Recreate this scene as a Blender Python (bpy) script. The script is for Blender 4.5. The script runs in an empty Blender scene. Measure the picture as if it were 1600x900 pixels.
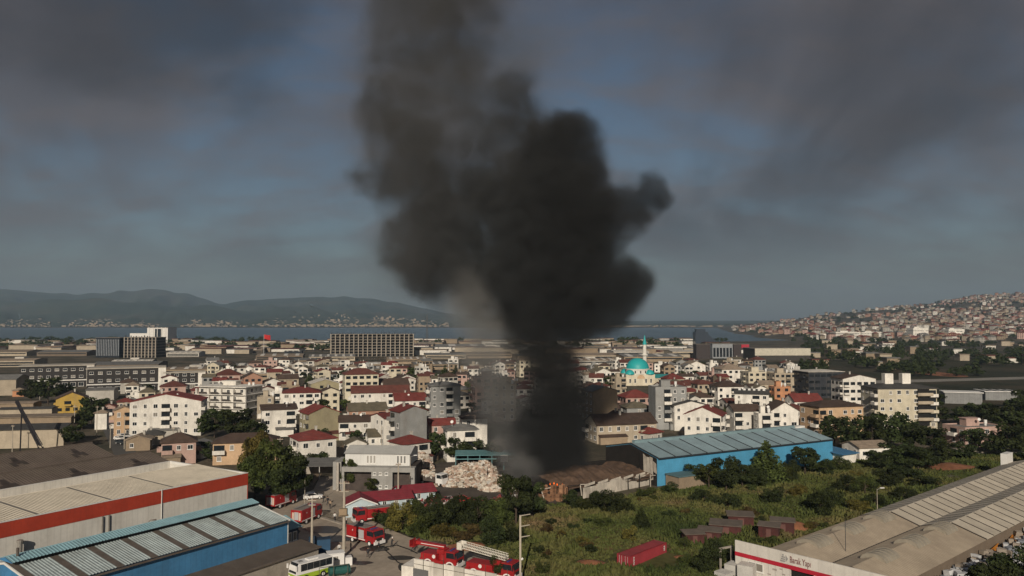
import bpy, bmesh, math, random
import numpy as np
from mathutils import Vector, Matrix, noise
random.seed(7); R = math.radians
SC = bpy.context.scene; COL = SC.collection
# ---------------------------------------------------------------- camera
F = 1232.0; CZ = 40.0; TH = math.atan(50/F)          # focal length in photo pixels, height, upward pitch
cam = bpy.data.cameras.new('camera'); cam.sensor_width = 36; cam.lens = 36*F/1600
cam.clip_start = 0.5; cam.clip_end = 60000
camo = bpy.data.objects.new('camera', cam); COL.objects.link(camo)
camo.location = (0, 0, CZ); camo.rotation_euler = (R(90)+TH, 0, 0); SC.camera = camo
# ---------------------------------------------------------------- sky, sun, exposure
SUN_EL, SUN_AZ = 24.0, 185.0                          # compass azimuth of the sun, camera looks to 0
W = bpy.data.worlds.new('World'); SC.world = W; W.use_nodes = True
nt = W.node_tree; N = nt.nodes; L = nt.links
for n in list(N): N.remove(n)
out = N.new('ShaderNodeOutputWorld'); bg = N.new('ShaderNodeBackground'); L.new(bg.outputs[0], out.inputs[0])
sky = N.new('ShaderNodeTexSky'); sky.sky_type = 'NISHITA'; sky.sun_disc = False
sky.sun_elevation = R(SUN_EL); sky.sun_rotation = R(SUN_AZ); sky.altitude = 50; sky.air_density = 1.0; sky.dust_density = 1.0; sky.ozone_density = 2.2
def wm(op, a, b=None, c=None):
    n = N.new('ShaderNodeMath'); n.operation = op
    for i, v in enumerate((a, b, c)):
        if v is None: continue
        if isinstance(v, (int, float)): n.inputs[i].default_value = v
        else: L.new(v, n.inputs[i])
    return n.outputs[0]
tc = N.new('ShaderNodeTexCoord'); sx = N.new('ShaderNodeSeparateXYZ'); L.new(tc.outputs['Generated'], sx.inputs[0])
zz = wm('ADD', wm('ABSOLUTE', sx.outputs[2]), 0.42)
cx = wm('DIVIDE', sx.outputs[0], zz); cy = wm('DIVIDE', sx.outputs[1], zz)
cv = N.new('ShaderNodeCombineXYZ'); L.new(cx, cv.inputs[0]); L.new(cy, cv.inputs[1])
def cloud(scale, detail, rough, dist, off, rot, sc, lo, hi):
    m = N.new('ShaderNodeMapping'); L.new(cv.outputs[0], m.inputs[0])
    m.inputs['Location'].default_value = off; m.inputs['Rotation'].default_value = (0, 0, R(rot)); m.inputs['Scale'].default_value = sc
    t = N.new('ShaderNodeTexNoise'); L.new(m.outputs[0], t.inputs['Vector'])
    t.inputs['Scale'].default_value = scale; t.inputs['Detail'].default_value = detail; t.inputs['Roughness'].default_value = rough; t.inputs['Distortion'].default_value = dist
    r = N.new('ShaderNodeMapRange'); r.interpolation_type = 'SMOOTHSTEP'; L.new(t.outputs[0], r.inputs[0])
    r.inputs[1].default_value = lo; r.inputs[2].default_value = hi
    return r.outputs[0]
def wmix(fac, a, b):
    m = N.new('ShaderNodeMix'); m.data_type = 'RGBA'
    if isinstance(fac, float): m.inputs[0].default_value = fac
    else: L.new(fac, m.inputs[0])
    for i, v in ((6, a), (7, b)):
        if isinstance(v, tuple): m.inputs[i].default_value = (*v, 1)
        else: L.new(v, m.inputs[i])
    return m.outputs[2]
SKY_K = 0.037
low = N.new('ShaderNodeMapRange'); low.interpolation_type = 'SMOOTHSTEP'; L.new(sx.outputs[2], low.inputs[0]); low.inputs[1].default_value = 0.02; low.inputs[2].default_value = 0.15   # cloud thins out over the horizon
thin = cloud(1.5, 8, 0.55, 0.3, (1.2, 12.5, 0), -14, (1.3, 1.35, 1), 0.36, 0.62)
wisp = cloud(5.0, 9, 0.60, 0.3, (1.1, 5.7, 3), -16, (0.9, 2.2, 1), 0.42, 0.66)
dark = cloud(1.15, 6, 0.50, 0.3, (11.3, 4.4, 2), -38, (1.4, 0.95, 1), 0.42, 0.62)
c0 = wmix(wm('MULTIPLY', thin, wm('MULTIPLY_ADD', low.outputs[0], 0.55, 0.25)), sky.outputs[0], (2.75, 2.38, 2.45))
c0 = wmix(wm('MULTIPLY', wisp, 0.42), c0, (3.6, 3.1, 3.1))
c1 = wmix(wm('MULTIPLY', dark, wm('MULTIPLY_ADD', low.outputs[0], 0.56, 0.10)), c0, (0.62, 0.62, 0.78))
L.new(c1, bg.inputs[0]); bg.inputs[1].default_value = SKY_K
sun = bpy.data.lights.new('sun', 'SUN'); sun.energy = 4.4; sun.angle = R(0.5); sun.color = (1.0, 0.90, 0.76)
suno = bpy.data.objects.new('sun', sun); COL.objects.link(suno)
sd = Vector((math.sin(R(SUN_AZ))*math.cos(R(SUN_EL)), math.cos(R(SUN_AZ))*math.cos(R(SUN_EL)), math.sin(R(SUN_EL))))
suno.rotation_euler = sd.to_track_quat('Z', 'Y').to_euler()
SC.view_settings.view_transform = 'Standard'; SC.view_settings.look = 'None'; SC.view_settings.exposure = 0.0; SC.view_settings.gamma = 1
SC.render.engine = 'CYCLES'; cy_ = SC.cycles
cy_.use_denoising = True; cy_.max_bounces = 6; cy_.diffuse_bounces = 2; cy_.glossy_bounces = 2; cy_.transmission_bounces = 4; cy_.volume_bounces = 1; cy_.transparent_max_bounces = 8
cy_.volume_step_rate = 1.0; cy_.volume_max_steps = 256; cy_.use_adaptive_sampling = True; cy_.adaptive_threshold = 0.02

# ---------------------------------------------------------------- picture <-> place
CT, ST = math.cos(TH), math.sin(TH)
def ray(px, py):
    x = (px-800)/F; y = (450-py)/F
    return Vector((x, CT-y*ST, ST+y*CT))
def G(px, py, z=0.0):                                 # the point at height z seen at a photo pixel
    r = ray(px, py); t = (z-CZ)/r.z
    return Vector((r.x*t, r.y*t, z))
def D(px, py, d):                                     # the point at distance d seen at a photo pixel
    r = ray(px, py); t = d/r.y
    return Vector((r.x*t, d, CZ+r.z*t))
def P(v):
    x, y, z = v[0], v[1], v[2]-CZ
    f = y*CT+z*ST; u = -y*ST+z*CT
    return 800+F*x/f, 450-F*u/f

# ---------------------------------------------------------------- materials
MATS = {}
def mat(name, col, rough=0.85, var=0.18, scale=0.6, metal=0.0, stripes=None, dirt=0.0, rnd=0.0, spec=0.3, bump=0.0, dirtcol=(0.12, 0.10, 0.08)):
    """colour with two sizes of weathering noise, optional sheet seams (axis, metres, darkness)"""
    if name in MATS: return MATS[name]
    m = bpy.data.materials.new(name); m.use_nodes = True; t = m.node_tree; n, l = t.nodes, t.links
    b = n['Principled BSDF']; b.inputs['Roughness'].default_value = rough; b.inputs['Metallic'].default_value = metal
    b.inputs['Specular IOR Level'].default_value = spec
    tcn = n.new('ShaderNodeTexCoord')
    def nz(sc, det=5, ro=0.6, sx=(1, 1, 1)):
        mp = n.new('ShaderNodeMapping'); l.new(tcn.outputs['Object'], mp.inputs[0]); mp.inputs['Scale'].default_value = sx
        x = n.new('ShaderNodeTexNoise'); x.inputs['Scale'].default_value = sc; x.inputs['Detail'].default_value = det; x.inputs['Roughness'].default_value = ro
        l.new(mp.outputs[0], x.inputs['Vector']); return x.outputs[0]
    def mul(a, k):
        x = n.new('ShaderNodeMix'); x.data_type = 'RGBA'; x.blend_type = 'MULTIPLY'; x.inputs[0].default_value = 1
        if isinstance(a, tuple): x.inputs[6].default_value = (*a, 1)
        else: l.new(a, x.inputs[6])
        l.new(k, x.inputs[7]); return x.outputs[2]
    def rng(v, a, b2, lo, hi):
        x = n.new('ShaderNodeMapRange'); l.new(v, x.inputs[0])
        for i, q in enumerate((a, b2, lo, hi)): x.inputs[i+1].default_value = q
        return x.outputs[0]
    c = tuple(col)
    c = mul(c, rng(nz(scale), 0.3, 0.7, 1-var, 1+var*0.6))
    c = mul(c, rng(nz(scale*7, 3), 0.3, 0.7, 1-var*0.5, 1+var*0.3))
    if dirt:
        x = n.new('ShaderNodeMix'); x.data_type = 'RGBA'; l.new(rng(nz(scale*1.4, 6, 0.7, (1, 1, 0.25)), 0.48, 0.78, 0, dirt), x.inputs[0])
        l.new(c, x.inputs[6]); x.inputs[7].default_value = (*dirtcol, 1); c = x.outputs[2]
    if stripes:
        ax, per, dk = stripes
        sp = n.new('ShaderNodeSeparateXYZ'); l.new(tcn.outputs['Object'], sp.inputs[0])
        mm = n.new('ShaderNodeMath'); mm.operation = 'PINGPONG'; l.new(sp.outputs['XYZ'.index(ax)], mm.inputs[0]); mm.inputs[1].default_value = per/2
        c = mul(c, rng(mm.outputs[0], per*0.02, per*0.12, 1-dk, 1))
    if rnd:
        oi = n.new('ShaderNodeObjectInfo'); c = mul(c, rng(oi.outputs['Random'], 0, 1, 1-rnd, 1+rnd))
    l.new(c, b.inputs['Base Color'])
    if bump:
        bp = n.new('ShaderNodeBump'); bp.inputs['Strength'].default_value = bump; bp.inputs['Distance'].default_value = 0.1
        l.new(nz(scale*9, 6, 0.7), bp.inputs['Height']); l.new(bp.outputs[0], b.inputs['Normal'])
    MATS[name] = m; return m
def glass(name='window_glass', col=(0.018, 0.022, 0.026)):
    return mat(name, col, rough=0.12, var=0.3, scale=0.3, spec=0.6)

# ---------------------------------------------------------------- mesh building
class MB:
    def __init__(s): s.v = []; s.f = []; s.m = []
    def add(s, vs, fs, mi=0):
        o = len(s.v); s.v += [tuple(v) for v in vs]; s.f += [tuple(i+o for i in f) for f in fs]; s.m += [mi]*len(fs); return s
    def box(s, x0, y0, z0, x1, y1, z1, mi=0):
        return s.add([(x0,y0,z0),(x1,y0,z0),(x1,y1,z0),(x0,y1,z0),(x0,y0,z1),(x1,y0,z1),(x1,y1,z1),(x0,y1,z1)],
                     [(0,3,2,1),(4,5,6,7),(0,1,5,4),(1,2,6,5),(2,3,7,6),(3,0,4,7)], mi)
    def cbox(s, c, sz, mi=0):
        return s.box(c[0]-sz[0]/2, c[1]-sz[1]/2, c[2]-sz[2]/2, c[0]+sz[0]/2, c[1]+sz[1]/2, c[2]+sz[2]/2, mi)
    def prism(s, pts, off, mi=0):                     # planar outline pushed along off
        n = len(pts); off = Vector(off); a = [Vector(p) for p in pts]; b = [p+off for p in a]
        return s.add(a+b, [tuple(range(n))[::-1], tuple(range(n, 2*n))]+[(i, (i+1) % n, n+(i+1) % n, n+i) for i in range(n)], mi)
    def slab(s, q, th, mi=0):                         # a quad given thickness downwards
        return s.prism(q, (0, 0, -th), mi)
    def tube(s, p0, p1, r0, r1=None, n=6, mi=0, cap=True):
        r1 = r0 if r1 is None else r1; p0 = Vector(p0); p1 = Vector(p1); d = (p1-p0).normalized()
        u = d.orthogonal().normalized(); w = d.cross(u)
        vs = [p0+(u*math.cos(2*math.pi*i/n)+w*math.sin(2*math.pi*i/n))*r0 for i in range(n)]+[p1+(u*math.cos(2*math.pi*i/n)+w*math.sin(2*math.pi*i/n))*r1 for i in range(n)]
        fs = [(i, (i+1) % n, n+(i+1) % n, n+i) for i in range(n)]
        if cap: fs += [tuple(range(n))[::-1], tuple(range(n, 2*n))]
        return s.add(vs, fs, mi)
    def lathe(s, prof, n=16, c=(0, 0), mi=0):
        vs = []; fs = []
        for r, z in prof: vs += [(c[0]+r*math.cos(2*math.pi*i/n), c[1]+r*math.sin(2*math.pi*i/n), z) for i in range(n)]
        for k in range(len(prof)-1):
            fs += [(k*n+i, k*n+(i+1) % n, (k+1)*n+(i+1) % n, (k+1)*n+i) for i in range(n)]
        return s.add(vs, fs, mi)
    def mesh(s, name, mats, smooth=False):
        me = bpy.data.meshes.new(name); me.from_pydata(s.v, [], s.f)
        for m in (mats if isinstance(mats, (list, tuple)) else [mats]): me.materials.append(m)
        if any(s.m): me.polygons.foreach_set('material_index', s.m)
        if smooth: me.polygons.foreach_set('use_smooth', [True]*len(me.polygons))
        me.update(); return me
    def obj(s, name, mats, parent=None, loc=None, rz=0, smooth=False):
        return link(name, s.mesh(name, mats, smooth), parent, loc, rz)
def link(name, me, parent=None, loc=None, rz=0, scale=None):
    o = bpy.data.objects.new(name, me); COL.objects.link(o)
    if parent is not None: o.parent = parent
    if loc is not None: o.location = loc
    if rz: o.rotation_euler = (0, 0, rz)
    if scale is not None: o.scale = scale
    return o
def tag(o, label=None, cat=None, group=None, kind=None):
    if label: o['label'] = label
    if cat: o['category'] = cat
    if group: o['group'] = group
    if kind: o['kind'] = kind
    return o
def thing(name, label, cat, loc=(0, 0, 0), rz=0, group=None):
    o = bpy.data.objects.new(name, None); COL.objects.link(o); o.location = loc; o.rotation_euler = (0, 0, rz); o.empty_display_size = 0.5
    return tag(o, label, cat, group)
def copy_tree(o, parent=None):
    c = o.copy(); COL.objects.link(c); c.parent = parent
    for ch in list(o.children): copy_tree(ch, c)
    return c
def struct(o): o['kind'] = 'structure'; return o
# ---------------------------------------------------------------- land, water, hills
def lerp_table(u, tab):
    if u <= tab[0][0]: return tab[0][1]
    for (a, va), (b, vb) in zip(tab, tab[1:]):
        if u <= b: return va+(vb-va)*(u-a)/(b-a)
    return tab[-1][1]
def sstep(a, b, x):
    t = min(1, max(0, (x-a)/(b-a))); return t*t*(3-2*t)
HILL = [(1060, 0), (1130, 3), (1200, 20), (1300, 62), (1400, 97), (1450, 114), (1500, 140), (1530, 154), (1600, 152), (1800, 175), (2400, 190)]
def H(x, y):
    if y < 900: return 0.0
    u = x/y*F+800
    t = min(1.0, max(0.0, (y-1250)/2350)); hz = lerp_table(u, HILL)
    h = hz*(0.55*t+0.45*t*t)
    if y > 3600: h *= 1-0.25*sstep(3600, 6000, y)
    if h > 1: h += min(1, h/30)*(noise.noise(Vector((x/420, y/420, 3)))*16+noise.noise(Vector((x/170, y/170, 5)))*6)*min(1, t*3)
    sea = sstep(1480+60*noise.noise(Vector((x/300, 1, 0))), 1620, y)*(1-sstep(4100, 4300, y))*(1-sstep(1, 6, h))
    if y > 4200: h = max(h, 2.0)
    return h*(1-sea)-6*sea
xs = [-15000, -11000, -8000, -6000, -4500]+[-3600+90*i for i in range(100)]+[5600, 6400, 7500, 9000, 11500, 15000]
ys = [-2500, -1000, -300, 0, 300, 600, 900, 1000, 1100]+[1200+75*i for i in range(56)]+[5600, 6200, 7200, 9000, 12000, 15000]
b = MB(); nx = len(xs)
vs = [(x, y, H(x, y)) for y in ys for x in xs]
b.add(vs, [(j*nx+i, j*nx+i+1, (j+1)*nx+i+1, (j+1)*nx+i) for j in range(len(ys)-1) for i in range(nx-1)])
def ground_mat(name, cols, scale, rough=0.95, det=7):
    m = bpy.data.materials.new(name); m.use_nodes = True; t = m.node_tree; n, l = t.nodes, t.links
    bs = n['Principled BSDF']; bs.inputs['Roughness'].default_value = rough; bs.inputs['Specular IOR Level'].default_value = 0.15
    tcn = n.new('ShaderNodeTexCoord')
    a = n.new('ShaderNodeTexNoise'); a.inputs['Scale'].default_value = scale; a.inputs['Detail'].default_value = det; a.inputs['Roughness'].default_value = 0.62; l.new(tcn.outputs['Object'], a.inputs['Vector'])
    r = n.new('ShaderNodeValToRGB'); l.new(a.outputs[0], r.inputs[0])
    while len(r.color_ramp.elements) < len(cols): r.color_ramp.elements.new(0.5)
    for i, (p, c) in enumerate(cols): r.color_ramp.elements[i].position = p; r.color_ramp.elements[i].color = (*c, 1)
    f = n.new('ShaderNodeTexNoise'); f.inputs['Scale'].default_value = scale*23; f.inputs['Detail'].default_value = 4; l.new(tcn.outputs['Object'], f.inputs['Vector'])
    mr = n.new('ShaderNodeMapRange'); l.new(f.outputs[0], mr.inputs[0])
    for i, q in enumerate((0.3, 0.7, 0.7, 1.25)): mr.inputs[i+1].default_value = q
    mx = n.new('ShaderNodeMix'); mx.data_type = 'RGBA'; mx.blend_type = 'MULTIPLY'; mx.inputs[0].default_value = 1; l.new(r.outputs[0], mx.inputs[6]); l.new(mr.outputs[0], mx.inputs[7])
    l.new(mx.outputs[2], bs.inputs['Base Color']); MATS[name] = m; return m
g_m = ground_mat('town_ground', [(0.35, (0.030, 0.034, 0.020)), (0.48, (0.070, 0.060, 0.042)), (0.58, (0.12, 0.098, 0.070)), (0.7, (0.045, 0.048, 0.026))], 0.03)
struct(b.obj('ground', g_m, smooth=True))
# water of the bay
wmat = bpy.data.materials.new('bay_water'); wmat.use_nodes = True; t = wmat.node_tree; bs = t.nodes['Principled BSDF']
bs.inputs['Base Color'].default_value = (0.02, 0.045, 0.055, 1); bs.inputs['Roughness'].default_value = 0.25; bs.inputs['Specular IOR Level'].default_value = 0.5
nz_ = t.nodes.new('ShaderNodeTexNoise'); nz_.inputs['Scale'].default_value = 0.06; nz_.inputs['Detail'].default_value = 6
bp_ = t.nodes.new('ShaderNodeBump'); bp_.inputs['Strength'].default_value = 0.5; bp_.inputs['Distance'].default_value = 1.0
t.links.new(t.nodes.new('ShaderNodeTexCoord').outputs['Object'], nz_.inputs['Vector']); t.links.new(nz_.outputs[0], bp_.inputs['Height']); t.links.new(bp_.outputs[0], bs.inputs['Normal'])
b = MB(); b.add([(-14500, 1350, -1.5), (14500, 1350, -1.5), (14500, 4500, -1.5), (-14500, 4500, -1.5)], [(0, 1, 2, 3)]); struct(b.obj('water', wmat))
# far range across the bay
RANGE = [(-600, 44), (-200, 50), (0, 48), (50, 44), (100, 40), (150, 41), (200, 45), (245, 48), (290, 41), (330, 29), (352, 24), (375, 29), (430, 33), (480, 35), (520, 36), (570, 34), (620, 27), (660, 18), (700, 10), (780, 3), (900, -2), (1300, -1), (2200, 0)]
b = MB(); us = [-600+8*i for i in range(350)]; K = 18
for k in range(K):
    t = k/(K-1); d = 4350+(9200-4350)*t
    for u in us:
        hr = (40+lerp_table(u, RANGE)/F*9200)*(1+0.07*noise.noise(Vector((u/22, 7, 0)))+0.05*noise.noise(Vector((u/8, 3, 0))))
        rg = abs(noise.noise(Vector((u/55, t*2.2, 1)))); rg2 = noise.noise(Vector((u/20, t*5, 4)))
        z = 3+hr*(t**1.1)*(1-0.75*rg*math.sin(math.pi*t)**0.7)+(rg2*0.10+noise.noise(Vector((u/9, t*9, 6)))*0.06)*hr*math.sin(math.pi*min(1, t*1.0))
        # a lower range in front on the left
        fr = max(0, 1-((u-120)/330)**2)*210+max(0, 1-((u-480)/190)**2)*60
        z = max(z, fr*math.exp(-((d-6600)/900)**2)*(1+0.25*noise.noise(Vector((u/60, 9, 0)))))
        b.v.append(((u-800)/F*d, d, z))
    if k:
        o = len(us); b.f += [((k-1)*o+i, (k-1)*o+i+1, k*o+i+1, k*o+i) for i in range(o-1)]
o = len(us); base = len(b.v); b.v += [((u-800)/F*11500, 11500, 0) for u in us]; b.f += [((K-1)*o+i, (K-1)*o+i+1, base+i+1, base+i) for i in range(o-1)]
b.m = [0]*len(b.f)
hill_m = ground_mat('hill_scrub', [(0.35, (0.018, 0.032, 0.016)), (0.5, (0.035, 0.050, 0.024)), (0.64, (0.075, 0.068, 0.040)), (0.75, (0.03, 0.045, 0.02))], 0.0016)
struct(b.obj('hills', hill_m, smooth=True))
# fields and roads of the near ground
def sheet(name, pix, z, m, n=0, amp=0.0):
    pts = [G(*p) for p in pix]
    b = MB(); b.add([(p.x, p.y, z) for p in pts], [tuple(range(len(pts)))])
    return struct(b.obj(name, m))
field_m = ground_mat('field_grass', [(0.34, (0.020, 0.030, 0.010)), (0.45, (0.055, 0.064, 0.019)), (0.56, (0.085, 0.078, 0.028)), (0.66, (0.15, 0.092, 0.050))], 0.04)
FIELD = [(600, 828), (640, 838), (700, 850), (770, 872), (830, 960), (1150, 1000), (1160, 880), (1600, 745), (1900, 690), (1900, 640), (1620, 690), (1440, 712), (1320, 722), (1085, 745), (1040, 765), (915, 788), (850, 790), (740, 785), (640, 800)]
def bumpy(name, pix, z, m, amp, step=4.0):
    """a sheet with low swells inside an outline"""
    pts = [G(*p) for p in pix]; bm = bmesh.new()
    x0 = min(p.x for p in pts); x1 = max(p.x for p in pts); y0 = min(p.y for p in pts); y1 = max(p.y for p in pts)
    def inside(x, y):
        c = False
        for p, q in zip(pts, pts[1:]+pts[:1]):
            if (p.y > y) != (q.y > y) and x < (q.x-p.x)*(y-p.y)/(q.y-p.y)+p.x: c = not c
        return c
    cells = {}
    for i in range(int((x1-x0)/step)+2):
        for j in range(int((y1-y0)/step)+2):
            x = x0+i*step; y = y0+j*step
            if inside(x, y): cells[i, j] = bm.verts.new((x, y, z+amp*(0.5+noise.noise(Vector((x/9, y/9, 2))))*sstep(0, 1, 1)))
    for (i, j), v in list(cells.items()):
        q = [cells.get(k) for k in ((i, j), (i+1, j), (i+1, j+1), (i, j+1))]
        if all(q): bm.faces.new(q)
    me = bpy.data.meshes.new(name); bm.to_mesh(me); bm.free(); me.materials.append(m)
    me.polygons.foreach_set('use_smooth', [True]*len(me.polygons))
    return struct(link(name, me)), inside
field, in_field = bumpy('field', FIELD, 0.03, field_m, 0.5, 2.0)
asph = mat('worn_asphalt', (0.36, 0.30, 0.235), 0.9, 0.3, 0.12, dirt=0.5, dirtcol=(0.17, 0.14, 0.11))
sheet('road', [(380, 960), (560, 960), (800, 960), (830, 930), (770, 874), (700, 852), (640, 840), (605, 826), (560, 800), (540, 790), (560, 770), (520, 745), (500, 745), (490, 765), (440, 790), (420, 800), (470, 830), (440, 870)], 0.05, asph)
dirt_road = mat('dirt_yard', (0.20, 0.145, 0.095), 0.95, 0.3, 0.15, dirt=0.6)
sheet('dirt_track', [(500, 745), (515, 722), (560, 700), (545, 690), (520, 705), (492, 735), (488, 760)], 0.06, dirt_road)
sheet('waste_yard', [(640, 800), (740, 783), (860, 790), (905, 770), (900, 735), (780, 722), (690, 722), (640, 745), (600, 772)], 0.04, mat('waste_yard', (0.075, 0.06, 0.048), 0.95, 0.4, 0.2, dirt=0.6))
wet = mat('wet_patch', (0.05, 0.043, 0.036), 0.35, 0.25, 0.3)
def puddle(px, py, wpx, hpx, seed):
    pix = []
    for i in range(18):
        a = 2*math.pi*i/18; q = 1+0.35*noise.noise(Vector((math.cos(a)*1.5, math.sin(a)*1.5, seed))); pix.append((px+wpx/2*q*math.cos(a), py+hpx/2*q*math.sin(a)))
    sheet('puddle', pix, 0.056+0.004*(seed % 3), wet)
for q in ((505, 828, 60, 12, 1), (530, 842, 54, 10, 2), (585, 858, 50, 9, 3), (560, 880, 40, 7, 4), (625, 872, 46, 7, 5)): puddle(*q)
town_road = mat('town_road', (0.085, 0.080, 0.074), 0.9, 0.2, 0.1)
sheet('street', [(180, 715), (215, 715), (205, 680), (175, 655), (150, 640), (140, 645), (160, 670)], 0.05, town_road)
sheet('country_road', [(1100, 604), (1300, 596), (1480, 592), (1700, 586), (1700, 590), (1480, 596), (1300, 601), (1100, 609)], 0.05, mat('pale_road', (0.24, 0.22, 0.19), 0.9, 0.2, 0.1))
meadow_m = ground_mat('meadow', [(0.35, (0.020, 0.024, 0.012)), (0.5, (0.040, 0.038, 0.022)), (0.66, (0.075, 0.055, 0.035))], 0.012)
sheet('meadow', [(1240, 605), (1440, 640), (1900, 660), (1900, 560), (1500, 562), (1300, 563), (1150, 566)], 0.02, meadow_m)
# heaps of red earth
earth = mat('red_earth', (0.24, 0.10, 0.05), 0.95, 0.35, 0.5, bump=0.6)
def mound(label, px, py, wpx, h, seed, asp=0.6):
    c = G(px, py); r = wpx/2/F*c.y; b = MB(); n, m = 26, 7
    for j in range(m):
        for i in range(n):
            a = 2*math.pi*i/n; q = j/(m-1)
            rr = r*(1-q)*(1+0.25*noise.noise(Vector((math.cos(a)*1.3, math.sin(a)*1.3, seed))))
            zz = h*(q**0.7)*(1+0.35*noise.noise(Vector((math.cos(a)*2*(1-q), math.sin(a)*2*(1-q), seed+4))))-0.15*(j == 0)
            b.v.append((rr*math.cos(a), rr*asp*math.sin(a), zz))
    b.f = [(j*n+i, j*n+(i+1) % n, (j+1)*n+(i+1) % n, (j+1)*n+i) for j in range(m-1) for i in range(n)]; b.m = [0]*len(b.f)
    return tag(b.obj('earth_mound', earth, loc=(c.x, c.y, 0.05), smooth=True), label, 'earth mound', 'heaps of red earth in the field')
mound('low heap of reddish earth just left of the red shipping container', 922, 882, 64, 0.7, 1)
mound('small patch of reddish earth at the right end of the red container', 1062, 872, 28, 0.4, 2)
mound('orange earth heap beside the brown sheds behind the sign wall', 1233, 826, 76, 1.9, 3)
mound('wide bare earth bank by the road in the far corner of the field', 1482, 730, 84, 0.9, 4, 0.9)
mound('pale tan earth patch in the far meadow above the cream apartment block', 1462, 584, 60, 0.8, 5, 2.5)
mound('tan earth bank beside the yard behind the fire engines', 735, 855, 78, 0.9, 6, 0.5)
# ---------------------------------------------------------------- houses
WALLC = dict(white=(0.70, 0.66, 0.59), cream=(0.56, 0.50, 0.38), beige=(0.40, 0.335, 0.25), tan=(0.29, 0.22, 0.15), grey=(0.27, 0.27, 0.26), pink=(0.46, 0.31, 0.26),
             peach=(0.50, 0.34, 0.21), yellow=(0.46, 0.30, 0.07), olive=(0.31, 0.27, 0.17), orange=(0.48, 0.23, 0.12), terracotta=(0.34, 0.19, 0.13), works=(0.17, 0.13, 0.095), dark=(0.035, 0.038, 0.045), pale=(0.44, 0.41, 0.36))
ROOFC = dict(red=(0.175, 0.038, 0.031), brown=(0.075, 0.048, 0.036), redbrown=(0.12, 0.040, 0.030), grey=(0.17, 0.165, 0.155), olive=(0.13, 0.11, 0.075), white=(0.52, 0.48, 0.42), darkgrey=(0.06, 0.058, 0.055), tan=(0.27, 0.21, 0.155), green=(0.10, 0.15, 0.13))
ROOFW = dict(red='red', brown='dark brown', redbrown='red-brown', grey='grey', olive='olive brown', white='white', darkgrey='charcoal', tan='tan', green='green')
def wmatl(c): return mat('plaster_'+c, WALLC[c], 0.9, 0.16, 0.35, dirt=0.45, rnd=0.12, dirtcol=(0.17, 0.14, 0.11))
def rmatl(c): return mat('roof_'+c, ROOFC[c], 0.85, 0.28, 0.5, stripes=('Z', 0.34, 0.22), dirt=0.30, rnd=0.15)
white_trim = mat('white_trim', (0.72, 0.70, 0.66), 0.7, 0.08)
dark_opening = mat('dark_opening', (0.015, 0.014, 0.013), 0.9, 0.2)
win_glass = glass()
_W = {}
def win_mesh(w, h, fr='white', pn=None):
    pn = random.choice((0, 0, 0, 1)) if pn is None else pn
    k = ('w', round(w, 1), round(h, 1), fr, pn)
    if k not in _W:
        b = MB(); t = 0.11
        b.box(-w/2, -0.06, 0, -w/2+t, 0.02, h, 0); b.box(w/2-t, -0.06, 0, w/2, 0.02, h, 0); b.box(-w/2+t, -0.06, 0, w/2-t, 0.02, t, 0); b.box(-w/2+t, -0.06, h-t, w/2-t, 0.02, h, 0)
        b.box(-0.03, -0.05, t, 0.03, 0.02, h-t, 0); b.box(-w/2+t, -0.025, t, w/2-t, 0.015, h-t, 1 if pn == 0 else 2); b.box(-w/2-0.1, -0.16, -0.1, w/2+0.1, 0.02, -0.003, 0)
        _W[k] = b.mesh('window', [white_trim if fr == 'white' else mat('brown_trim', (0.09, 0.06, 0.045)), win_glass, mat('curtain_behind_glass', (0.22, 0.20, 0.17), 0.25, 0.2)])
    return _W[k]
def balc_mesh(w, dep, wc, dark=False):
    k = ('b', round(w, 1), round(dep, 1), wc, dark)
    if k not in _W:
        b = MB()
        b.box(-w/2, -dep, -0.18, w/2, 0.02, 0, 0); b.box(-w/2, -dep, 0.003, w/2, -dep+0.12, 0.95, 2 if dark else 0)
        b.box(-w/2, -dep+0.123, 0.003, -w/2+0.12, 0, 0.95, 2 if dark else 0); b.box(w/2-0.12, -dep+0.123, 0.003, w/2, 0, 0.95, 2 if dark else 0)
        b.box(-w*0.44, -0.05, 0.05, w*0.44, 0.02, 2.25, 1)
        _W[k] = b.mesh('balcony', [wmatl(wc), win_glass, mat('dark_rail', (0.06, 0.052, 0.045))])
    return _W[k]
HOUSES = []
STW = {1: 'one-storey', 2: 'two-storey', 3: 'three-storey', 4: 'four-storey', 5: 'five-storey', 6: 'six-storey'}
TOPW = {'hip': 'hipped', 'gable': 'gabled', 'gabley': 'gabled', 'flat': 'flat', 'shed': 'sloping'}
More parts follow.
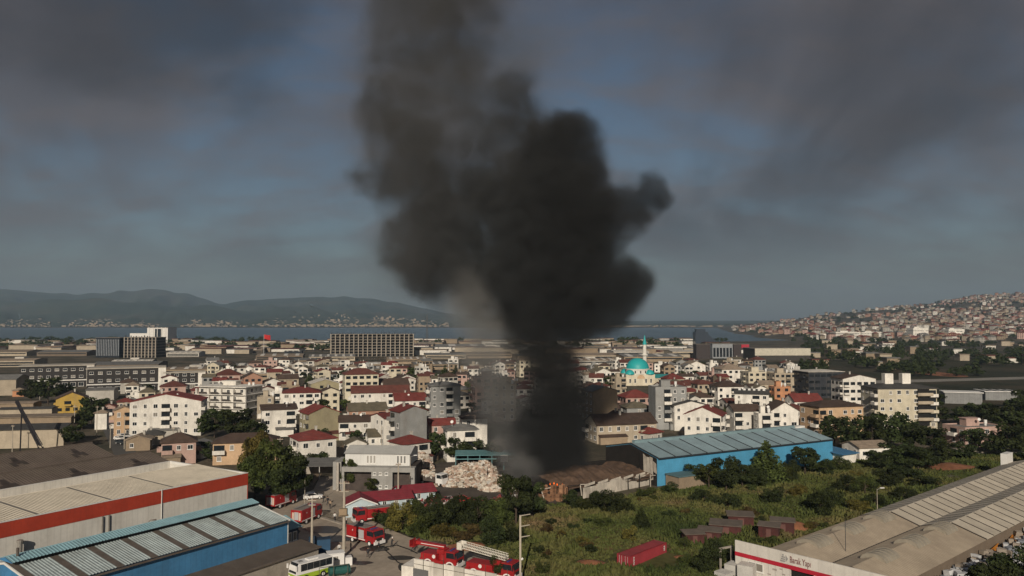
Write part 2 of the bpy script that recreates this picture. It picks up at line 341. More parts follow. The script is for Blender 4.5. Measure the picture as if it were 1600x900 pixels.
def roof_mesh(kind, w, l, h, pitch, ov, th=0.22):
    b = MB()
    if kind == 'hip':
        W2, L2 = w/2+ov, l/2+ov; m = min(W2, L2); hr = m*pitch
        ex, ey = (W2-m, 0) if W2 > L2 else (0, L2-m)
        if ex == 0 and ey == 0: ex = 0.05
        r1, r2 = ((-ex, 0, h+hr), (ex, 0, h+hr)) if W2 >= L2 else ((0, -ey, h+hr), (0, ey, h+hr))
        c = [(-W2, -L2, h), (W2, -L2, h), (W2, L2, h), (-W2, L2, h)]; c2 = [(x, y, h-th) for x, y, _ in c]
        vs = c+c2+[r1, r2]
        fs = [(0, 1, 9, 8), (1, 2, 9), (2, 3, 8, 9), (3, 0, 8)] if W2 >= L2 else [(0, 1, 8), (1, 2, 9, 8), (2, 3, 9), (3, 0, 8, 9)]
        fs += [(4, 5, 1, 0), (5, 6, 2, 1), (6, 7, 3, 2), (7, 4, 0, 3), (7, 6, 5, 4)]
        b.add(vs, fs); top = h+hr
    elif kind in ('gable', 'gabley'):
        s = w if kind == 'gabley' else l; q = l if kind == 'gabley' else w           # gabley: ridge runs back, gable faces the front
        hr = s/2*pitch; e = s/2+ov; ze = h-ov*pitch; a = q/2+ov*0.7; lift = th*math.hypot(1, pitch)
        prof = [(-e, ze), (0, h+hr), (e, ze), (e, ze+lift), (0, h+hr+lift), (-e, ze+lift)]
        for i0, i1, i2, i3 in ((0, 1, 4, 5), (1, 2, 3, 4)):
            pr = [prof[i] for i in (i0, i1, i2, i3)]
            b.prism([(p, -a, z) for p, z in pr] if kind == 'gabley' else [(-a, -p, z) for p, z in pr], (0, 2*a, 0) if kind == 'gabley' else (2*a, 0, 0))
        top = h+hr+lift
    elif kind == 'shed':
        hr = l*pitch; b.prism([(-w/2-ov, -l/2-ov, h-ov*pitch), (w/2+ov, -l/2-ov, h-ov*pitch), (w/2+ov, l/2+ov, h+hr+ov*pitch), (-w/2-ov, l/2+ov, h+hr+ov*pitch)], (0, 0, th)); top = h+hr+th
    else:
        b.box(-w/2+0.25, -l/2+0.25, h-0.55, w/2-0.25, l/2-0.25, h-0.35); top = h
    return b, top
def wall_mesh(kind, w, l, h, pitch):
    b = MB()
    if kind == 'gable':
        b.prism([(-w/2, -l/2, 0), (-w/2, l/2, 0), (-w/2, l/2, h), (-w/2, 0, h+l/2*pitch), (-w/2, -l/2, h)][::-1], (w, 0, 0))
    elif kind == 'gabley':
        b.prism([(-w/2, -l/2, 0), (w/2, -l/2, 0), (w/2, -l/2, h), (0, -l/2, h+w/2*pitch), (-w/2, -l/2, h)], (0, l, 0))
    elif kind == 'shed':
        b.prism([(-w/2, -l/2, 0), (-w/2, l/2, 0), (-w/2, l/2, h+l*pitch), (-w/2, -l/2, h)][::-1], (w, 0, 0))
    elif kind == 'flat':
        b.box(-w/2, -l/2, 0, w/2, l/2, h-0.56)
        b.box(-w/2, -l/2, h-0.56, w/2, -l/2+0.2, h); b.box(-w/2, l/2-0.2, h-0.56, w/2, l/2, h); b.box(-w/2, -l/2+0.2, h-0.56, -w/2+0.2, l/2-0.2, h); b.box(w/2-0.2, -l/2+0.2, h-0.56, w/2, l/2-0.2, h)
    else: b.box(-w/2, -l/2, 0, w/2, l/2, h-0.23)
    return b
def house(x0, x1, ye, n, rot, roof, wc, rc, asp=0.85, pitch=0.42, balc=0.3, blank=(), ov=0.5, hh=None, label=None, cat='house', name='town_house', win=True, extra=None, hill=None, group='houses of the town', dish=0.3, detail=None, winw=1.2):
    """a house from its left and right edges and front eave in the photograph, its storeys and its turn about the vertical"""
    h = hh or 2.85*n+0.5
    yb = (ye-500*h/CZ)/(1-h/CZ)
    p = G((x0+x1)/2, yb); df = p.y
    c, s = abs(math.cos(R(rot))), abs(math.sin(R(rot)))
    E = (x1-x0)/F*df
    for _ in range(2):
        w = E/(c+asp*s); l = w*asp; dc = df+(w*s+l*c)/2; E = (x1-x0)/F*(df+0.35*(w*s+l*c))
    X = ((x0+x1)/2-800)/F*dc
    return house_at(X, dc, 0, w, l, h, n, rot, roof, wc, rc, pitch, balc, blank, ov, label, cat, name, win, extra, group, dish, detail, winw)
def house_at(X, Y, Z, w, l, h, n, rot, roof, wc, rc, pitch=0.42, balc=0.3, blank=(), ov=0.5, label=None, cat='house', name='town_house', win=True, extra=None, group='houses of the town', dish=0.3, detail=None, winw=1.2):
    rnd = random.Random(int(X*31+Y*17))
    o = thing(name, label, cat, (X, Y, Z), R(rot), group)
    near = Y < 345 if detail is None else detail
    wall_mesh(roof, w, l, h, pitch).obj('wall', wmatl(wc), o)
    rb, top = roof_mesh(roof, w, l, h, pitch, ov)
    rb.obj('roof', rmatl(rc) if roof != 'flat' else mat('flat_roof_felt', (0.20, 0.19, 0.175), 0.9, 0.25, dirt=0.3), o)
    far = MB(); front = []
    if win:
        sides = (('front', 0, w, l/2, 0), ('left', -90, l, w/2, 1), ('right', 90, l, w/2, 1))
        for nm, ang, ln, off, _ in sides:
            a = R(ang); nrm = Vector((math.sin(a+R(rot)), -math.cos(a+R(rot)), 0))
            if nm in blank or nrm.dot(Vector((X, Y, 0)).normalized()) > 0.05: continue
            k = max(1, int(ln/2.9)); bc = rnd.randrange(k) if rnd.random() < balc+0.35 and ln > 4 and nm not in blank else -1; wv = rnd.choice((1.2, 1.5, 1.5, 1.9)) if winw == 1.2 else winw
            for f in range(n):
                zf = f*(h-0.4)/n
                for i in range(k):
                    x = (i+0.5)/k*ln-ln/2
                    lx = x*math.cos(a)+off*math.sin(a); ly = x*math.sin(a)-off*math.cos(a)
                    if near:
                        if i == bc and f > 0: link('balcony', balc_mesh(min(3.2, ln/k*0.95), 1.3, wc if rnd.random() < 0.7 else 'white', rnd.random() < 0.0), o, (lx, ly, zf+0.25), a)
                        elif rnd.random() < 0.78: link('window', win_mesh(wv if (i+k) % 2 else 1.1, rnd.choice((1.3, 1.5))), o, (lx, ly, zf+1.05), a)
                    elif rnd.random() < 0.86:
                        hw = wv*0.55; e = Vector((math.cos(a), math.sin(a), 0)); q = Vector((math.sin(a), -math.cos(a), 0)); cc = Vector((lx, ly, zf+1.0)); hi = 1.35
                        if i == bc and f > 0:
                            hw = 1.3; far.add([cc-e*hw-Vector((0, 0, .8)), cc+e*hw-Vector((0, 0, .8)), cc+e*hw+q*1.1-Vector((0, 0, .8)), cc-e*hw+q*1.1-Vector((0, 0, .8)), cc-e*hw, cc+e*hw, cc+e*hw+q*1.1, cc-e*hw+q*1.1],
                                             [(0, 1, 2, 3), (2, 3, 7, 6), (1, 2, 6, 5), (0, 3, 7, 4), (4, 5, 6, 7)], 1)
                        vs = [cc-e*hw, cc+e*hw, cc+e*hw+Vector((0, 0, hi)), cc-e*hw+Vector((0, 0, hi))]
                        far.add(vs+[v+q*0.05 for v in vs], [(4, 5, 6, 7), (0, 1, 5, 4), (1, 2, 6, 5), (2, 3, 7, 6), (3, 0, 4, 7)])
        if far.f: tag(far.obj('windows', [win_glass, wmatl(wc)], o), kind='stuff')
    # roof furniture
    if roof in ('hip', 'gable', 'gabley') and win and rnd.random() < 0.75:
        b = MB(); cx_ = rnd.uniform(-0.2, 0.2)*w; cy_ = rnd.uniform(-0.1, 0.25)*l; z0 = h+0.1
        b.cbox((cx_, cy_, (z0+top+0.7)/2), (0.6, 0.6, top+0.7-z0)); b.cbox((cx_, cy_, top+0.78), (0.8, 0.8, 0.15)); b.obj('chimney', wmatl('pale'), o)
    if roof == 'flat' and win:
        b = MB(); b.box(-w*0.2, 0, h-0.35, w*0.1, l*0.3, h+2.0); b.box(-w*0.22, -0.15, h+2.003, w*0.12, l*0.33, h+2.15); b.obj('stair_hut', wmatl(wc), o)
        for k in range(rnd.choice((1, 2, 3))):
            b = MB(); x = rnd.uniform(0.15, 0.42)*w; y = rnd.uniform(-0.3, 0.2)*l
            b.tube((x, y, h+0.3), (x, y, h+1.5), 0.5, n=10); b.tube((x, y, h-0.35), (x, y, h+0.3), 0.35, n=6); b.obj('water_tank', white_trim, o)
    if near and win and n > 1 and rnd.random() < 0.45:          # lean-to, terrace or canopy against the front
        b = MB(); cw = w*rnd.uniform(.3, .55); cx0 = rnd.uniform(-w/2, w/2-cw); cd = rnd.uniform(1.5, 3.0)
        b.box(cx0, -l/2-cd, 0, cx0+cw, -l/2-0.003, 2.3); an_ = b.obj('front_annex', wmatl(rnd.choice(('pale', 'tan', wc))), o)
        b = MB(); b.prism([(cx0-.2, -l/2-cd-.3, 2.32), (cx0+cw+.2, -l/2-cd-.3, 2.32), (cx0+cw+.2, -l/2-.01, 2.9), (cx0-.2, -l/2-.01, 2.9)], (0, 0, .12)); b.obj('annex_roof', rmatl(rnd.choice(('brown', 'grey', 'redbrown', 'tan'))), an_)
    if near and rnd.random() < dish:
        b = MB(); x = rnd.uniform(-0.3, 0.3)*w; z = h+1.2; y = -l*0.2
        b.lathe([(0.02, 0), (0.3, 0.05), (0.48, 0.16)], 10); dm = b.obj('satellite_dish', white_trim, o, (x, y, z+0.7)); dm.rotation_euler = (R(60), 0, R(-30))
        b = MB(); b.tube((0, 0, -1.6), (0, 0, 0.02), 0.04); b.obj('bracket', white_trim, dm).rotation_euler = (R(-60), 0, 0)
    if extra: extra(o, w, l, h, rnd)
    px, py = P((X, Y, Z+h*0.7))
    HOUSES.append(dict(o=o, px=px, py=py, X=X, Y=Y, r=math.hypot(w, l)/2, w=w, l=l, n=n, wc=wc, rc=rc, roof=roof, fixed=bool(label), name=name))
    return o
# the houses one can make out, from the left and the near rows to the mosque quarter and the right-hand blocks
def slabs(o, w, l, h, rnd):                            # continuous balcony bands
    n = round((h-0.5)/2.85)
    for f in range(1, n):
        z = f*(h-0.4)/n+0.15
        b = MB(); b.box(-w/2-1.2, -l/2-1.3, z, w/2+1.2, -l/2-0.003, z+0.25); b.box(-w/2-1.2, -l/2-0.003, z, -w/2-0.003, l/2, z+0.25); b.box(w/2+0.003, -l/2-0.003, z, w/2+1.2, l/2, z+0.25)
        sl = b.obj('balcony_slab', wmatl('white'), o)
        k = max(2, int(w/5))
        for i in range(k):
            x = -w/2+(i+0.5)*w/k; b = MB(); b.box(x-w/k*0.34, -l/2-1.22, z+0.253, x+w/k*0.34, -l/2-1.16, z+1.15); b.obj('railing', mat('dark_rail', (0.06, 0.052, 0.045)), sl)
        for i in range(k+1):
            x = -w/2-0.6+i*(w+1.2)/k; b = MB(); b.box(x-0.35, -l/2-1.1, z+0.253, x+0.35, -l/2-0.1, z+2.45); b.obj('balcony_pier', wmatl('white'), sl)
    b = MB(); b.box(-w/2-1.2, -l/2-1.3, h+0.003, w/2+1.2, l/2+0.5, h+0.3); b.obj('cornice', wmatl('white'), o)
def skylights(o, w, l, h, rnd):                        # row of white roof lights near the ridge
    for i in range(6):
        x = -w*.36+i*w*.144; b = MB(); y0, y1 = -l*.2, -l*.08; z0 = h+(l/2+y0)*.45+.26; z1 = h+(l/2+y1)*.45+.26
        b.prism([(x-.5, y0, z0), (x+.5, y0, z0), (x+.5, y1, z1), (x-.5, y1, z1)], (0, 0, .35)); b.obj('skylight', white_trim, o)
HL = [
 # x0,x1,eave y,storeys,turn,roof,wall,roof colour, extras
 (212, 324, 629, 4, 12, 'gabley', 'white', 'red', dict(pitch=0.22, asp=0.55, balc=1, ov=0.3, label='big white four-storey gabled block with red roof behind the parked vans')),
 (318, 408, 606, 4, -14, 'flat', 'white', 'grey', dict(asp=0.6, extra=slabs, balc=0, label='white four-storey apartment block with dark balcony railings along every floor')),
 (251, 296, 604, 2, 20, 'hip', 'pink', 'redbrown', dict(label='small pink house with low dark red roof behind the big white gable')),
 (180, 214, 642, 3, 25, 'gabley', 'peach', 'tan', dict(balc=1, label='narrow peach three-storey house with balconies left of the big white gable')),
 (88, 144, 624, 2, 28, 'gabley', 'yellow', 'brown', dict(pitch=0.45, balc=1, asp=0.9, label='mustard yellow gabled house with balcony behind the workshop roofs')),
 (24, 43, 610, 1, 20, 'hip', 'orange', 'tan', dict(label='tiny orange hut at the left edge above the workshops')),
 (153, 173, 645, 2, 15, 'hip', 'white', 'tan', {}), (164, 186, 636, 2, 15, 'gabley', 'pink', 'redbrown', {}), (186, 214, 628, 2, 20, 'hip', 'beige', 'red', {}),
 (202, 243, 688, 1, 15, 'gabley', 'tan', 'tan', dict(label='low tan gabled shed beside the parked white vans', pitch=0.35)),
 (225, 262, 680, 1, 20, 'hip', 'beige', 'darkgrey', {}),
 (253, 314, 692, 2, 22, 'hip', 'pink', 'brown', dict(pitch=0.5, label='pink house with dark brown hipped roof below the big white gable')),
 (281, 337, 699, 1, -12, 'gabley', 'white', 'grey', dict(pitch=0.25, label='low white shed with pale grey sheet roof beside the brown-roofed pink house')),
 (338, 438, 692, 2, 12, 'hip', 'peach', 'brown', dict(asp=0.5, label='long tan house with dark brown roof half hidden by the big trees')),
 (408, 467, 641, 3, 20, 'shed', 'white', 'brown', dict(asp=0.6, pitch=0.14, balc=1, label='white three-storey block with dark brown sloping roof and stacked balconies')),
 (452, 530, 688, 2, 30, 'hip', 'white', 'red', dict(asp=1.0, pitch=0.35, hh=6.6, label='white two-storey house with bright red hipped roof above the carport')),
 (468, 534, 647, 3, 32, 'gabley', 'olive', 'red', dict(asp=0.95, pitch=0.4, blank=('front',), label='red-roofed house with a blank olive gable wall in the middle rows')),
 (440, 506, 614, 3, 15, 'hip', 'white', 'red', dict(asp=0.8, pitch=0.3, balc=1)), (500, 533, 612, 3, 20, 'gabley', 'cream', 'brown', {}), (480, 533, 600, 3, 22, 'gabley', 'olive', 'white', dict(pitch=0.3)),
 (432, 470, 592, 2, 20, 'gable', 'beige', 'brown', {}), (411, 442, 597, 2, 25, 'gabley', 'white', 'brown', {}), (378, 413, 590, 3, 25, 'gabley', 'terracotta', 'brown', dict(pitch=0.5)),
 (404, 432, 620, 3, 10, 'flat', 'beige', 'grey', {}), (424, 446, 612, 3, 10, 'flat', 'white', 'grey', {}),
 (300, 335, 588, 2, 15, 'hip', 'beige', 'redbrown', {}), (336, 380, 586, 3, 18, 'hip', 'pink', 'redbrown', dict(pitch=0.5)),
 (534, 594, 585, 5, 18, 'hip', 'cream', 'redbrown', dict(asp=0.7, label='tall plain cream block with red-brown roof standing above the middle rows', balc=0)),
 (585, 642, 602, 3, 18, 'gable', 'beige', 'brown', {}), (615, 651, 592, 2, 25, 'gabley', 'white', 'brown', dict(blank=('front',))),
 (548, 642, 614, 3, 12, 'gable', 'white', 'redbrown', dict(asp=0.4, pitch=0.5, balc=1, label='long pale three-storey row under one dark red roof')),
 (612, 668, 626, 2, 16, 'gable', 'white', 'red', dict(asp=0.7, pitch=0.55)), (610, 668, 644, 4, 34, 'gabley', 'grey', 'red', dict(asp=0.8, pitch=0.35, blank=('front',), label='grey blank gable wall with red roof left of the concrete block')),
 (580, 642, 654, 3, 38, 'gable', 'white', 'red', dict(asp=0.95, pitch=0.25, blank=('front',), label='pinkish white house with a windowless side wall and dark red roof')),
 (530, 583, 659, 2, 10, 'gable', 'white', 'brown', dict(asp=0.6, pitch=0.5)), (540, 608, 642, 2, 18, 'gable', 'terracotta', 'olive', dict(asp=0.7, pitch=0.45)),
 (667, 721, 603, 5, 14, 'hip', 'grey', 'grey', dict(asp=0.8, pitch=0.25, balc=1, label='bare grey concrete block with balconies at the edge of the smoke')),
 (666, 713, 664, 2, 14, 'gable', 'pink', 'red', dict(asp=0.7, pitch=0.5)), (692, 747, 672, 3, 14, 'hip', 'white', 'grey', dict(asp=0.8, pitch=0.3, balc=1, label='white three-storey house with grey hipped roof just left of the smoke')),
 (718, 762, 654, 3, 10, 'hip', 'white', 'brown', dict(pitch=0.45)), (572, 636, 682, 1, 16, 'gable', 'white', 'olive', dict(asp=0.6, pitch=0.5)),
 (609, 673, 694, 2, 40, 'hip', 'white', 'red', dict(asp=0.9, pitch=0.4, label='white house with pyramid red roof behind the white factory')),
 (538, 576, 694, 1, 20, 'gabley', 'white', 'olive', {}), (735, 792, 590, 5, 12, 'flat', 'pink', 'grey', dict(label='tall pinkish block seen through the pale smoke')),
 (770, 806, 600, 5, 0, 'flat', 'beige', 'grey', dict(label='beige block seen dimly through the smoke edge')), (806, 842, 563, 4, 12, 'hip', 'cream', 'tan', {}),
 (1015, 1068, 605, 5, 6, 'flat', 'grey', 'grey', dict(hh=15.5, asp=0.8, balc=0.9, blank=('left',), label='tall dark grey block with bare walls in front of the mosque')),
 (1044, 1101, 634, 3, 6, 'gabley', 'white', 'darkgrey', dict(asp=0.7, pitch=0.25, label='bright white three-storey house right beside the dark grey block')),
 (966, 1016, 621, 2, 12, 'hip', 'pink', 'red', dict(pitch=0.5, label='pink house with wide red roof below the mosque dome')),
 (970, 1015, 637, 2, 10, 'hip', 'grey', 'olive', {}), (908, 963, 612, 4, 24, 'gabley', 'tan', 'grey', dict(blank=('front',), pitch=0.3, label='tan gable wall dimmed by smoke left of the mosque')),
 (949, 978, 650, 2, 30, 'gabley', 'beige', 'brown', dict(pitch=0.5)), (914, 1023, 664, 2, 16, 'gable', 'beige', 'brown', dict(asp=0.5, pitch=0.5, balc=1, label='long beige house with brown roof right of the smoke base')),
 (992, 1033, 677, 1, 40, 'hip', 'pale', 'red', dict(pitch=0.5, label='small red pyramid roof peeping over the blue shed ridge')),
 (955, 977, 590, 3, 20, 'flat', 'beige', 'grey', {}), (918, 954, 582, 3, 25, 'gabley', 'white', 'olive', {}), (935, 960, 592, 2, 15, 'gable', 'white', 'brown', {}),
 (1033, 1067, 592, 2, 14, 'hip', 'beige', 'red', dict(pitch=0.55)), (1020, 1069, 606, 3, 20, 'gable', 'white', 'redbrown', {}), (1067, 1091, 623, 2, 25, 'gabley', 'white', 'darkgrey', {}),
 (1054, 1092, 602, 2, 12, 'hip', 'pale', 'redbrown', dict(pitch=0.5)), (1065, 1099, 571, 3, 10, 'gabley', 'white', 'tan', {}),
 (1066, 1134, 650, 3, -24, 'gabley', 'white', 'red', dict(asp=0.75, pitch=0.42, balc=1, label='white house with bright red gabled roof and deep balconies behind the blue shed')),
 (1137, 1182, 642, 3, 4, 'gable', 'white', 'brown', dict(balc=1)), (1178, 1204, 646, 3, 4, 'flat', 'white', 'grey', {}), (1195, 1239, 642, 3, 2, 'gabley', 'white', 'brown', dict(balc=1, pitch=0.6)),
 (1145, 1201, 616, 3, -18, 'gable', 'white', 'darkgrey', dict(asp=0.5, pitch=0.45, extra=skylights, label='long white house with charcoal roof and a row of skylights')),
 (1110, 1156, 604, 3, 8, 'hip', 'white', 'brown', dict(balc=1)), (1080, 1113, 600, 3, 14, 'hip', 'beige', 'redbrown', {}), (1202, 1230, 604, 3, 6, 'flat', 'orange', 'grey', dict(label='orange flat-roofed block left of the dark glass building')),
 (1180, 1205, 600, 3, 6, 'gable', 'beige', 'tan', {}), (1160, 1201, 581, 4, 5, 'flat', 'cream', 'grey', dict(balc=1)), (1201, 1238, 583, 4, 5, 'flat', 'beige', 'grey', dict(balc=1)), (1118, 1159, 577, 4, 8, 'hip', 'white', 'tan', {}),
 (1228, 1278, 627, 2, 8, 'gable', 'white', 'red', dict(asp=0.7, pitch=0.6, label='red-roofed house between the blue shed and the dark glass building')), (1214, 1258, 641, 2, 10, 'hip', 'pale', 'redbrown', {}),
 (1251, 1341, 636, 3, 16, 'hip', 'peach', 'brown', dict(asp=0.6, pitch=0.28, balc=1, hh=10.5, label='peach apartment house with dark brown roof at the right end of the blue shed')),
 (1245, 1309, 581, 4, 8, 'hip', 'dark', 'white', dict(asp=0.8, pitch=0.10, hh=13.5, winw=2.4, balc=0, name='office_block', cat='office building', label='dark glazed office block with thin white roof')),
 (1303, 1359, 592, 4, 5, 'gabley', 'white', 'brown', dict(asp=0.7, pitch=0.22, balc=1, hh=14.0, label='white tower-like block with shallow brown roof beside the cream apartments')),
 (1476, 1562, 668, 2, 12, 'flat', 'pink', 'grey', dict(asp=0.6, dish=1, label='pale pink flat-roofed house with satellite dish among the dark trees')),
 (1318, 1380, 700, 1, 12, 'gable', 'white', 'tan', dict(asp=0.8, pitch=0.3, label='low white shed with tan sheet roof behind the right end of the blue shed', balc=0)),
]
def apt_extra(o, w, l, h, rnd):
    for i, x in enumerate((-0.18, 0.12)):
        b = MB(); b.box(x*w-1.6, -1.2, h-0.2, x*w+1.6, 1.2, h+5.0); b.obj('lift_tower', wmatl('white'), o)
    b = MB(); b.box(w*0.16, -l/2-1.6, 0, w*0.36, -l/2-0.003, h-0.6)
    for f in range(5):
        z = 0.25+f*3.0; q = MB(); q.box(w*0.14, -l/2-1.6, z, w*0.40, -l/2-0.003, z+0.2); q.box(w*0.14, -l/2-1.6, z+0.203, w*0.40, -l/2-1.5, z+1.1); q.box(w*0.17, -l/2-0.1, z+0.203, w*0.37, -l/2-0.01, z+2.4, 1)
        q.obj('balcony', [wmatl('beige'), dark_opening], o)
HL.append((1352, 1449, 607, 5, 4, 'hip', 'cream', 'darkgrey', dict(asp=0.55, pitch=0.22, hh=15.0, extra=apt_extra, balc=1, winw=1.5, label='cream five-storey apartment block with two white lift towers on its roof')))
for a in HL: house(*a[:8], **a[8])
# the rest of the town fills the rows between them
rnd = random.Random(11); placed = [(q['X'], q['Y'], q['r']) for q in HOUSES]
KEEP = [(G(1000, 601).x, G(1000, 601).y+8, 22)]
def hide_check(px, top):                               # do not stand in front of the known houses
    for q in HOUSES:
        if q['fixed'] and abs(q['px']-px) < 26 and q['Y'] > 0: pass
    return True
tries = 0; filler = 0
while tries < 20000 and filler < 215:
    tries += 1
    yb = 578+68*rnd.random()**1.3; px = rnd.uniform(150, 1240)
    if px < 330 and (yb < 614 or yb > 640 or px < 190): continue
    c = G(px, yb); r = rnd.uniform(4.2, 6.6)
    if any(math.hypot(c.x-a, c.y-b_) < r+q*0.92 for a, b_, q in placed+KEEP): continue
    n_ = rnd.choice((1, 1, 2, 2, 2, 3) if c.y < 420 else (2, 2, 3, 3))
    # keep the view to a known house standing right behind open
    top = P((c.x, c.y, 2.85*n_+3))[1]
    if any(q['fixed'] and q['Y'] > c.y and abs(q['px']-px) < 30 and top < q['py'] for q in HOUSES) or (955 < px < 1050 and top < 603 and c.y < 500): continue
    placed.append((c.x, c.y, r)); filler += 1
    w = r*2*rnd.uniform(0.62, 0.8)
    house_at(c.x, c.y, 0, w, r*1.45*rnd.uniform(0.7, 1), 2.85*n_+0.5, n_, rnd.choice((8, 12, 18, 26, -10, 34)), rnd.choice(('hip', 'hip', 'gable', 'gabley', 'gable', 'flat')),
             rnd.choice(('white', 'white', 'white', 'white', 'cream', 'beige', 'pale', 'pink', 'white', 'tan', 'grey')), rnd.choice(('red', 'brown', 'brown', 'redbrown', 'redbrown', 'olive', 'tan', 'grey')), rnd.uniform(0.3, 0.5))
# ---------------------------------------------------------------- the big sheds around the yard
def corr(b, p00, ex, ey, lx, ly, pitch=0.45, amp=0.05, nrm=None, mi=0):
    """ribbed metal sheet: ribs run along ey, profile across ex"""
    ex = Vector(ex).normalized(); ey = Vector(ey).normalized(); nrm = (Vector(nrm) if nrm else ex.cross(ey)).normalized(); p00 = Vector(p00)
    k = max(1, round(lx/pitch)); st = lx/k; prof = []
    for i in range(k): prof += [(i*st, 0), (i*st+st*0.55, 0), (i*st+st*0.65, amp), (i*st+st*0.9, amp)]
    prof.append((lx, 0)); n = len(prof)
    vs = [p00+ex*x+nrm*z for x, z in prof]+[p00+ex*x+nrm*z+ey*ly for x, z in prof]
    b.add(vs, [(i, i+1, n+i+1, n+i) for i in range(n-1)], mi); return b
A_L = R(58)                                             # heading of the left-hand sheds
blue_wall = mat('blue_sheet', (0.055, 0.19, 0.36), 0.6, 0.2, 0.3, dirt=0.45, dirtcol=(0.05, 0.11, 0.18), spec=0.4, stripes=('X', 0.9, 0.10))
teal_sheet = mat('teal_sheet', (0.22, 0.36, 0.40), 0.5, 0.15, 0.3, dirt=0.2)
sky_sheet = mat('weathered_translucent_sheet', (0.34, 0.39, 0.39), 0.6, 0.22, 0.5, dirt=0.45, dirtcol=(0.12, 0.11, 0.09), rnd=0.08)
brown_sheet = mat('rusty_brown_sheet', (0.12, 0.098, 0.082), 0.8, 0.25, 0.6, dirt=0.4)
trim_w = mat('white_edge_trim', (0.66, 0.64, 0.60), 0.6, 0.1)
concrete = mat('concrete', (0.34, 0.30, 0.25), 0.9, 0.2, 0.4, dirt=0.5)
# blue shed with ribbed roof
o = thing('blue_shed', 'long blue shed with weathered ribbed roof panels in the near corner', 'warehouse', (-36.6, 130, 0), A_L)
Lb, Wb, EV, RG = 39.0, 16.6, 7.4, 9.0
b = MB(); b.prism([(0, 0, 0), (0, Wb, 0), (0, Wb, EV), (0, Wb/2, RG), (0, 0, EV)], (-Lb, 0, 0)); b.obj('wall', blue_wall, o)
sl = Vector((0, Wb/2, RG-EV)); sn = sl.length; np_ = 8; pw = Lb/np_
for side in (0, 1):
    ey = Vector((0, Wb/2, RG-EV)) if side == 0 else Vector((0, -Wb/2, RG-EV)); y0 = -0.35 if side == 0 else Wb+0.35
    z0 = EV+0.12-0.35*(RG-EV)/(Wb/2)
    for i in range(np_):
        b = MB(); corr(b, (-Lb+i*pw+0.95, y0, z0+0.05), (1, 0, 0), ey, pw-0.98, sn+0.25, 0.42, 0.07, (0, -(RG-EV)*(1 if side == 0 else -1), Wb/2)); b.obj('roof_panel', sky_sheet, o)
        b = MB(); b.prism([(-Lb+i*pw-0.02, y0, z0), (-Lb+i*pw+0.98, y0, z0), (-Lb+i*pw+0.98, y0+ey.y*1.03, z0+ey.z*1.03), (-Lb+i*pw-0.02, y0+ey.y*1.03, z0+ey.z*1.03)], (0, 0, 0.10)); b.obj('roof_strip', brown_sheet, o)
mon = MB(); mon.box(-Lb+0.6, Wb/2-1.25, RG-0.3, -0.8, Wb/2+1.25, RG+0.55); mv = mon.obj('ridge_vent', mat('vent_dark', (0.03, 0.03, 0.03)), o)
b = MB(); corr(b, (-Lb, Wb/2-1.9, RG+0.5), (1, 0, 0), (0, 1.9, 0.45), Lb-0.3, 1.95, 0.45, 0.06, (0, -0.45, 1.9)); corr(b, (-Lb, Wb/2+1.9, RG+0.5), (1, 0, 0), (0, -1.9, 0.45), Lb-0.3, 1.95, 0.45, 0.06, (0, 0.45, 1.9)); b.obj('vent_cap', teal_sheet, mv)
b = MB(); b.prism([(-Lb, Wb/2-1.9, RG+0.45), (-Lb, Wb/2+1.9, RG+0.45), (-Lb, Wb/2, RG+0.93)][::-1], (-0.08, 0, 0)); b.obj('vent_gable', blue_wall, mv)
for xx in (0.0, -Lb-0.16):
    b = MB()
    for sg in (0, 1):
        q = [(xx, -0.5, EV-0.12), (xx, Wb/2, RG+0.06), (xx, Wb/2, RG+0.34), (xx, -0.5, EV+0.16)]
        if sg: q = [(a, Wb-c, d) for a, c, d in q][::-1]
        b.prism(q, (0.16, 0, 0))
    b.obj('barge_board', trim_w, o)
b = MB(); b.box(0.003, -0.02, 0, 0.2, 0.2, EV); b.obj('corner_trim', trim_w, o)
b = MB(); b.box(-Lb, -0.62, EV-0.22, 0, -0.38, EV-0.02); b.obj('gutter', brown_sheet, o)
b = MB(); b.tube((-Lb+1.2, Wb/2-0.6, RG+0.9), (-Lb+1.2, Wb/2-0.6, RG+1.9), 0.18, n=8); b.obj('flue', brown_sheet, o)
# lean-to roof along its front and the concrete wall below
o = thing('lean_to_store', 'flat brown lean-to roof over a concrete wall along the blue shed', 'shed', (-36.6, 130, 0), A_L)
b = MB(); b.prism([(3.0, -0.02, 3.5), (-Lb, -0.02, 3.5), (-Lb, -4.4, 3.0), (3.0, -4.4, 3.0)], (0, 0, 0.15)); b.obj('roof', mat('brown_felt', (0.105, 0.082, 0.065), 0.85, 0.2, 0.5, dirt=0.3), o)
b = MB(); b.box(-Lb, -4.2, 0, 2.8, -3.95, 3.0); b.obj('wall', concrete, o)
b = MB(); b.box(-Lb, -4.62, 2.92, 3.1, -4.42, 3.22); b.obj('fascia', brown_sheet, o)
# teal-roofed annex at its end
o = thing('teal_roof_annex', 'small annex with teal gabled roof at the end of the blue shed', 'shed', (-36.6, 130, 0), A_L)
b = MB(); b.prism([(0.25, 2.2, 0), (0.25, 9.5, 0), (0.25, 9.5, 5.2), (0.25, 5.8, 6.4), (0.25, 2.2, 5.2)], (4.2, 0, 0)); b.obj('wall', mat('navy_wall', (0.03, 0.045, 0.075), 0.8), o)
for sgn, y0 in ((1, 1.7), (-1, 9.9)):
    b = MB(); corr(b, (0.22, y0, 5.08), (1, 0, 0), (0, sgn*4.1, 1.35), 4.7, 4.32, 0.35, 0.05, (0, -sgn*1.35, 4.1)); b.obj('roof_panel', teal_sheet, o)
for x in (1.1, 2.4, 3.6): link('window', win_mesh(0.9, 1.5), o, (x, 2.17, 3.0))
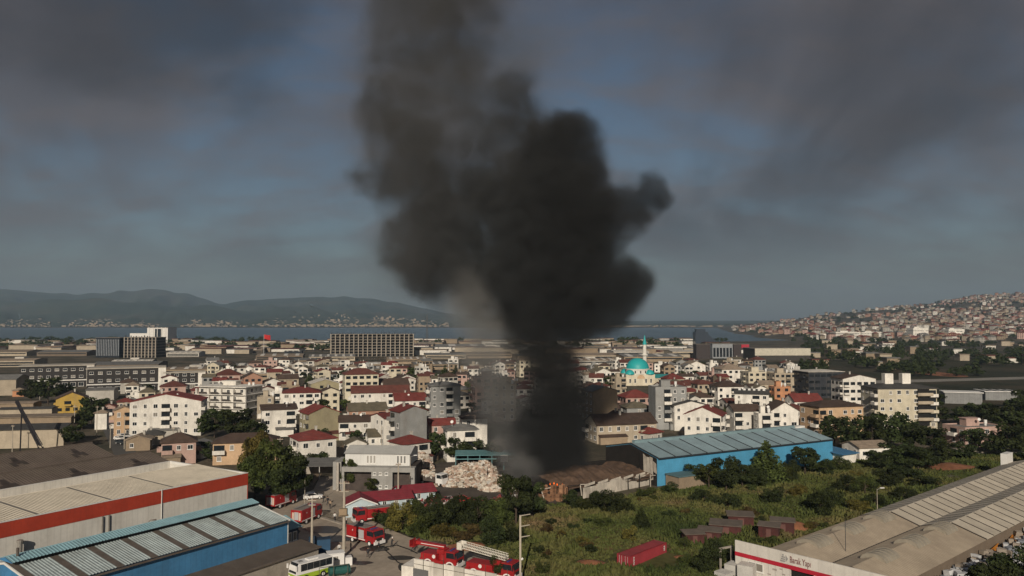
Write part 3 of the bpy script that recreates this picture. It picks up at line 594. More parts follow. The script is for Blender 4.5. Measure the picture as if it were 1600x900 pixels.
# white shed with red band
o = thing('red_band_shed', 'long white shed with a broad red band below its roof', 'warehouse', (-51.9, 156, 0), A_L)
red_band = mat('red_sheet', (0.40, 0.050, 0.024), 0.55, 0.18, 0.3, dirt=0.3, dirtcol=(0.17, 0.03, 0.02), spec=0.4, stripes=('X', 1.0, 0.06))
white_sheet = mat('white_sheet', (0.64, 0.61, 0.55), 0.6, 0.10, 0.25, dirt=0.35, dirtcol=(0.22, 0.18, 0.14), stripes=('X', 1.0, 0.10))
Lw, Ww = 62.0, 24.4
b = MB(); b.box(-Lw, 0, 0, 0, 0.25, 7.75); b.obj('wall', white_sheet, o)
b = MB(); b.box(-Lw, Ww-0.25, 0, 0, Ww, 10.0); b.obj('rear_wall', white_sheet, o)
b = MB(); b.box(-0.25, 0.253, 0, 0, Ww-0.253, 9.6); b.obj('end_wall', white_sheet, o)
b = MB(); b.box(-Lw, -0.06, 7.753, -0.003, 0.25, 10.0); b.obj('red_band', red_band, o)
b = MB(); b.box(0.003, -0.06, 0, 0.12, 1.6, 10.0); b.obj('red_pilaster', red_band, o)
b = MB(); b.box(0.003, 1.603, 7.9, 0.1, Ww, 10.05); b.obj('end_band', red_band, o)
for z, y, d_ in ((10.003, -0.1, 0.4), (10.003, Ww-0.3, 0.4)):
    b = MB(); b.box(-Lw, y, z, 0.15, y+d_, z+0.1); b.obj('coping', trim_w, o)
b = MB(); b.box(-0.3, 0.303, 9.603, 0.14, Ww-0.303, 10.1); b.obj('end_parapet', trim_w, o)
ryr = Ww*0.62; rz0, rz1, rz2 = 9.75, 10.35, 8.6
roof_w = mat('pale_roof_sheet', (0.54, 0.48, 0.385), 0.6, 0.14, 0.2, dirt=0.4, dirtcol=(0.27, 0.23, 0.18), rnd=0.07)
kx = [-Lw, -50.5, -39, -27.2, -15.5, -0.3]
for a, c in zip(kx, kx[1:]):
    b = MB(); corr(b, (a+0.45, 0.26, rz0), (1, 0, 0), (0, ryr-0.26, rz1-rz0), c-a-0.45, ryr, 0.5, 0.06, (0, -(rz1-rz0), ryr)); b.obj('roof_panel', roof_w, o)
    b = MB(); b.prism([(a, 0.26, rz0-0.02), (a+0.45, 0.26, rz0-0.02), (a+0.45, ryr, rz1-0.02), (a, ryr, rz1-0.02)], (0, 0, 0.03)); b.obj('roof_gutter', mat('grey_strip', (0.18, 0.165, 0.145)), o)
    b = MB(); corr(b, (a, Ww-0.26, rz2), (1, 0, 0), (0, -(Ww-ryr), rz1-rz2), c-a, math.hypot(Ww-ryr, rz1-rz2), 0.5, 0.06, (0, rz1-rz2, Ww-ryr)); b.obj('roof_panel', roof_w, o)
def pipe(par, x, y, z0, z1, r, m, nm='flue'):
    b = MB(); b.tube((x, y, z0), (x, y, z1), r, n=10); b.tube((x, y, z1-0.25), (x, y, z1+0.1), r*1.25, n=10); b.tube((x, y, z0+(z1-z0)*0.45), (x-1.0, y, z0+(z1-z0)*0.3), r*0.5, n=6); return b.obj(nm, m, par)
pipe(o, -42.5, -0.9, 3.0, 7.0, 0.35, mat('galvanised', (0.30, 0.28, 0.25), 0.5, metal=0.4))
b = MB(); b.tube((-18.6, -0.14, 0), (-18.6, -0.14, 10.2), 0.07, n=6); b.obj('downpipe', trim_w, o)
for x in (-29.3, -28.2):
    b = MB(); b.tube((x, -0.14, 0), (x, -0.14, 7.7), 0.14, n=6); b.obj('downpipe', mat('grey_strip', (0.18, 0.165, 0.145)), o)
b = MB(); b.tube((-21.0, -0.12, 5.0), (-21.0, -0.5, 5.4), 0.05, n=5); b.tube((-21.0, -0.5, 5.4), (-20.2, -1.1, 5.4), 0.06, 0.16, n=6); b.obj('wall_lamp', brown_sheet, o)
# brown twin-roofed works
o = thing('brown_works', 'old works hall with twin brown ridged roofs behind the red band shed', 'factory', (-51.9, 156, 0), A_L)
asb = mat('brown_cement_sheet', (0.118, 0.092, 0.074), 0.9, 0.22, 0.25, dirt=0.35, dirtcol=(0.06, 0.05, 0.042), stripes=('X', 1.05, 0.16))
dsh = mat('dark_cement_sheet', (0.055, 0.042, 0.036), 0.9, 0.2)
X1, X0 = 5.0, -75.0
for y0, y1 in ((27.2, 51.5), (51.5, 74.0)):
    ym = (y0+y1)/2; b = MB(); b.prism([(X1, y0, 0), (X1, y1, 0), (X1, y1, 7.6), (X1, ym, 10.0), (X1, y0, 7.6)], (X0-X1, 0, 0)); b.obj('wall', wmatl('tan'), o)
    for s_, ya in ((1, y0), (-1, y1)):
        k = 6; px_ = (X1-X0)/k
        for i in range(k):
            b = MB(); corr(b, (X0+i*px_-0.1, ya-s_*0.4, 7.62), (1, 0, 0), (0, s_*(ym-y0+0.4), 2.5), px_, math.hypot(ym-y0+0.4, 2.5), 0.6, 0.07, (0, -s_*2.5, ym-y0)); b.obj('roof_sheet', asb, o)
            if s_ > 0:                                  # stepped patches of skylight, built as darker raised sheets
                for j, (dx, dy) in enumerate(((0, 0.30), (1.1, 0.42), (2.3, 0.34), (1.4, 0.55))):
                    f = dy; sl_ = 2.5/(ym-y0+0.4); yy = ya-0.4+(ym-y0+0.4)*f
                    b = MB(); b.prism([(X0+i*px_+5+dx, yy, 7.62+0.12+(yy-ya+0.4)*sl_), (X0+i*px_+6.15+dx, yy, 7.62+0.12+(yy-ya+0.4)*sl_), (X0+i*px_+6.15+dx, yy+2.4, 7.62+0.12+(yy+2.8-ya)*sl_), (X0+i*px_+5+dx, yy+2.4, 7.62+0.12+(yy+2.8-ya)*sl_)], (0, 0, 0.04)); b.obj('skylight_sheet', dsh, o)
    b = MB(); b.tube((X0, ym, 10.16), (X1+0.2, ym, 10.16), 0.22, n=6); b.obj('ridge_cap', asb, o)
# yard sheds at the left edge and the dark loading boom
def simple_shed(label, x0, x1, ye, h, rot, asp, wc, rc, pitch=0.16, roof='gable', cat='warehouse', nm='yard_shed', group=None, extra=None):
    return house(x0, x1, ye, 1, rot, roof, wc, rc, asp=asp, pitch=pitch, hh=h, win=False, extra=extra, label=label, cat=cat, name=nm, group=group, dish=0)
simple_shed('cream walled shed with dark roof at the left edge behind the brown works', -60, 113, 674, 5.8, 10, 0.35, 'beige', 'darkgrey')
simple_shed('low shed with pale roof behind the cream walled shed', -70, 118, 655, 5.5, 10, 0.22, 'tan', 'tan', 0.05)
simple_shed('dark roofed shed with pale edges left of the yellow house', 10, 88, 640, 5.0, 12, 0.35, 'beige', 'darkgrey', 0.1)
simple_shed('pale flat shed roof at the left edge below the orange hut', -50, 60, 632, 5.0, 10, 0.3, 'tan', 'tan', 0.06)
simple_shed('beige warehouse end wall at the far left edge', -40, 40, 594, 8.5, 14, 0.8, 'beige', 'grey', 0.2)
simple_shed('grey sheet roof right of the yellow house', 140, 186, 610, 5.0, 15, 0.8, 'pale', 'grey', 0.15)
o = thing('loading_boom', 'dark steel conveyor boom leaning over the yard sheds', 'conveyor', (0, 0, 0))
p0 = D(60, 699, 226); p1 = D(24, 628, 236); b = MB(); up = Vector((0, 0, 0.75)); sd_ = Vector((1.1, 0, 0)); bm_ = mat('boom_steel', (0.028, 0.026, 0.03), 0.6, metal=0.3)
for a in (Vector((0, 0, 0)), sd_, up, up+sd_): b.tube(p0+a, p1+a*0.6, 0.13, n=5)
b.obj('chord', bm_, o)
b = MB(); k = 12
for i in range(k):
    a = p0.lerp(p1, i/k); c = p0.lerp(p1, (i+1)/k); b.tube(a, c+up*0.7, 0.08, n=4); b.tube(a+sd_, c+up*0.7+sd_*0.7, 0.08, n=4)
b.prism([p0+sd_*0.1+up*0.5, p0+sd_*0.9+up*0.5, p1+sd_*0.6+up*0.4, p1+up*0.4], (0, 0, 0.1)); b.obj('lattice', bm_, o)
b = MB(); b.tube((p0.x, p0.y, 0), p0+Vector((0, 0, 0.1)), 0.25, n=6); b.tube((p0.x+1, p0.y+0.4, 0), p0+Vector((1, 0.4, 0.1)), 0.25, n=6); b.tube((p1.x+3, p1.y-2, 0), p0.lerp(p1, 0.72), 0.2, n=6); b.obj('support', bm_, o)
# ---- blue shed on the right, half of it burnt down
AX = math.atan2(0.489, 0.872); ORG = Vector((89.5, 222, 0))
bright_blue = mat('bright_blue_sheet', (0.075, 0.29, 0.47), 0.6, 0.14, 0.3, dirt=0.35, dirtcol=(0.06, 0.18, 0.27), stripes=('X', 1.0, 0.06))
roof_blue = mat('dusty_blue_roof', (0.23, 0.31, 0.34), 0.55, 0.18, 0.2, dirt=0.4, dirtcol=(0.13, 0.14, 0.14), rnd=0.10)
dline = mat('dark_roof_joint', (0.03, 0.035, 0.04), 0.8)
o = thing('blue_warehouse', 'bright blue warehouse with dusty blue panelled roof right of the fire', 'warehouse', ORG, AX)
Lr, Wr, EVr, RGr = 62.5, 20.8, 6.7, 8.8
b = MB(); b.prism([(0, 0, 0), (0, Wr, 0), (0, Wr, EVr), (0, Wr/2, RGr), (0, 0, EVr)], (-Lr, 0, 0)); b.obj('wall', bright_blue, o)
k = 12; pw = Lr/k
for s_, ya in ((1, 0), (-1, Wr)):
    for i in range(k):
        e = Vector((0, s_*(Wr/2+0.4), (RGr-EVr)*(1+0.8/Wr))); z0 = EVr+0.02
        b = MB(); corr(b, (-Lr+i*pw+0.16, ya-s_*0.4, z0+0.08), (1, 0, 0), e, pw-0.32, e.length, 0.5, 0.05, (0, -s_*e.z, abs(e.y))); b.obj('roof_panel', roof_blue, o)
        b = MB(); b.prism([(-Lr+i*pw-0.16, ya-s_*0.42, z0), (-Lr+i*pw+0.16, ya-s_*0.42, z0), (-Lr+i*pw+0.16, ya-s_*0.42+e.y, z0+e.z), (-Lr+i*pw-0.16, ya-s_*0.42+e.y, z0+e.z)], (0, 0, 0.20)); b.obj('roof_joint', dline, o)
b = MB(); b.box(-Lr+1, Wr/2-0.5, RGr+0.05, -3.5, Wr/2+0.6, RGr+0.75); b.obj('ridge_vent', mat('ridge_teal', (0.19, 0.27, 0.29), 0.6), o)
b = MB(); b.box(-3.4, Wr/2-0.9, RGr-0.1, 0.2, Wr/2+0.9, RGr+0.5); b.obj('ridge_end', trim_w, o)
b = MB(); b.box(-Lr, -0.6, EVr-0.2, 0, -0.43, EVr+0.05); b.obj('gutter', dline, o)
b = MB(); b.box(0.003, -0.06, 0, 0.12, 0.3, EVr); b.obj('corner_trim', bright_blue, o)
o = thing('warehouse_annex', 'low annex with blue lean-to roof at the right end of the blue warehouse', 'shed', ORG, AX)
b = MB(); b.box(0.2, -3.5, 0, 5.5, 6, 2.9); b.obj('wall', wmatl('white'), o)
b = MB(); b.prism([(-1, -4.2, 2.93), (6.2, -4.2, 2.93), (6.2, 6.5, 3.6), (-1, 6.5, 3.6)], (0, 0, 0.15)); b.obj('roof', mat('annex_blue_roof', (0.06, 0.17, 0.30), 0.6), o)
o = thing('gate_lodge', 'small flat-roofed block with teal roof between the burnt hall and the blue wall', 'shed', ORG, AX)
b = MB(); b.box(-Lr+2, -5.5, 0, -Lr+13, -0.7, 2.9); b.obj('wall', wmatl('tan'), o)
b = MB(); b.box(-Lr+1.7, -5.8, 2.903, -Lr+13.3, -0.72, 3.1); b.obj('roof', mat('lodge_teal', (0.10, 0.17, 0.18), 0.7), o)
# burnt half: sagging roof sheets over charred trusses
o = thing('burnt_hall', 'burnt-out half of the warehouse with collapsed rusty roof', 'warehouse', ORG, AX)
char = mat('charred', (0.018, 0.015, 0.013), 0.95, 0.4, 0.4)
rust = mat('scorched_roof', (0.115, 0.072, 0.048), 0.85, 0.35, 0.25, dirt=0.6, dirtcol=(0.035, 0.026, 0.022))
burn_w = mat('scorched_white', (0.50, 0.45, 0.38), 0.85, 0.25, 0.3, dirt=0.75, dirtcol=(0.05, 0.035, 0.025))
b = MB(); b.box(-Lr-32, Wr-0.3, 0, -Lr-0.3, Wr, 3.2); b.obj('rear_wall', char, o)
b = MB(); b.prism([(-Lr-0.06, 0.05, 0.02), (-Lr-0.06, Wr-.05, 0.02), (-Lr-0.06, Wr-.05, EVr-.1), (-Lr-0.06, Wr/2, RGr-.1), (-Lr-0.06, 0.05, EVr-.1)], (-0.08, 0, 0)); b.obj('charred_gable', char, o)
rr = random.Random(5); nxs, nys = 34, 14; grid = []
def sag(x, y):
    tx = (x+Lr+32)/32; ty = y/Wr
    return 1.5+2.2*math.sin(math.pi*min(1, max(0, ty*1.05)))*(0.45+0.9*math.exp(-((tx-0.52)/0.32)**2))+3.2*max(0, tx-0.9)*8*max(0, 0.2+ty*0.3)+0.7*noise.noise(Vector((x/4, y/3, 1)))
for pi in range(6):                                     # each fallen strip of roof is its own sheet
    xa = -Lr-32+pi*5.3; b = MB(); nn, mm = 7, 16; tw = rr.uniform(-0.25, 0.25)
    for j in range(mm+1):
        for i in range(nn+1):
            x = xa+i*5.0/nn; y = 0.6+j*(Wr-1.4)/mm
            b.v.append((x, y, sag(x, y)+tw*(i/nn-0.5)*2+0.10*(i % 2)+0.15*noise.noise(Vector((x, y, pi)))))
    b.f = [(j*(nn+1)+i, j*(nn+1)+i+1, (j+1)*(nn+1)+i+1, (j+1)*(nn+1)+i) for j in range(mm) for i in range(nn)]; b.m = [0]*len(b.f)
    b.obj('fallen_roof_sheet', rust if pi > 0 else char, o)
for i in range(10):
    x = -Lr-32+i*3.3; b = MB(); t = rr.uniform(-0.6, 0.6)
    b.tube((x, -0.2, 0.2), (x+t, 0.5, 2.4+rr.uniform(0, 1.0)), 0.12, n=4); b.tube((x+t, 0.5, 2.6), (x+3.3, 0.4, 2.3+rr.uniform(0, .5)), 0.1, n=4); b.obj('bent_truss', char if i % 3 else burn_w, o)
for i in range(7):                                      # torn cladding hanging at the break
    b = MB(); y = 0.2+i*1.25; h1 = EVr+ (RGr-EVr)*(1-abs(y-Wr/2)/(Wr/2))
    x = -Lr-0.35-rr.uniform(0, 0.4); lo_ = rr.uniform(0.5, 3.2)
    b.prism([(x, y-0.5, lo_), (x, y+0.6, lo_+rr.uniform(-.6, .8)), (x-0.2, y+0.55, h1-rr.uniform(0.0, .8)), (x-0.1, y-0.4, h1-rr.uniform(0.2, 1.4))], (-0.06, 0, 0)); b.obj('torn_cladding', burn_w if i < 4 else char, o)
# boundary wall of the burnt plot
o = thing('boundary_wall', 'scorched white boundary wall between the field and the burnt hall', 'wall', (0, 0, 0))
pa, pb = G(912, 779), G(1082, 744); dv = (pb-pa); k = 9; u_ = dv.normalized(); nn_ = Vector((u_.y, -u_.x, 0))
for i in range(k):
    a = pa+dv*(i/k); c = pa+dv*((i+1)/k-0.006); h_ = 2.35+0.25*((i*7) % 3); b = MB()
    b.prism([a, c, c+nn_*-0.25, a+nn_*-0.25], (0, 0, h_)); b.obj('wall_panel', burn_w, o)
for i in range(5):
    a = pa+dv*(i/k+0.02)+nn_*-0.5; b = MB(); b.prism([a+Vector((0, 0, 2.3)), a+dv*0.085+Vector((0, 0, 2.7)), a+dv*0.085+Vector((0, 0, 3.25)), a+Vector((0, 0, 2.9))], nn_*-0.08); b.obj('bent_strip', burn_w, o)
# stacked scorched pallets and the flame licking behind them
for i in range(9):
    q = G(846+i*4.6, 783-(i % 3)*2); o = thing('pallet_stack', ('leftmost', 'second', 'third', 'fourth', 'middle', 'fourth from right', 'third from right', 'second from right', 'rightmost')[i]+' stack of scorched orange crates at the foot of the smoke', 'crate stack', q, 0.3+0.1*i, 'crates at the foot of the smoke')
    for j in range(2+(i*5) % 3):
        b = MB(); z = j*0.85
        b.box(-0.55, -0.45, z, 0.55, 0.45, z+0.1); b.box(-0.55, -0.45, z+0.103, -0.47, 0.45, z+0.8); b.box(0.47, -0.45, z+0.103, 0.55, 0.45, z+0.8); b.box(-0.465, -0.45, z+0.3, 0.465, -0.38, z+0.45); b.box(-0.465, -0.45, z+0.6, 0.465, -0.38, z+0.75); b.obj('crate', mat('orange_crate', (0.30, 0.16, 0.09), 0.8, 0.3, rnd=0.3), o)
fm = bpy.data.materials.new('flame'); fm.use_nodes = True; t_ = fm.node_tree; em = t_.nodes.new('ShaderNodeEmission'); em.inputs[0].default_value = (1.0, 0.16, 0.02, 1); em.inputs[1].default_value = 1.6
t_.links.new(em.outputs[0], t_.nodes['Material Output'].inputs['Surface'])
c = G(866, 775); b = MB(); 
for dx, hh_, r_ in ((0, 0.9, 0.22), (0.7, 0.6, 0.2), (-0.9, 0.7, 0.2), (1.9, 0.5, 0.16), (-1.7, .4, .15)): b.lathe([(r_*0.5, 0), (r_, hh_*0.25), (r_*0.7, hh_*0.55), (r_*0.25, hh_*0.85), (0.02, hh_)], 8, (dx, 0.1*dx))
tag(b.obj('flames', fm, loc=(c.x, c.y+0.8, 2.1), smooth=True), 'small orange flames at the foot of the black smoke', 'fire', kind='stuff')
# ---- sign-fronted hall at the lower right
AR = math.atan2(0.66, 0.75)
o = thing('sign_front_hall', 'long twin-roofed hall with a lettered white front in the lower right', 'warehouse', (35.1, 125.4, 0), AR)
pale_roof = mat('pale_ribbed_roof', (0.50, 0.44, 0.35), 0.65, 0.14, 0.2, dirt=0.4, dirtcol=(0.25, 0.2, 0.15), rnd=0.10, stripes=('X', 0.5, 0.10))
dust_roof = mat('dusty_brown_roof', (0.36, 0.295, 0.22), 0.75, 0.20, 0.12, dirt=0.45, dirtcol=(0.17, 0.13, 0.10))
cream_sheet = mat('cream_front_sheet', (0.64, 0.60, 0.54), 0.7, 0.08, dirt=0.25, dirtcol=(0.3, 0.26, 0.22), stripes=('Y', 1.15, 0.18))
# local frame: x runs back along the hall, y runs to the left, so the front lies on x = 0 from y = 0 to y = -21.6
Wg = 10.1; y_off = -3.3; EVg, RGg, LEN, SPL = 3.9, 5.5, 118.0, 36.0
for gi in (0, 1):
    ya = y_off-gi*Wg; yb_ = ya-Wg; ym = (ya+yb_)/2
    b = MB(); b.prism([(0.3, yb_, 0), (0.3, ya, 0), (0.3, ya, EVg), (0.3, ym, RGg), (0.3, yb_, EVg)][::-1], (LEN, 0, 0)); b.obj('wall', wmatl('works'), o)  # dark brown puts the shade of the long side under the eaves into the colour
    for s_, y0 in ((1, yb_), (-1, ya)):
        ov_ = 0.45 if (gi == 0 and s_ < 0) or (gi == 1 and s_ > 0) else 0.0
        e = Vector((0, s_*(Wg/2+ov_), (RGg-EVg)*(1+2*ov_/Wg))); z0 = EVg+0.05-(RGg-EVg)*2*ov_/Wg; nr = (0, -s_*e.z, abs(e.y))
        b = MB(); corr(b, (0.35, y0-s_*ov_, z0), (1, 0, 0), e, SPL, e.length, 0.6, 0.03, nr); b.obj('roof_sheet', dust_roof, o)
        k = 24; pw = (LEN-SPL)/k
        for i in range(k):
            xa = SPL+0.35+i*pw; gap = 0.02
            b = MB(); b.prism([(xa+gap, y0-s_*ov_, z0+0.02), (xa+pw, y0-s_*ov_, z0+0.02), (xa+pw, y0-s_*ov_+e.y, z0+0.02+e.z), (xa+gap, y0-s_*ov_+e.y, z0+0.02+e.z)], (0, 0, 0.09)); b.obj('roof_panel', pale_roof, o)
            b = MB(); b.prism([(xa-.16, y0-s_*ov_, z0+.05), (xa+.16, y0-s_*ov_, z0+.05), (xa+.16, y0-s_*ov_+e.y*.97, z0+.05+e.z*.97), (xa-.16, y0-s_*ov_+e.y*.97, z0+.05+e.z*.97)], (0, 0, .1)); b.obj('roof_joint', mat('dark_joint_brown', (0.05, 0.042, 0.035)), o)
        b = MB(); b.prism([(SPL+0.36, y0-s_*ov_, z0-0.03), (LEN, y0-s_*ov_, z0-0.03), (LEN, y0-s_*ov_+e.y, z0-0.03+e.z), (SPL+0.36, y0-s_*ov_+e.y, z0-0.03+e.z)], (0, 0, 0.03)); b.obj('roof_underlay', mat('dark_joint_brown', (0.05, 0.042, 0.035)), o)
    for i in range(3):                                  # barrel skylights astride the ridge
        b = MB(); x = 7.0+i*11.4; nn = 10; vs = []
        for j in range(nn+1):
            a = math.pi*(j/nn-0.5)*0.92; vs += [(x, ym+math.sin(a)*1.9, RGg-0.65+math.cos(a)*1.15), (x+4.6, ym+math.sin(a)*1.9, RGg-0.65+math.cos(a)*1.15)]
        b.add(vs, [(2*j, 2*j+2, 2*j+3, 2*j+1) for j in range(nn)]+[tuple(range(0, 2*nn+2, 2))[::-1], tuple(range(1, 2*nn+3, 2))])
        sk_ = b.obj('skylight', mat('skylight_plastic', (0.30, 0.265, 0.21), 0.5, 0.15, dirt=0.3), o)
        for q in (0.0, 1.15, 2.3, 3.45, 4.6):
            b = MB()
            for j in range(nn):
                a0, a1 = (math.pi*(t/nn-0.5)*0.92 for t in (j, j+1)); b.tube((x+q, ym+math.sin(a0)*1.92, RGg-0.65+math.cos(a0)*1.17), (x+q, ym+math.sin(a1)*1.92, RGg-0.65+math.cos(a1)*1.17), 0.06, n=4, cap=False)
            b.obj('skylight_rib', mat('skylight_plastic', (0.30, 0.265, 0.21), 0.5, 0.15, dirt=0.3), sk_)
b = MB(); b.box(0.6, y_off-Wg-0.35, EVg+0.02, LEN-5, y_off-Wg+0.35, EVg+0.10); b.obj('valley_gutter', mat('gutter_grime', (0.05, 0.043, 0.035), 0.9, 0.4), o)
ft, ftz = 5.5, 3.75
for i in range(12):                                     # front fascia panels
    y1 = -i*1.96; y0 = y1-1.94; b = MB(); b.box(-0.12, y0, ftz, 0.12, y1, ft); b.obj('fascia_panel', mat('cream_fascia', (0.62, 0.58, 0.52), 0.7, 0.08, dirt=0.2, rnd=0.04), o)
b = MB(); b.box(-0.16, -23.5, ftz-0.62, 0.12, 0, ftz-0.004); b.obj('red_stripe', mat('crimson_stripe', (0.42, 0.022, 0.04), 0.5, 0.10), o)
b = MB(); b.box(-0.1, -9.3, 0, 0.25, 0, ftz-0.63); b.box(-0.1, -23.5, 0, 0.25, -13.0, ftz-0.63); b.box(-0.1, -12.997, 0, 0.25, -9.303, 0.4); b.obj('front_wall', cream_sheet, o)
b = MB(); b.box(0.255, -13.0, 0.4, 0.29, -9.3, ftz-0.65); b.obj('door_opening', dark_opening, o)
link('window', win_mesh(2.6, 1.3), o, (-0.11, -3.6, 1.5), R(-90))
for y, z, s_ in ((-6.8, 2.5, .5), (-7.9, 2.8, .35), (-8.3, 2.1, .35), (-5.9, 1.6, .4), (-8.0, 1.3, .3)):
    b = MB(); b.cbox((-0.13, y, z), (0.04, s_*1.4, s_*0.5)); b.obj('wall_stain_plate', mat('faded_print', (0.42, 0.36, 0.32), 0.8, 0.3), o)
fc = bpy.data.curves.new('lettering', 'FONT'); fc.body = 'Barak Yapı'; fc.size = 1.3; fc.extrude = 0.02; fc.offset = 0.015; fc.resolution_u = 3; fc.space_character = 1.05
fo = bpy.data.objects.new('lettering_source', fc); COL.objects.link(fo); bpy.context.view_layer.update()
lm = bpy.data.meshes.new_from_object(fo.evaluated_get(bpy.context.evaluated_depsgraph_get())); bpy.data.objects.remove(fo); lm.materials.clear(); lm.materials.append(mat('letter_brown', (0.24, 0.13, 0.12), 0.7))
fo = link('lettering', lm, o, (-0.15, -9.3, ftz+0.40), scale=(0.56, 1, 1)); fo.rotation_euler = (R(90), 0, R(-90))
for i in range(4):
    b = MB(); b.box(-0.16, -8.55+0.22*(i == 3), ftz+0.25+i*0.3, -0.123, -7.75-0.12*i, ftz+0.45+i*0.3); b.obj('emblem_bar', mat('emblem_grey', (0.30, 0.29, 0.28), 0.7), o)
b = MB(); b.prism([(-0.16, -8.66, ftz+0.35), (-0.16, -9.05, ftz+0.8), (-0.16, -8.66, ftz+1.3)], (0.037, 0, 0)); b.obj('emblem_arrow', mat('emblem_grey', (0.30, 0.29, 0.28), 0.7), o)
b = MB(); b.tube((11, y_off-Wg+1.0, EVg), (11, y_off-Wg+1.0, EVg+5.2), 0.05, n=5); b.obj('aerial', dline, o)
b = MB(); b.box(LEN-4, y_off-0.5, 0, LEN+0.5, y_off+0.9, 6.6); b.obj('end_parapet', trim_w, o)
# clutter by its long side
rr = random.Random(3)
for i, (x, c_) in enumerate(((14, 'orange'), (30, 'orange'), (46, 'orange'))):
    t = thing('skip', ['orange skip beside the near end of the sign-fronted hall', 'orange skip among bags along the long side of the sign-fronted hall', 'orange skip under the pale roof of the sign-fronted hall'][i], 'skip', G((1432, 1541, 1594)[i], (916, 873, 856)[i]), AR+0.1*i, 'orange skips beside the sign-fronted hall')
    b = MB(); pr = [(-2.6, 0, 0.15), (2.6, 0, 0.15), (3.1, 0, 2.0), (-3.1, 0, 2.0)]; b.prism([(a, -1.1, z) for a, _, z in pr], (0, 0.1, 0)); b.prism([(a, 1.0, z) for a, _, z in pr], (0, 0.1, 0)); b.add([(-2.6, -1, .15), (2.6, -1, .15), (2.6, 1, .15), (-2.6, 1, .15), (-3.1, -1, 2), (-3.1, 1, 2), (3.1, -1, 2), (3.1, 1, 2)], [(0, 3, 2, 1), (0, 4, 5, 3), (1, 2, 7, 6)])
    b.obj('tub', mat('skip_orange', (0.52, 0.20, 0.03), 0.6, 0.15), t); b = MB(); b.box(-3.2, -1.2, 1.98, 3.2, -1.1, 2.15); b.box(-3.2, 1.1, 1.98, 3.2, 1.2, 2.15); b.obj('rim', mat('skip_orange', (0.52, 0.20, 0.03), 0.6, 0.15), t)
b = MB()
for i in range(520):
    p = Matrix.Rotation(AR, 3, 'Z')@Vector((rr.uniform(6, 62), rr.uniform(-28, -24.2), 0))+Vector((35.1, 125.4, 0)); s_ = rr.uniform(0.25, 0.75); z = rr.uniform(0, 2.0); a = rr.uniform(0, 3)
    vs = [Matrix.Rotation(a, 3, 'Z')@Vector((sx_*s_*rr.uniform(.6, 1), sy_*s_*rr.uniform(.6, 1), sz_*s_*rr.uniform(.5, .9)+z+.4)) + p for sz_ in (-1, 1) for sx_, sy_ in ((-1, -1), (1, -1), (1, 1), (-1, 1))]
    b.add(vs, [(0, 3, 2, 1), (4, 5, 6, 7), (0, 1, 5, 4), (1, 2, 6, 5), (2, 3, 7, 6), (3, 0, 4, 7)], rr.randrange(3))
tag(b.obj('scrap_bags', [mat('bag_white', (0.5, 0.5, 0.5)), mat('bag_grey', (0.2, 0.21, 0.23)), mat('bag_tan', (0.3, 0.25, 0.2))], smooth=False), 'heaps of white and grey bags along the side of the sign-fronted hall', 'bags', kind='stuff')
# brown sheds behind the fascia and in the field
rusty = mat('rusty_hut', (0.075, 0.022, 0.019), 0.85, 0.35, dirt=0.6, dirtcol=(0.03, 0.02, 0.017)); hutroof = mat('hut_roof_grey', (0.13, 0.105, 0.085), 0.85, 0.25, dirt=0.3)
def hut(label, px, py, wpx, h, rot, asp=0.6, m=rusty):
    c = G(px, py); w = wpx/F*c.y; l = w*asp; t = thing('field_hut', label, 'hut', (c.x, c.y+l/2, 0), R(rot), 'rusty huts in the field')
    b = MB(); b.box(-w/2, -l/2, 0, w/2, l/2, h); b.obj('wall', m, t)
    b = MB(); b.prism([(-w/2-.25, -l/2-.25, h+0.003), (w/2+.25, -l/2-.25, h+0.003), (w/2+.25, l/2+.25, h+0.3), (-w/2-.25, l/2+.25, h+0.3)], (0, 0, 0.12)); b.obj('roof', hutroof, t)
    b = MB(); b.box(-w*0.12, -l/2-0.05, 0, w*0.12, -l/2-0.003, h*0.85); b.obj('door', mat('rusty_door', (0.13, 0.06, 0.05), 0.8), t)
    return t
hut('red hut nearest the field, leftmost of the rusty huts', 1085, 852, 30, 1.9, 8)
hut('low grey-roofed hut second in the row of rusty huts', 1112, 846, 34, 1.7, -20)
hut('wide dark hut in the middle of the row of rusty huts', 1138, 838, 46, 1.9, -18, 0.6)
hut('tall dark red hut at the back end of the rusty huts', 1160, 826, 38, 2.3, -10, 0.6)
hut('brown hut just behind the left end of the sign wall', 1205, 846, 30, 2.6, -25)
hut('long grey-roofed hut behind the sign wall beside the orange heap', 1226, 838, 34, 2.6, -18, 0.5)
# red shipping container
o = thing('shipping_container', 'faded red shipping container lying in the field', 'container', G(996, 880), 0)
pa, pb = G(984, 890), G(1041, 867); an = math.atan2((pb-pa).y, (pb-pa).x); o.location = pa; o.rotation_euler = (0, 0, an)
cred = mat('container_red', (0.26, 0.028, 0.036), 0.6, 0.14, 0.4, dirt=0.25, dirtcol=(0.12, 0.05, 0.04)); LC, WC, HC = 11.0, 2.5, 2.1
b = MB(); corr(b, (0.15, 0.04, 0.15), (1, 0, 0), (0, 0, 1), LC-0.3, HC-0.3, 0.32, -0.05, (0, -1, 0)); b.obj('side_panel', cred, o)
b = MB(); corr(b, (0.15, WC-0.04, 0.15), (1, 0, 0), (0, 0, 1), LC-0.3, HC-0.3, 0.32, -0.05, (0, 1, 0)); b.obj('side_panel', cred, o)
b = MB(); b.box(0.1, 0.06, HC-0.08, LC-0.1, WC-0.06, HC-0.02); b.obj('top_panel', mat('container_top', (0.30, 0.045, 0.05), 0.65, 0.2, dirt=0.3), o)
b = MB(); b.box(0.08, 0.05, 0.02, LC-0.08, WC-0.05, 0.14); b.obj('floor_panel', char, o)
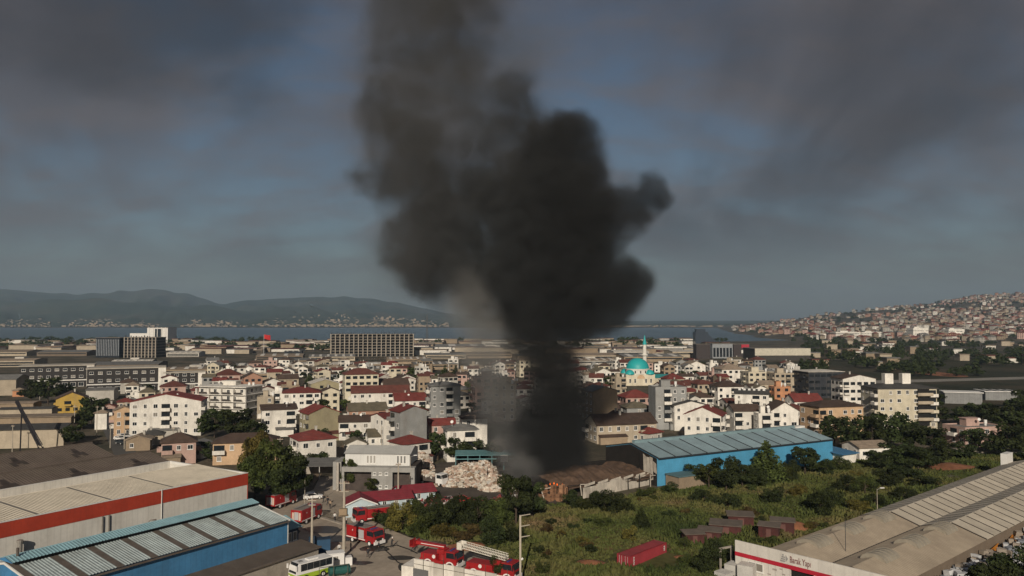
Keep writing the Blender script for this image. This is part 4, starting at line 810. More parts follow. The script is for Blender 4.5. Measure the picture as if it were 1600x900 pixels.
b = MB(); b.box(LC-0.08, 0.1, 0.15, LC-0.03, WC-0.1, HC-0.1); b.obj('end_panel', cred, o)
for i in (0, 1):
    b = MB(); b.box(0.02, 0.12+i*1.14, 0.15, 0.07, 1.24+i*1.14, HC-0.12); dr = b.obj('door', cred, o)
    for y in (0.4, 0.85):
        b = MB(); b.tube((0, 0.12+i*1.14+y-0.1, 0.15), (0, 0.12+i*1.14+y-0.1, HC-0.15), 0.03, n=6); b.obj('lock_rod', mat('lock_grey', (0.4, 0.36, 0.34)), dr)
for x in (0, LC-0.16):
    for y in (0, WC-0.16):
        b = MB(); b.box(x, y, 0, x+0.16, y+0.16, HC); b.obj('corner_post', cred, o)
for z in (0.0, HC-0.16):
    for y in (0.0, WC-0.12): b = MB(); b.box(0.163, y, z, LC-0.163, y+0.12, z+0.14); b.obj('rail', cred, o)
for i in range(6):
    b = MB(); b.box(1.0, -0.06, 0.5+i*0.22, 1.22+0.08*(i % 2), -0.04, 0.64+i*0.22); b.obj('painted_mark', trim_w, o)
for i in range(3):
    b = MB(); b.box(LC-1.0, -0.06, 0.9+i*0.3, LC-0.6, -0.04, 1.06+i*0.3); b.obj('painted_mark', trim_w, o)
# ---- houses and works behind the yard
o = thing('white_factory', 'white flat-gabled factory with grey concrete frame behind the red-roofed guard houses', 'factory', G(590, 770), R(-4))
w_, h1 = 16.0, 5.6
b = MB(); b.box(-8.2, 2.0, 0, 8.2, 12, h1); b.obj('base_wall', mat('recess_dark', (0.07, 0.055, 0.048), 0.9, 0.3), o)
b = MB(); b.prism([(-8.4, 2.5, h1+0.2), (-8.4, 12.5, h1+0.2), (-8.4, 12.5, h1+3.0), (-8.4, 7.5, h1+4.1), (-8.4, 2.5, h1+3.0)][::-1], (15.4, 0, 0)); b.obj('wall', mat('white_clad', (0.60, 0.59, 0.56), 0.7, 0.06, stripes=('X', 0.8, 0.08)), o)
for s_, y0 in ((1, 2.1), (-1, 12.9)):
    for i in range(4):
        b = MB(); corr(b, (-8.7+i*4.0, y0, h1+2.95), (1, 0, 0), (0, s_*5.4, 1.2), 3.96, 5.53, 0.5, 0.05, (0, -s_*1.2, 5.4)); b.obj('roof_panel', mat('pale_grey_roof', (0.47, 0.46, 0.43), 0.6, 0.1), o)
b = MB(); b.box(-8.6, 0.2, h1-0.9, 8.6, 2.4, h1+0.19); b.obj('ring_beam', mat('grey_render', (0.30, 0.29, 0.27), 0.9, 0.12, dirt=0.3), o)
for x0_, x1_ in ((-8.6, -8.0), (-1.6, 3.4), (7.6, 8.6)):
    b = MB(); b.box(x0_, 0.25, 0, x1_, 2.2, h1-0.903); b.obj('pier', mat('grey_render', (0.30, 0.29, 0.27), 0.9, 0.12, dirt=0.3), o)
for i in range(3):
    for z in (1.0, 4.0): link('window', win_mesh(0.7, 0.7), o, (-0.8+i*1.4, 0.24, z))
for x in (-3.0, -2.2, -1.4, 4.2, 5.0, 5.8): link('window', win_mesh(0.6, 1.9), o, (x, 2.49, h1+0.7))
b = MB(); b.box(-11.2, 2, 0, -9.2, 9, 6.6); b.obj('side_tower', mat('grey_render', (0.30, 0.29, 0.27), 0.9, 0.12, dirt=0.3), o)
b = MB(); b.tube((-9.8, 1.2, 0), (-9.8, 1.2, 6.2), 0.35, n=10); b.lathe([(0.38, 6.2), (0.3, 6.6), (0.05, 6.7)], 10, (-9.8, 1.2)); b.obj('vent_pipe', mat('silo_cream', (0.40, 0.36, 0.31), 0.7), o)
o = thing('carport', 'open carport with grey roof below the red-roofed white house', 'carport', G(500, 748), R(6))
b = MB(); b.prism([(-4.5, 0, 3.0), (4, 0, 3.0), (4, 7, 4.0), (-4.5, 7, 4.0)], (0, 0, 0.15)); b.obj('roof', rmatl('grey'), o)
for x in (-4.2, -0.2, 3.7): b = MB(); b.tube((x, 0.2, 0), (x, 0.2, 3.0), 0.09, n=6); b.obj('post', trim_w, o)
b = MB(); b.box(-4.5, 6.6, 0, 4, 6.9, 3.8); b.obj('rear_wall', concrete, o)
# guard post: three small pale blue blocks under dark red roofs
pb_w = mat('pale_blue_wall', (0.42, 0.50, 0.53), 0.8, 0.08, dirt=0.2); dred = mat('dark_red_tile', (0.20, 0.025, 0.035), 0.8, 0.2, dirt=0.2, stripes=('Z', 0.3, 0.2))
def lodge(label, px, py, w, l, h, rot, gabf=True):
    c = G(px, py); t = thing('guard_house', label, 'guard house', (c.x, c.y+l/2, 0), R(rot), 'red-roofed guard houses by the yard')
    kk = 'gabley' if gabf else 'gable'
    wall_mesh(kk, w, l, h, 0.4).obj('wall', pb_w, t); roof_mesh(kk, w, l, h, 0.4, 0.45)[0].obj('roof', dred, t)
    b = MB(); s_ = (w if gabf else l)/2+0.45; hr = (w if gabf else l)/2*0.4
    for sg in (1, -1):
        if gabf: b.prism([(sg*s_, -l/2-0.42, h-0.2), (sg*s_, -l/2-0.42, h+0.05), (0, -l/2-0.42, h+hr+0.3), (0, -l/2-0.42, h+hr+0.05)], (0, 0.08, 0))
    if b.f: b.obj('barge_board', trim_w, t)
    for i in range(max(1, int(w/2.2))): link('window', win_mesh(0.9, 1.3), t, (-w/2+(i+0.6)*w/max(1, int(w/2.2)), -l/2, 0.9))
    for i in range(2): link('window', win_mesh(0.9, 1.3), t, (-w/2, -l/4+i*l/2, 0.9), R(-90))
    return t
lodge('small red-roofed guard house with pale blue gable nearest the fire engines', 558, 808, 6.0, 6.0, 2.5, 14)
lodge('long middle guard house under a dark red roof', 600, 799, 10.0, 5.6, 2.5, 22, False)
lodge('right end guard house with dark red gabled roof before the waste heap', 645, 787, 8.0, 5.0, 2.5, 24, False)
# teal loading shed behind the waste heap
o = thing('teal_loading_shed', 'teal open-sided loading shed beyond the waste paper heap', 'shed', G(755, 735), R(3))
tl = mat('teal_steel', (0.10, 0.22, 0.23), 0.6, 0.15)
b = MB(); b.prism([(-7.5, 0, 3.9), (9, 0, 3.9), (9, 6, 4.3), (-7.5, 6, 4.3)], (0, 0, 0.15)); b.obj('roof', tl, o)
for i in range(6): b = MB(); b.box(-7.4+i*3.2, 0.05, 0, -7.2+i*3.2, 0.25, 3.9); b.obj('post', tl, o)
b = MB(); b.box(-7.5, 5.7, 0, 9, 5.9, 4.0); b.obj('rear_wall', char, o)
b = MB(); b.box(-7.5, 0.0, 2.9, 9, 0.05, 3.15); b.obj('rail', tl, o); b = MB(); b.box(4.6, -0.1, 2.2, 6.6, -0.02, 4.0); b.obj('notice_panel', trim_w, o)
# heap of baled waste paper
b = MB(); rr = random.Random(9)
def heap(cx_, cy_, rx, ry, hz, n, zlo=0.0):
    for i in range(n):
        a = rr.uniform(0, 6.283); q = math.sqrt(rr.random()); x = cx_+rx*q*math.cos(a); y = cy_+ry*q*math.sin(a); z = hz*(1-q**2.2)*rr.uniform(0.82, 1.05)
        s_ = rr.uniform(0.18, 0.6); m3 = Matrix.Rotation(rr.uniform(0, 3), 3, 'Z')@Matrix.Rotation(rr.uniform(-.8, .8), 3, 'X')
        vs = [m3@Vector((sx_*s_, sy_*s_*rr.uniform(.4, 1), sz_*s_*rr.uniform(.2, .6)))+Vector((x, y, z)) for sz_ in (-1, 1) for sx_, sy_ in ((-1, -1), (1, -1), (1, 1), (-1, 1))]
        b.add(vs, [(0, 3, 2, 1), (4, 5, 6, 7), (0, 1, 5, 4), (1, 2, 6, 5), (2, 3, 7, 6), (3, 0, 4, 7)], rr.choice((0, 0, 0, 1, 1, 2, 3)))
paper = [mat('paper_cream', (0.56, 0.50, 0.42), 0.9, 0.3), mat('paper_pink', (0.46, 0.34, 0.27), 0.9, 0.3), mat('paper_tan', (0.26, 0.18, 0.12), 0.9, 0.3), mat('paper_white', (0.55, 0.52, 0.47), 0.9, 0.2)]
c = G(733, 758); heap(c.x, c.y+4, 7.0, 4.0, 4.6, 900); heap(c.x+3.5, c.y+3, 4.0, 3.0, 5.2, 500); heap(c.x-4, c.y+2.5, 3.5, 2.6, 3.6, 350); heap(c.x-1, c.y, 8.5, 3.0, 1.2, 300); c = G(772, 768); heap(c.x, c.y+2, 3.6, 2.6, 3.4, 500); heap(c.x+2.5, c.y+1, 2.4, 1.8, 2.2, 220)
tag(b.obj('waste_paper_heap', paper), 'great heap of pale waste paper beside the smoke', 'waste heap', kind='stuff')
b = MB(); c = G(655, 738); heap(c.x, c.y+3, 3.6, 2.5, 4.6, 400); tag(b.obj('waste_paper_heap', paper), 'smaller pinkish waste heap behind the white lorry', 'waste heap', kind='stuff')
b = MB(); c = G(700, 785); heap(c.x, c.y, 9, 1.6, 1.0, 260); c = G(800, 782); heap(c.x, c.y, 5, 2.0, 1.2, 160); c = G(640, 790); heap(c.x, c.y, 5, 1.2, 0.8, 120)
tag(b.obj('yard_litter', [char, mat('litter_red', (0.22, 0.04, 0.04)), mat('litter_white', (0.4, 0.38, 0.36)), rust]), 'scattered scrap and litter in the waste yard', 'litter', kind='stuff')
# ---------------------------------------------------------------- mosque
c = G(1000, 603); MY = c.y+9; turq = mat('turquoise_tile', (0.02, 0.33, 0.33), 0.5, 0.08, spec=0.4)
o = thing('mosque', 'cream mosque with turquoise domes and one tall minaret', 'mosque', (c.x, MY, 0), R(6))
S = 1.0/F*c.y
b = MB(); b.box(-9, -7, 0, 9, 9, 6.8); b.obj('wall', wmatl('cream'), o)
b = MB(); b.lathe([(7.3, 6.8), (7.3, 9.6), (7.6, 9.6), (7.6, 10.1), (7.0, 10.1)], 28); b.obj('drum', wmatl('white'), o)
b = MB(); b.lathe([(7.0*math.cos(R(a)), 10.1+6.4*math.sin(R(a))) for a in range(0, 91, 9)], 28); dm = b.obj('dome', turq, o, smooth=True)
b = MB(); b.tube((0, 0, 16.4), (0, 0, 18.2), 0.12, 0.04); b.obj('finial', mat('brass', (0.5, 0.35, 0.1), 0.4, metal=0.6), dm)
for i in range(14):
    a = 2*math.pi*i/14; b = MB(); b.box(-0.35, -0.06, 7.4, 0.35, 0.05, 9.0); b.obj('drum_window', win_glass, o, (7.3*math.sin(a), -7.3*math.cos(a), 0), a)
for x, y, r in ((-6.2, -5.2, 2.9), (6.2, -5.2, 2.9), (-6.2, 6.5, 2.9)):
    b = MB(); b.lathe([(r*math.cos(R(a)), 6.8+r*0.95*math.sin(R(a))) for a in range(0, 91, 15)], 18, (x, y)); b.obj('small_dome', turq, o, smooth=True)
b = MB(); b.lathe([(2.4*math.cos(R(a)), 2.4*math.sin(R(a))) for a in range(0, 91, 15)], 18); q = b.obj('arch_window', wmatl('peach'), o, (0.2, -7.02, 4.2)); q.scale = (1, 0.04, 1)
for x in (-6.5, -3.4, 3.4, 6.5): link('window', win_mesh(1.2, 2.6), o, (x, -7, 1.6))
b = MB(); b.box(9.003, -6, 0, 21, 4, 4.6); b.obj('porch_wall', wmatl('cream'), o)
b = MB(); b.prism([(9.003, -6.6, 4.6), (21.6, -6.6, 4.6), (21.6, -1, 6.3), (9.003, -1, 6.3)], (0, 0, 0.2)); b.prism([(9.003, 4.6, 4.6), (9.003, -1, 6.3), (21.6, -1, 6.3), (21.6, 4.6, 4.6)], (0, 0, 0.2)); b.obj('porch_roof', mat('turquoise_roof', (0.03, 0.24, 0.24), 0.6, 0.15), o)
mx = 6.8; my = 8
b = MB(); b.box(mx-1.7, my-1.7, 0, mx+1.7, my+1.7, 9); b.lathe([(1.9, 9), (1.25, 11.5), (1.2, 17.2), (1.9, 17.8), (1.9, 18.8), (1.15, 18.8), (1.1, 24.5)], 14, (mx, my)); mn = b.obj('minaret', wmatl('white'), o)
b = MB(); b.lathe([(1.35, 24.5), (1.0, 26.2), (0.08, 30.5)], 14, (mx, my)); b.obj('spire', turq, mn)
# ---------------------------------------------------------------- works and halls beyond the town
def block(label, x0, x1, yt, yb, rot, asp, m, nm, cat, group=None, rm=None, top=0.35):
    c = G((x0+x1)/2, yb); df = c.y; h = CZ-(yt-500)/F*df; cc, s = abs(math.cos(R(rot))), abs(math.sin(R(rot))); E = (x1-x0)/F*df
    w = E/(cc+asp*s); l = w*asp; Y = df+(w*s+l*cc)/2; X = ((x0+x1)/2-800)/F*Y
    o = thing(nm, label, cat, (X, Y, 0), R(rot), group)
    b = MB(); b.box(-w/2, -l/2, 0, w/2, l/2, h); b.obj('wall', m, o)
    b = MB(); b.box(-w/2-0.6, -l/2-0.6, h+0.003, w/2+0.6, l/2+0.6, h+top); b.obj('roof', rm or mat('flat_grey_roof', (0.19, 0.165, 0.14), 0.9, 0.25, 0.05, dirt=0.3), o)
    return o, w, l, h
blk = mat('black_cladding', (0.030, 0.026, 0.024), 0.7, 0.2); pale_roof2 = mat('pale_flat_roof', (0.40, 0.36, 0.30), 0.8, 0.2, 0.05)
for lab, x0, x1, yt, yb in (('black and white two-storey workshop block nearest the left edge', 38, 150, 573, 607), ('black and white workshop block second from the left edge', 140, 262, 577, 613), ('small black workshop block right of the two long ones', 258, 322, 583, 609)):
    o, w, l, h = block(lab, x0, x1, yt, yb, 24, 0.45, blk, 'workshop_block', 'workshop', 'black and white workshops', pale_roof2, 0.6)
    for side, ln, off, a in (('f', w, l/2, 0), ('l', l, w/2, R(-90))):
        k = int(ln/4)
        for f in range(3):
            z = f*h/3
            for i in range(k):
                x = -ln/2+(i+0.5)*ln/k
                q = link('window', win_mesh(2.2 if f else 2.8, 1.5 if f else 2.4), o, (x*math.cos(a)+off*math.sin(a), x*math.sin(a)-off*math.cos(a), z+(1.3 if f else 0.3)), a)
        b = MB(); b.box(-ln/2, -0.15, h/3-0.4, ln/2, -0.003, h/3+0.2); b.obj('white_band', trim_w, o, (off*math.sin(a), -off*math.cos(a), 0), a)
    b = MB(); b.box(w/2-3.5, -l/2-0.5, 0, w/2+0.5, -l/2+3, h+0.2); b.obj('stair_tower', wmatl('white'), o)
def hall_trim(o, w, l, h, rnd):                         # strip windows and pale rooflights
    for s_ in range(rnd.choice((1, 2))):
        b = MB(); b.box(-w/2+1, -l/2-.12, h*(.52-.36*s_), w/2-1, -l/2-.003, h*(.74-.36*s_)); b.obj('strip_window', win_glass, o)
    if rnd.random() < .55:
        k = rnd.choice((3, 4, 6))
        for i in range(k):
            x = -w/2+(i+.5)*w/k; b = MB(); z = h+.35; b.prism([(x-w/k*.16, -l*.46, z), (x+w/k*.16, -l*.46, z), (x+w/k*.16, -l*.06, z+l*.4*.07), (x-w/k*.16, -l*.06, z+l*.4*.07)], (0, 0, .25)); b.obj('rooflight', mat('rooflight_white', (.55, .52, .47), .6), o)
    if rnd.random() < .4:
        b = MB(); b.box(-w*.1, -l*.1, h, w*.12, l*.2, h+2.4); b.obj('roof_plant', wmatl('pale'), o)
def far_shed(x0, x1, ye, h, rot, asp, wc, rc, pitch=0.07): return simple_shed(None, x0, x1, ye+1.5, h*0.62, rot, asp*1.7, {'beige': 'tan', 'tan': 'works', 'pale': 'beige', 'white': 'pale'}.get(wc, wc), rc, pitch, extra=hall_trim, nm='factory_hall', cat='factory hall', group='low factory halls beyond the town')
for a in ((0, 68, 562, 9, 10, 0.5, 'pale', 'tan'), (150, 262, 569, 8, 14, 0.5, 'tan', 'grey'), (180, 245, 563, 8, 14, 0.4, 'tan', 'white'), (262, 352, 576, 9, 14, 0.4, 'beige', 'tan'), (300, 400, 571, 8, 14, 0.4, 'tan', 'grey'),
          (360, 445, 583, 8, 14, 0.4, 'beige', 'white'), (400, 520, 577, 8, 12, 0.4, 'tan', 'tan'), (450, 545, 569, 8, 12, 0.4, 'tan', 'white'), (420, 500, 562, 7, 12, 0.5, 'beige', 'grey'), (540, 600, 568, 7, 12, 0.5, 'beige', 'white'),
          (400, 480, 555, 7, 12, 0.5, 'tan', 'tan'), (445, 475, 548, 6, 10, 0.6, 'dark', 'darkgrey'), (480, 560, 556, 7, 12, 0.5, 'pale', 'grey'), (600, 672, 560, 7, 12, 0.5, 'beige', 'tan'), (640, 720, 568, 7, 12, 0.5, 'beige', 'grey'), (560, 640, 575, 7, 12, 0.4, 'tan', 'grey'),
          (265, 320, 550, 7, 10, 0.6, 'white', 'white'), (300, 420, 546, 6, 10, 0.4, 'tan', 'tan'), (70, 150, 549, 7, 10, 0.5, 'tan', 'grey'), (-30, 60, 549, 7, 10, 0.5, 'pale', 'tan'), (40, 100, 535, 7, 8, 0.5, 'white', 'white'), (100, 160, 532, 6, 8, 0.5, 'white', 'grey'),
          (660, 730, 553, 7, 10, 0.5, 'pale', 'grey'), (720, 800, 552, 7, 8, 0.5, 'beige', 'tan'), (800, 880, 555, 7, 8, 0.5, 'beige', 'grey'), (880, 965, 554, 8, 8, 0.5, 'pale', 'tan'), (950, 1010, 548, 8, 6, 0.5, 'white', 'white'), (960, 1060, 556, 8, 6, 0.5, 'beige', 'grey'),
          (1000, 1085, 543, 9, 6, 0.5, 'grey', 'grey'), (1040, 1100, 548, 10, 6, 0.5, 'pale', 'white'), (880, 960, 562, 7, 8, 0.5, 'white', 'tan'), (1010, 1080, 531, 6, 4, 0.5, 'white', 'white'), (340, 400, 540, 6, 8, 0.5, 'beige', 'grey'), (430, 520, 538, 6, 8, 0.4, 'tan', 'redbrown'), (650, 760, 540, 6, 8, 0.4, 'beige', 'grey'), (780, 900, 541, 6, 6, 0.4, 'grey', 'grey')):
    far_shed(*a)
# dark curved office, hotel, bare concrete frame, flag, mast
o, w, l, h = block('dark glass office with curved front before the white hotel', 160, 203, 528, 559, -6, 1.0, mat('office_glass', (0.022, 0.026, 0.032), 0.25, 0.3), 'glass_office', 'office building')
b = MB()
for i in range(14): x = -w/2+(i+0.5)*w/14; b.box(x-0.25, -l/2-0.4, 2, x+0.25, -l/2-0.003, h-1.5)
tag(b.obj('fins', mat('steel_fin', (0.30, 0.32, 0.34), 0.5), o), kind='stuff')
for z in range(1, 7): b = MB(); b.box(-w/2-0.15, -l/2-0.15, z*h/7, w/2+0.15, l/2, z*h/7+0.3); b.obj('floor_band', mat('office_band', (0.06, 0.06, 0.065)), o)
def frame_block(label, x0, x1, yt, yb, floors, bays, rot, dep, nm='building_frame', col=(0.30, 0.26, 0.21)):
    c = G((x0+x1)/2, yb); df = c.y; h = CZ-(yt-500)/F*df; w = (x1-x0)/F*df; cm = mat('raw_concrete', col, 0.9, 0.15, 0.05)
    o = thing(nm, label, 'unfinished building', ((x0+x1-1600)/2/F*(df+dep/2), df+dep/2, 0), R(rot)); fh = h/floors
    for f in range(floors+1): b = MB(); b.box(-w/2, -dep/2, f*fh-0.35+0.36*(f == 0), w/2, dep/2, f*fh+0.012*(f == 0)+0.0); b.obj('floor_slab', cm, o)
    for i in range(bays+1):
        x = -w/2+0.5+i*(w-1)/bays; b = MB()
        b.box(x-0.5, -dep/2-0.05, 0.015, x+0.5, -dep/2+1.0, h-0.353)
        b.obj('column', cm, o)
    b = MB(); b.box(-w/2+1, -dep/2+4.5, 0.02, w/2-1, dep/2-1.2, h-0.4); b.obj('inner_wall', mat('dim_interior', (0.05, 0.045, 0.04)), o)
    b = MB(); rr = random.Random(2)
    for i in range(int(w/3)): x = -w/2+i*3.0+rr.random(); b.box(x, -dep/2+1, h+0.003, x+0.5, -dep/2+2, h+rr.uniform(0.5, 2.2))
    tag(b.obj('starter_bars', mat('dim_interior', (0.05, 0.045, 0.04)), o), kind='stuff'); return o
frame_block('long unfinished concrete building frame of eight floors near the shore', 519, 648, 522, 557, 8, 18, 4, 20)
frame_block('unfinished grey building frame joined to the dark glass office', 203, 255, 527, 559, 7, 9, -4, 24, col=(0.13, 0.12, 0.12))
hm = mat('hotel_white', (0.66, 0.63, 0.58), 0.7, 0.08)
o, w, l, h = block('white hotel with a tall block and long low wing near the shore', 236, 272, 512, 536, -5, 0.8, hm, 'hotel', 'hotel')
b = MB(); b.box(-w/2-38, -4, 0, -w/2-0.003, l/2, h*0.62); b.obj('wing', hm, o)
b = MB(); b.box(-w*0.12, -l/2-0.4, 3, w*0.22, -l/2-0.003, h-2); b.obj('dark_glazing', win_glass, o)
for i in range(5): b = MB(); x = -w/2+(i+0.5)*w/5; b.box(x-0.5, -l/2-0.8, 1, x+0.5, -l/2-0.41, h+0.8); b.obj('fin', hm, o)
o = thing('flagpole', 'tall pole with a red flag over the factory halls', 'flag', G(412, 556)); 
b = MB(); b.tube((0, 0, 0), (0, 0, 24), 0.25, 0.12); b.obj('pole', trim_w, o)
b = MB(); n_ = 8
for i in range(n_+1): b.v += [(i*0.9, math.sin(i*0.9)*0.5, 23.8-0.12*i), (i*0.9, math.sin(i*0.9+0.3)*0.5, 19.2-0.25*i)]
b.f = [(2*i, 2*i+2, 2*i+3, 2*i+1) for i in range(n_)]; b.m = [0]*n_; b.obj('flag', mat('flag_red', (0.45, 0.02, 0.02), 0.8), o)
o = thing('lattice_mast', 'thin dark lattice mast beside the unfinished frame', 'mast', G(667, 553))
H_ = 46.0; b = MB()
for a in ((-1, -1), (1, -1), (1, 1), (-1, 1)): b.tube((a[0]*1.4, a[1]*1.4, 0), (a[0]*0.3, a[1]*0.3, H_), 0.22, 0.14, n=4)
for i in range(16):
    t0, t1 = i/16, (i+1)/16; r0, r1 = 1.4-1.1*t0, 1.4-1.1*t1
    for (a, c_), (d_, e_) in (((-1, -1), (1, -1)), ((1, -1), (1, 1)), ((1, 1), (-1, 1)), ((-1, 1), (-1, -1))): b.tube((a*r0, c_*r0, t0*H_), (d_*r1, e_*r1, t1*H_), 0.1, n=3)
b.obj('tower', mat('mast_steel', (0.10, 0.095, 0.09), 0.6), o)
b = MB(); b.tube((0, 0, H_), (0, 0, H_+8), 0.12); b.obj('antenna', mat('mast_steel', (0.10, 0.095, 0.09), 0.6), o)
# shore-side complex right of the mosque
dk = mat('dark_blue_glass', (0.035, 0.045, 0.06), 0.3, 0.2)
o, w, l, h = block('dark wedge-shaped glass building on the shore', 1084, 1104, 519, 542, 0, 0.9, dk, 'glass_landmark', 'office building', rm=dk)
b = MB(); b.prism([(w/2+0.003, -l/2, 0), (w/2+18, -l/2, 0), (w/2+18, -l/2, 3), (w/2+0.003, -l/2, h*0.85)], (0, l, 0)); b.obj('sloping_wing', dk, o); b = MB(); b.box(-w*0.4, -l*0.4, h+0.4, w*0.3, l*0.3, h+4.5); b.obj('roof_box', dk, o)
block('dark brown block at the left end of the modern complex', 1084, 1107, 538, 561, 4, 0.8, mat('dark_brown_clad', (0.05, 0.04, 0.038)), 'complex_block', 'building')
o, w, l, h = block('grey glazed block in the middle of the modern complex', 1107, 1141, 537, 560, 4, 0.8, mat('grey_clad', (0.25, 0.26, 0.27)), 'complex_block', 'building')
for i in range(6): b = MB(); x = -w/2+(i+0.6)*w/6.2; b.box(x-1.2, -l/2-0.15, 1.5, x+1.2, -l/2-0.003, h*0.72); b.obj('glazing', win_glass, o)
o, w, l, h = block('block with a red panel in the modern complex', 1141, 1167, 538, 558, 4, 0.8, mat('dark_brown_clad', (0.05, 0.04, 0.038)), 'complex_block', 'building')
b = MB(); b.box(w*0.0, -l/2-0.3, h*0.72, w/2, -l/2-0.003, h); b.obj('red_panel', mat('panel_red', (0.40, 0.03, 0.05)), o); b = MB(); b.box(w*0.0, -l/2-0.3, h*0.3, w/2, -l/2-0.003, h*0.55); b.obj('white_panel', trim_w, o)
o, w, l, h = block('long low hall with pale cream front right of the modern complex', 1166, 1257, 545, 563, 3, 0.6, mat('hall_base_dark', (0.05, 0.045, 0.04)), 'complex_hall', 'factory hall')
b = MB(); b.box(-w/2, -l/2-0.8, h*0.42, w/2, -l/2-0.003, h+0.5); b.obj('cream_front', mat('cream_front', (0.50, 0.46, 0.37), 0.7), o)
o, w, l, h = block('grey shed with white roof edge among the dark trees at the right', 1469, 1528, 614, 632, -18, 0.6, mat('grey_shed_sheet', (0.22, 0.22, 0.215), 0.7, stripes=('X', 1.2, 0.15)), 'tree_shed', 'shed', rm=trim_w)
o, w, l, h = block('shed with striped pale roof among the dark trees at the right', 1527, 1578, 612, 626, -8, 0.8, mat('grey_shed_sheet', (0.22, 0.22, 0.215), 0.7), 'tree_shed', 'shed', rm=trim_w)
for i in range(4): b = MB(); x = -w/2+(i+0.5)*w/4; b.box(x-0.8, -l/2-0.4, h+0.36, x+0.8, l/2, h+0.5); b.obj('roof_stripe', dline, o)
block('long white wall by the field road in the far corner', 1466, 1600, 703, 712, -6, 0.03, concrete, 'roadside_wall', 'wall')
# white box-like works on the hill foot
for x0, x1, yt, yb in ((1270, 1305, 523, 530), (1300, 1340, 518, 529), (1340, 1375, 520, 530), (1420, 1445, 517, 532), (1475, 1500, 509, 521)):
    px_ = (x0+x1)/2; d_ = 1500.0; X = (px_-800)/F*d_; w = (x1-x0)/F*d_; z = H(X, d_); hh_ = (yb-yt)/F*d_
    house_at(X, d_, z-1, w, 22, hh_+1, 3, 5, 'flat', 'white', 'grey', win=True, name='hillfoot_works', cat='factory', group='white works at the foot of the hill', balc=0)
# ---------------------------------------------------------------- houses on the right-hand hill
rnd = random.Random(21); SP = []
tries = 0
while len(SP) < 1800 and tries < 30000:
    tries += 1
    px_ = 1130+560*rnd.random()**0.8; d_ = 1250+2350*rnd.random()**0.9; X = (px_-800)/F*d_; z = H(X, d_)
    if z < 2.5: continue
    t = (d_-1250)/2350; dn = noise.noise(Vector((X/260, d_/260, 8)))
    if 0.62 < t < 0.86 and px_ > 1380 and dn < 0.25: continue           # the wooded band below the ridge
    if dn < -0.2: continue
    SP.append((px_, d_, X, z))
SP.sort(key=lambda q: q[1])
hw = ('white', 'beige', 'pink', 'beige', 'tan', 'pale', 'pale', 'terracotta'); hr_ = ('redbrown', 'brown', 'red', 'grey', 'tan')
HM = {}
def hill_mesh(wc, rc, k, n):
    key = (wc, rc, k, n)
    if key not in HM:
        w, l, h = (9, 8, 2.6*n+0.5) if k else (13, 9, 2.6*n+0.5); b = MB(); b.box(-w/2, -l/2, -4, w/2, l/2, h)
        W2, L2 = w/2+.6, l/2+.6; b.add([(-W2, -L2, h), (W2, -L2, h), (W2, L2, h), (-W2, L2, h), (-W2*.4, 0, h+2.3), (W2*.4, 0, h+2.3)], [(0, 1, 5, 4), (1, 2, 5), (2, 3, 4, 5), (3, 0, 4), (3, 2, 1, 0)], 1)
        for f in range(n):
            for i in range(4): x = -w/2+(i+.5)*w/4; z = f*2.6+1.0; b.add([(x-.7, -l/2-.06, z), (x+.7, -l/2-.06, z), (x+.7, -l/2-.06, z+1.4), (x-.7, -l/2-.06, z+1.4)], [(0, 1, 2, 3)], 2)
        HM[key] = b
    return HM[key]
HMM = {}; mass = MB(); massm = {}
HILL_N = 0
for i, (px_, d_, X, z) in enumerate(SP):
    wc, rc, k, n = rnd.choice(hw), rnd.choice(hr_), rnd.randrange(2), rnd.choice((1, 2, 2, 3, 4)); rot = rnd.uniform(-30, 30)
    b = hill_mesh(wc, rc, k, n)
    if i < 12:
        if (wc, rc, k, n) not in HMM: HMM[wc, rc, k, n] = b.mesh('hillside_house', [wmatl(wc), rmatl(rc), win_glass])
        o = link('hillside_house', HMM[wc, rc, k, n], None, (X, d_, z), R(rot)); tag(o, None, 'house', 'houses on the hillside')
        HOUSES.append(dict(o=o, px=px_, py=P((X, d_, z+5))[1], X=X, Y=d_, n=n, wc=wc, rc=rc, roof='hip', fixed=False, name='hillside_house', r=8)); HILL_N += 1
    else:
        m3 = Matrix.Translation((X, d_, z))@Matrix.Rotation(R(rot), 4, 'Z')
        ms = [massm.setdefault(('w', wc), len(massm)), massm.setdefault(('r', rc), len(massm)), massm.setdefault(('g', 0), len(massm))]
        off = len(mass.v); mass.v += [tuple(m3@Vector(v)) for v in b.v]; mass.f += [tuple(q+off for q in f) for f in b.f]; mass.m += [ms[q] for q in b.m]
tag(mass.obj('hillside_town', [wmatl(k[1]) if k[0] == 'w' else rmatl(k[1]) if k[0] == 'r' else win_glass for k in massm]), 'far houses covering the hill on the right', 'town', kind='stuff')
# pale town along the far shore
mass = MB(); rnd = random.Random(4)
for i in range(1700):
    px_ = rnd.uniform(-60, 700); d_ = 4360+800*rnd.random()**2.2*(1+1.6*max(0, 1-abs(px_-560)/170)); X = (px_-800)/F*d_
    if noise.noise(Vector((px_/60, 3, 1)))+0.45*max(0, 1-abs(px_-560)/150) < rnd.uniform(-0.35, 0.4): continue
    t = (d_-4350)/(9200-4350); z = 3+ (40+lerp_table(px_, RANGE)/F*9200)*t**1.1*0.8; w, h = rnd.uniform(6, 20), rnd.uniform(3, 9)
    mass.box(X-w/2, d_, z-8, X+w/2, d_+14, z+h, rnd.randrange(3))
for i in range(120):
    px_ = rnd.uniform(930, 1130); d_ = rnd.uniform(4350, 4700); X = (px_-800)/F*d_; w = rnd.uniform(10, 40); mass.box(X-w/2, d_, -4, X+w/2, d_+14, rnd.uniform(4, 9), rnd.randrange(3))
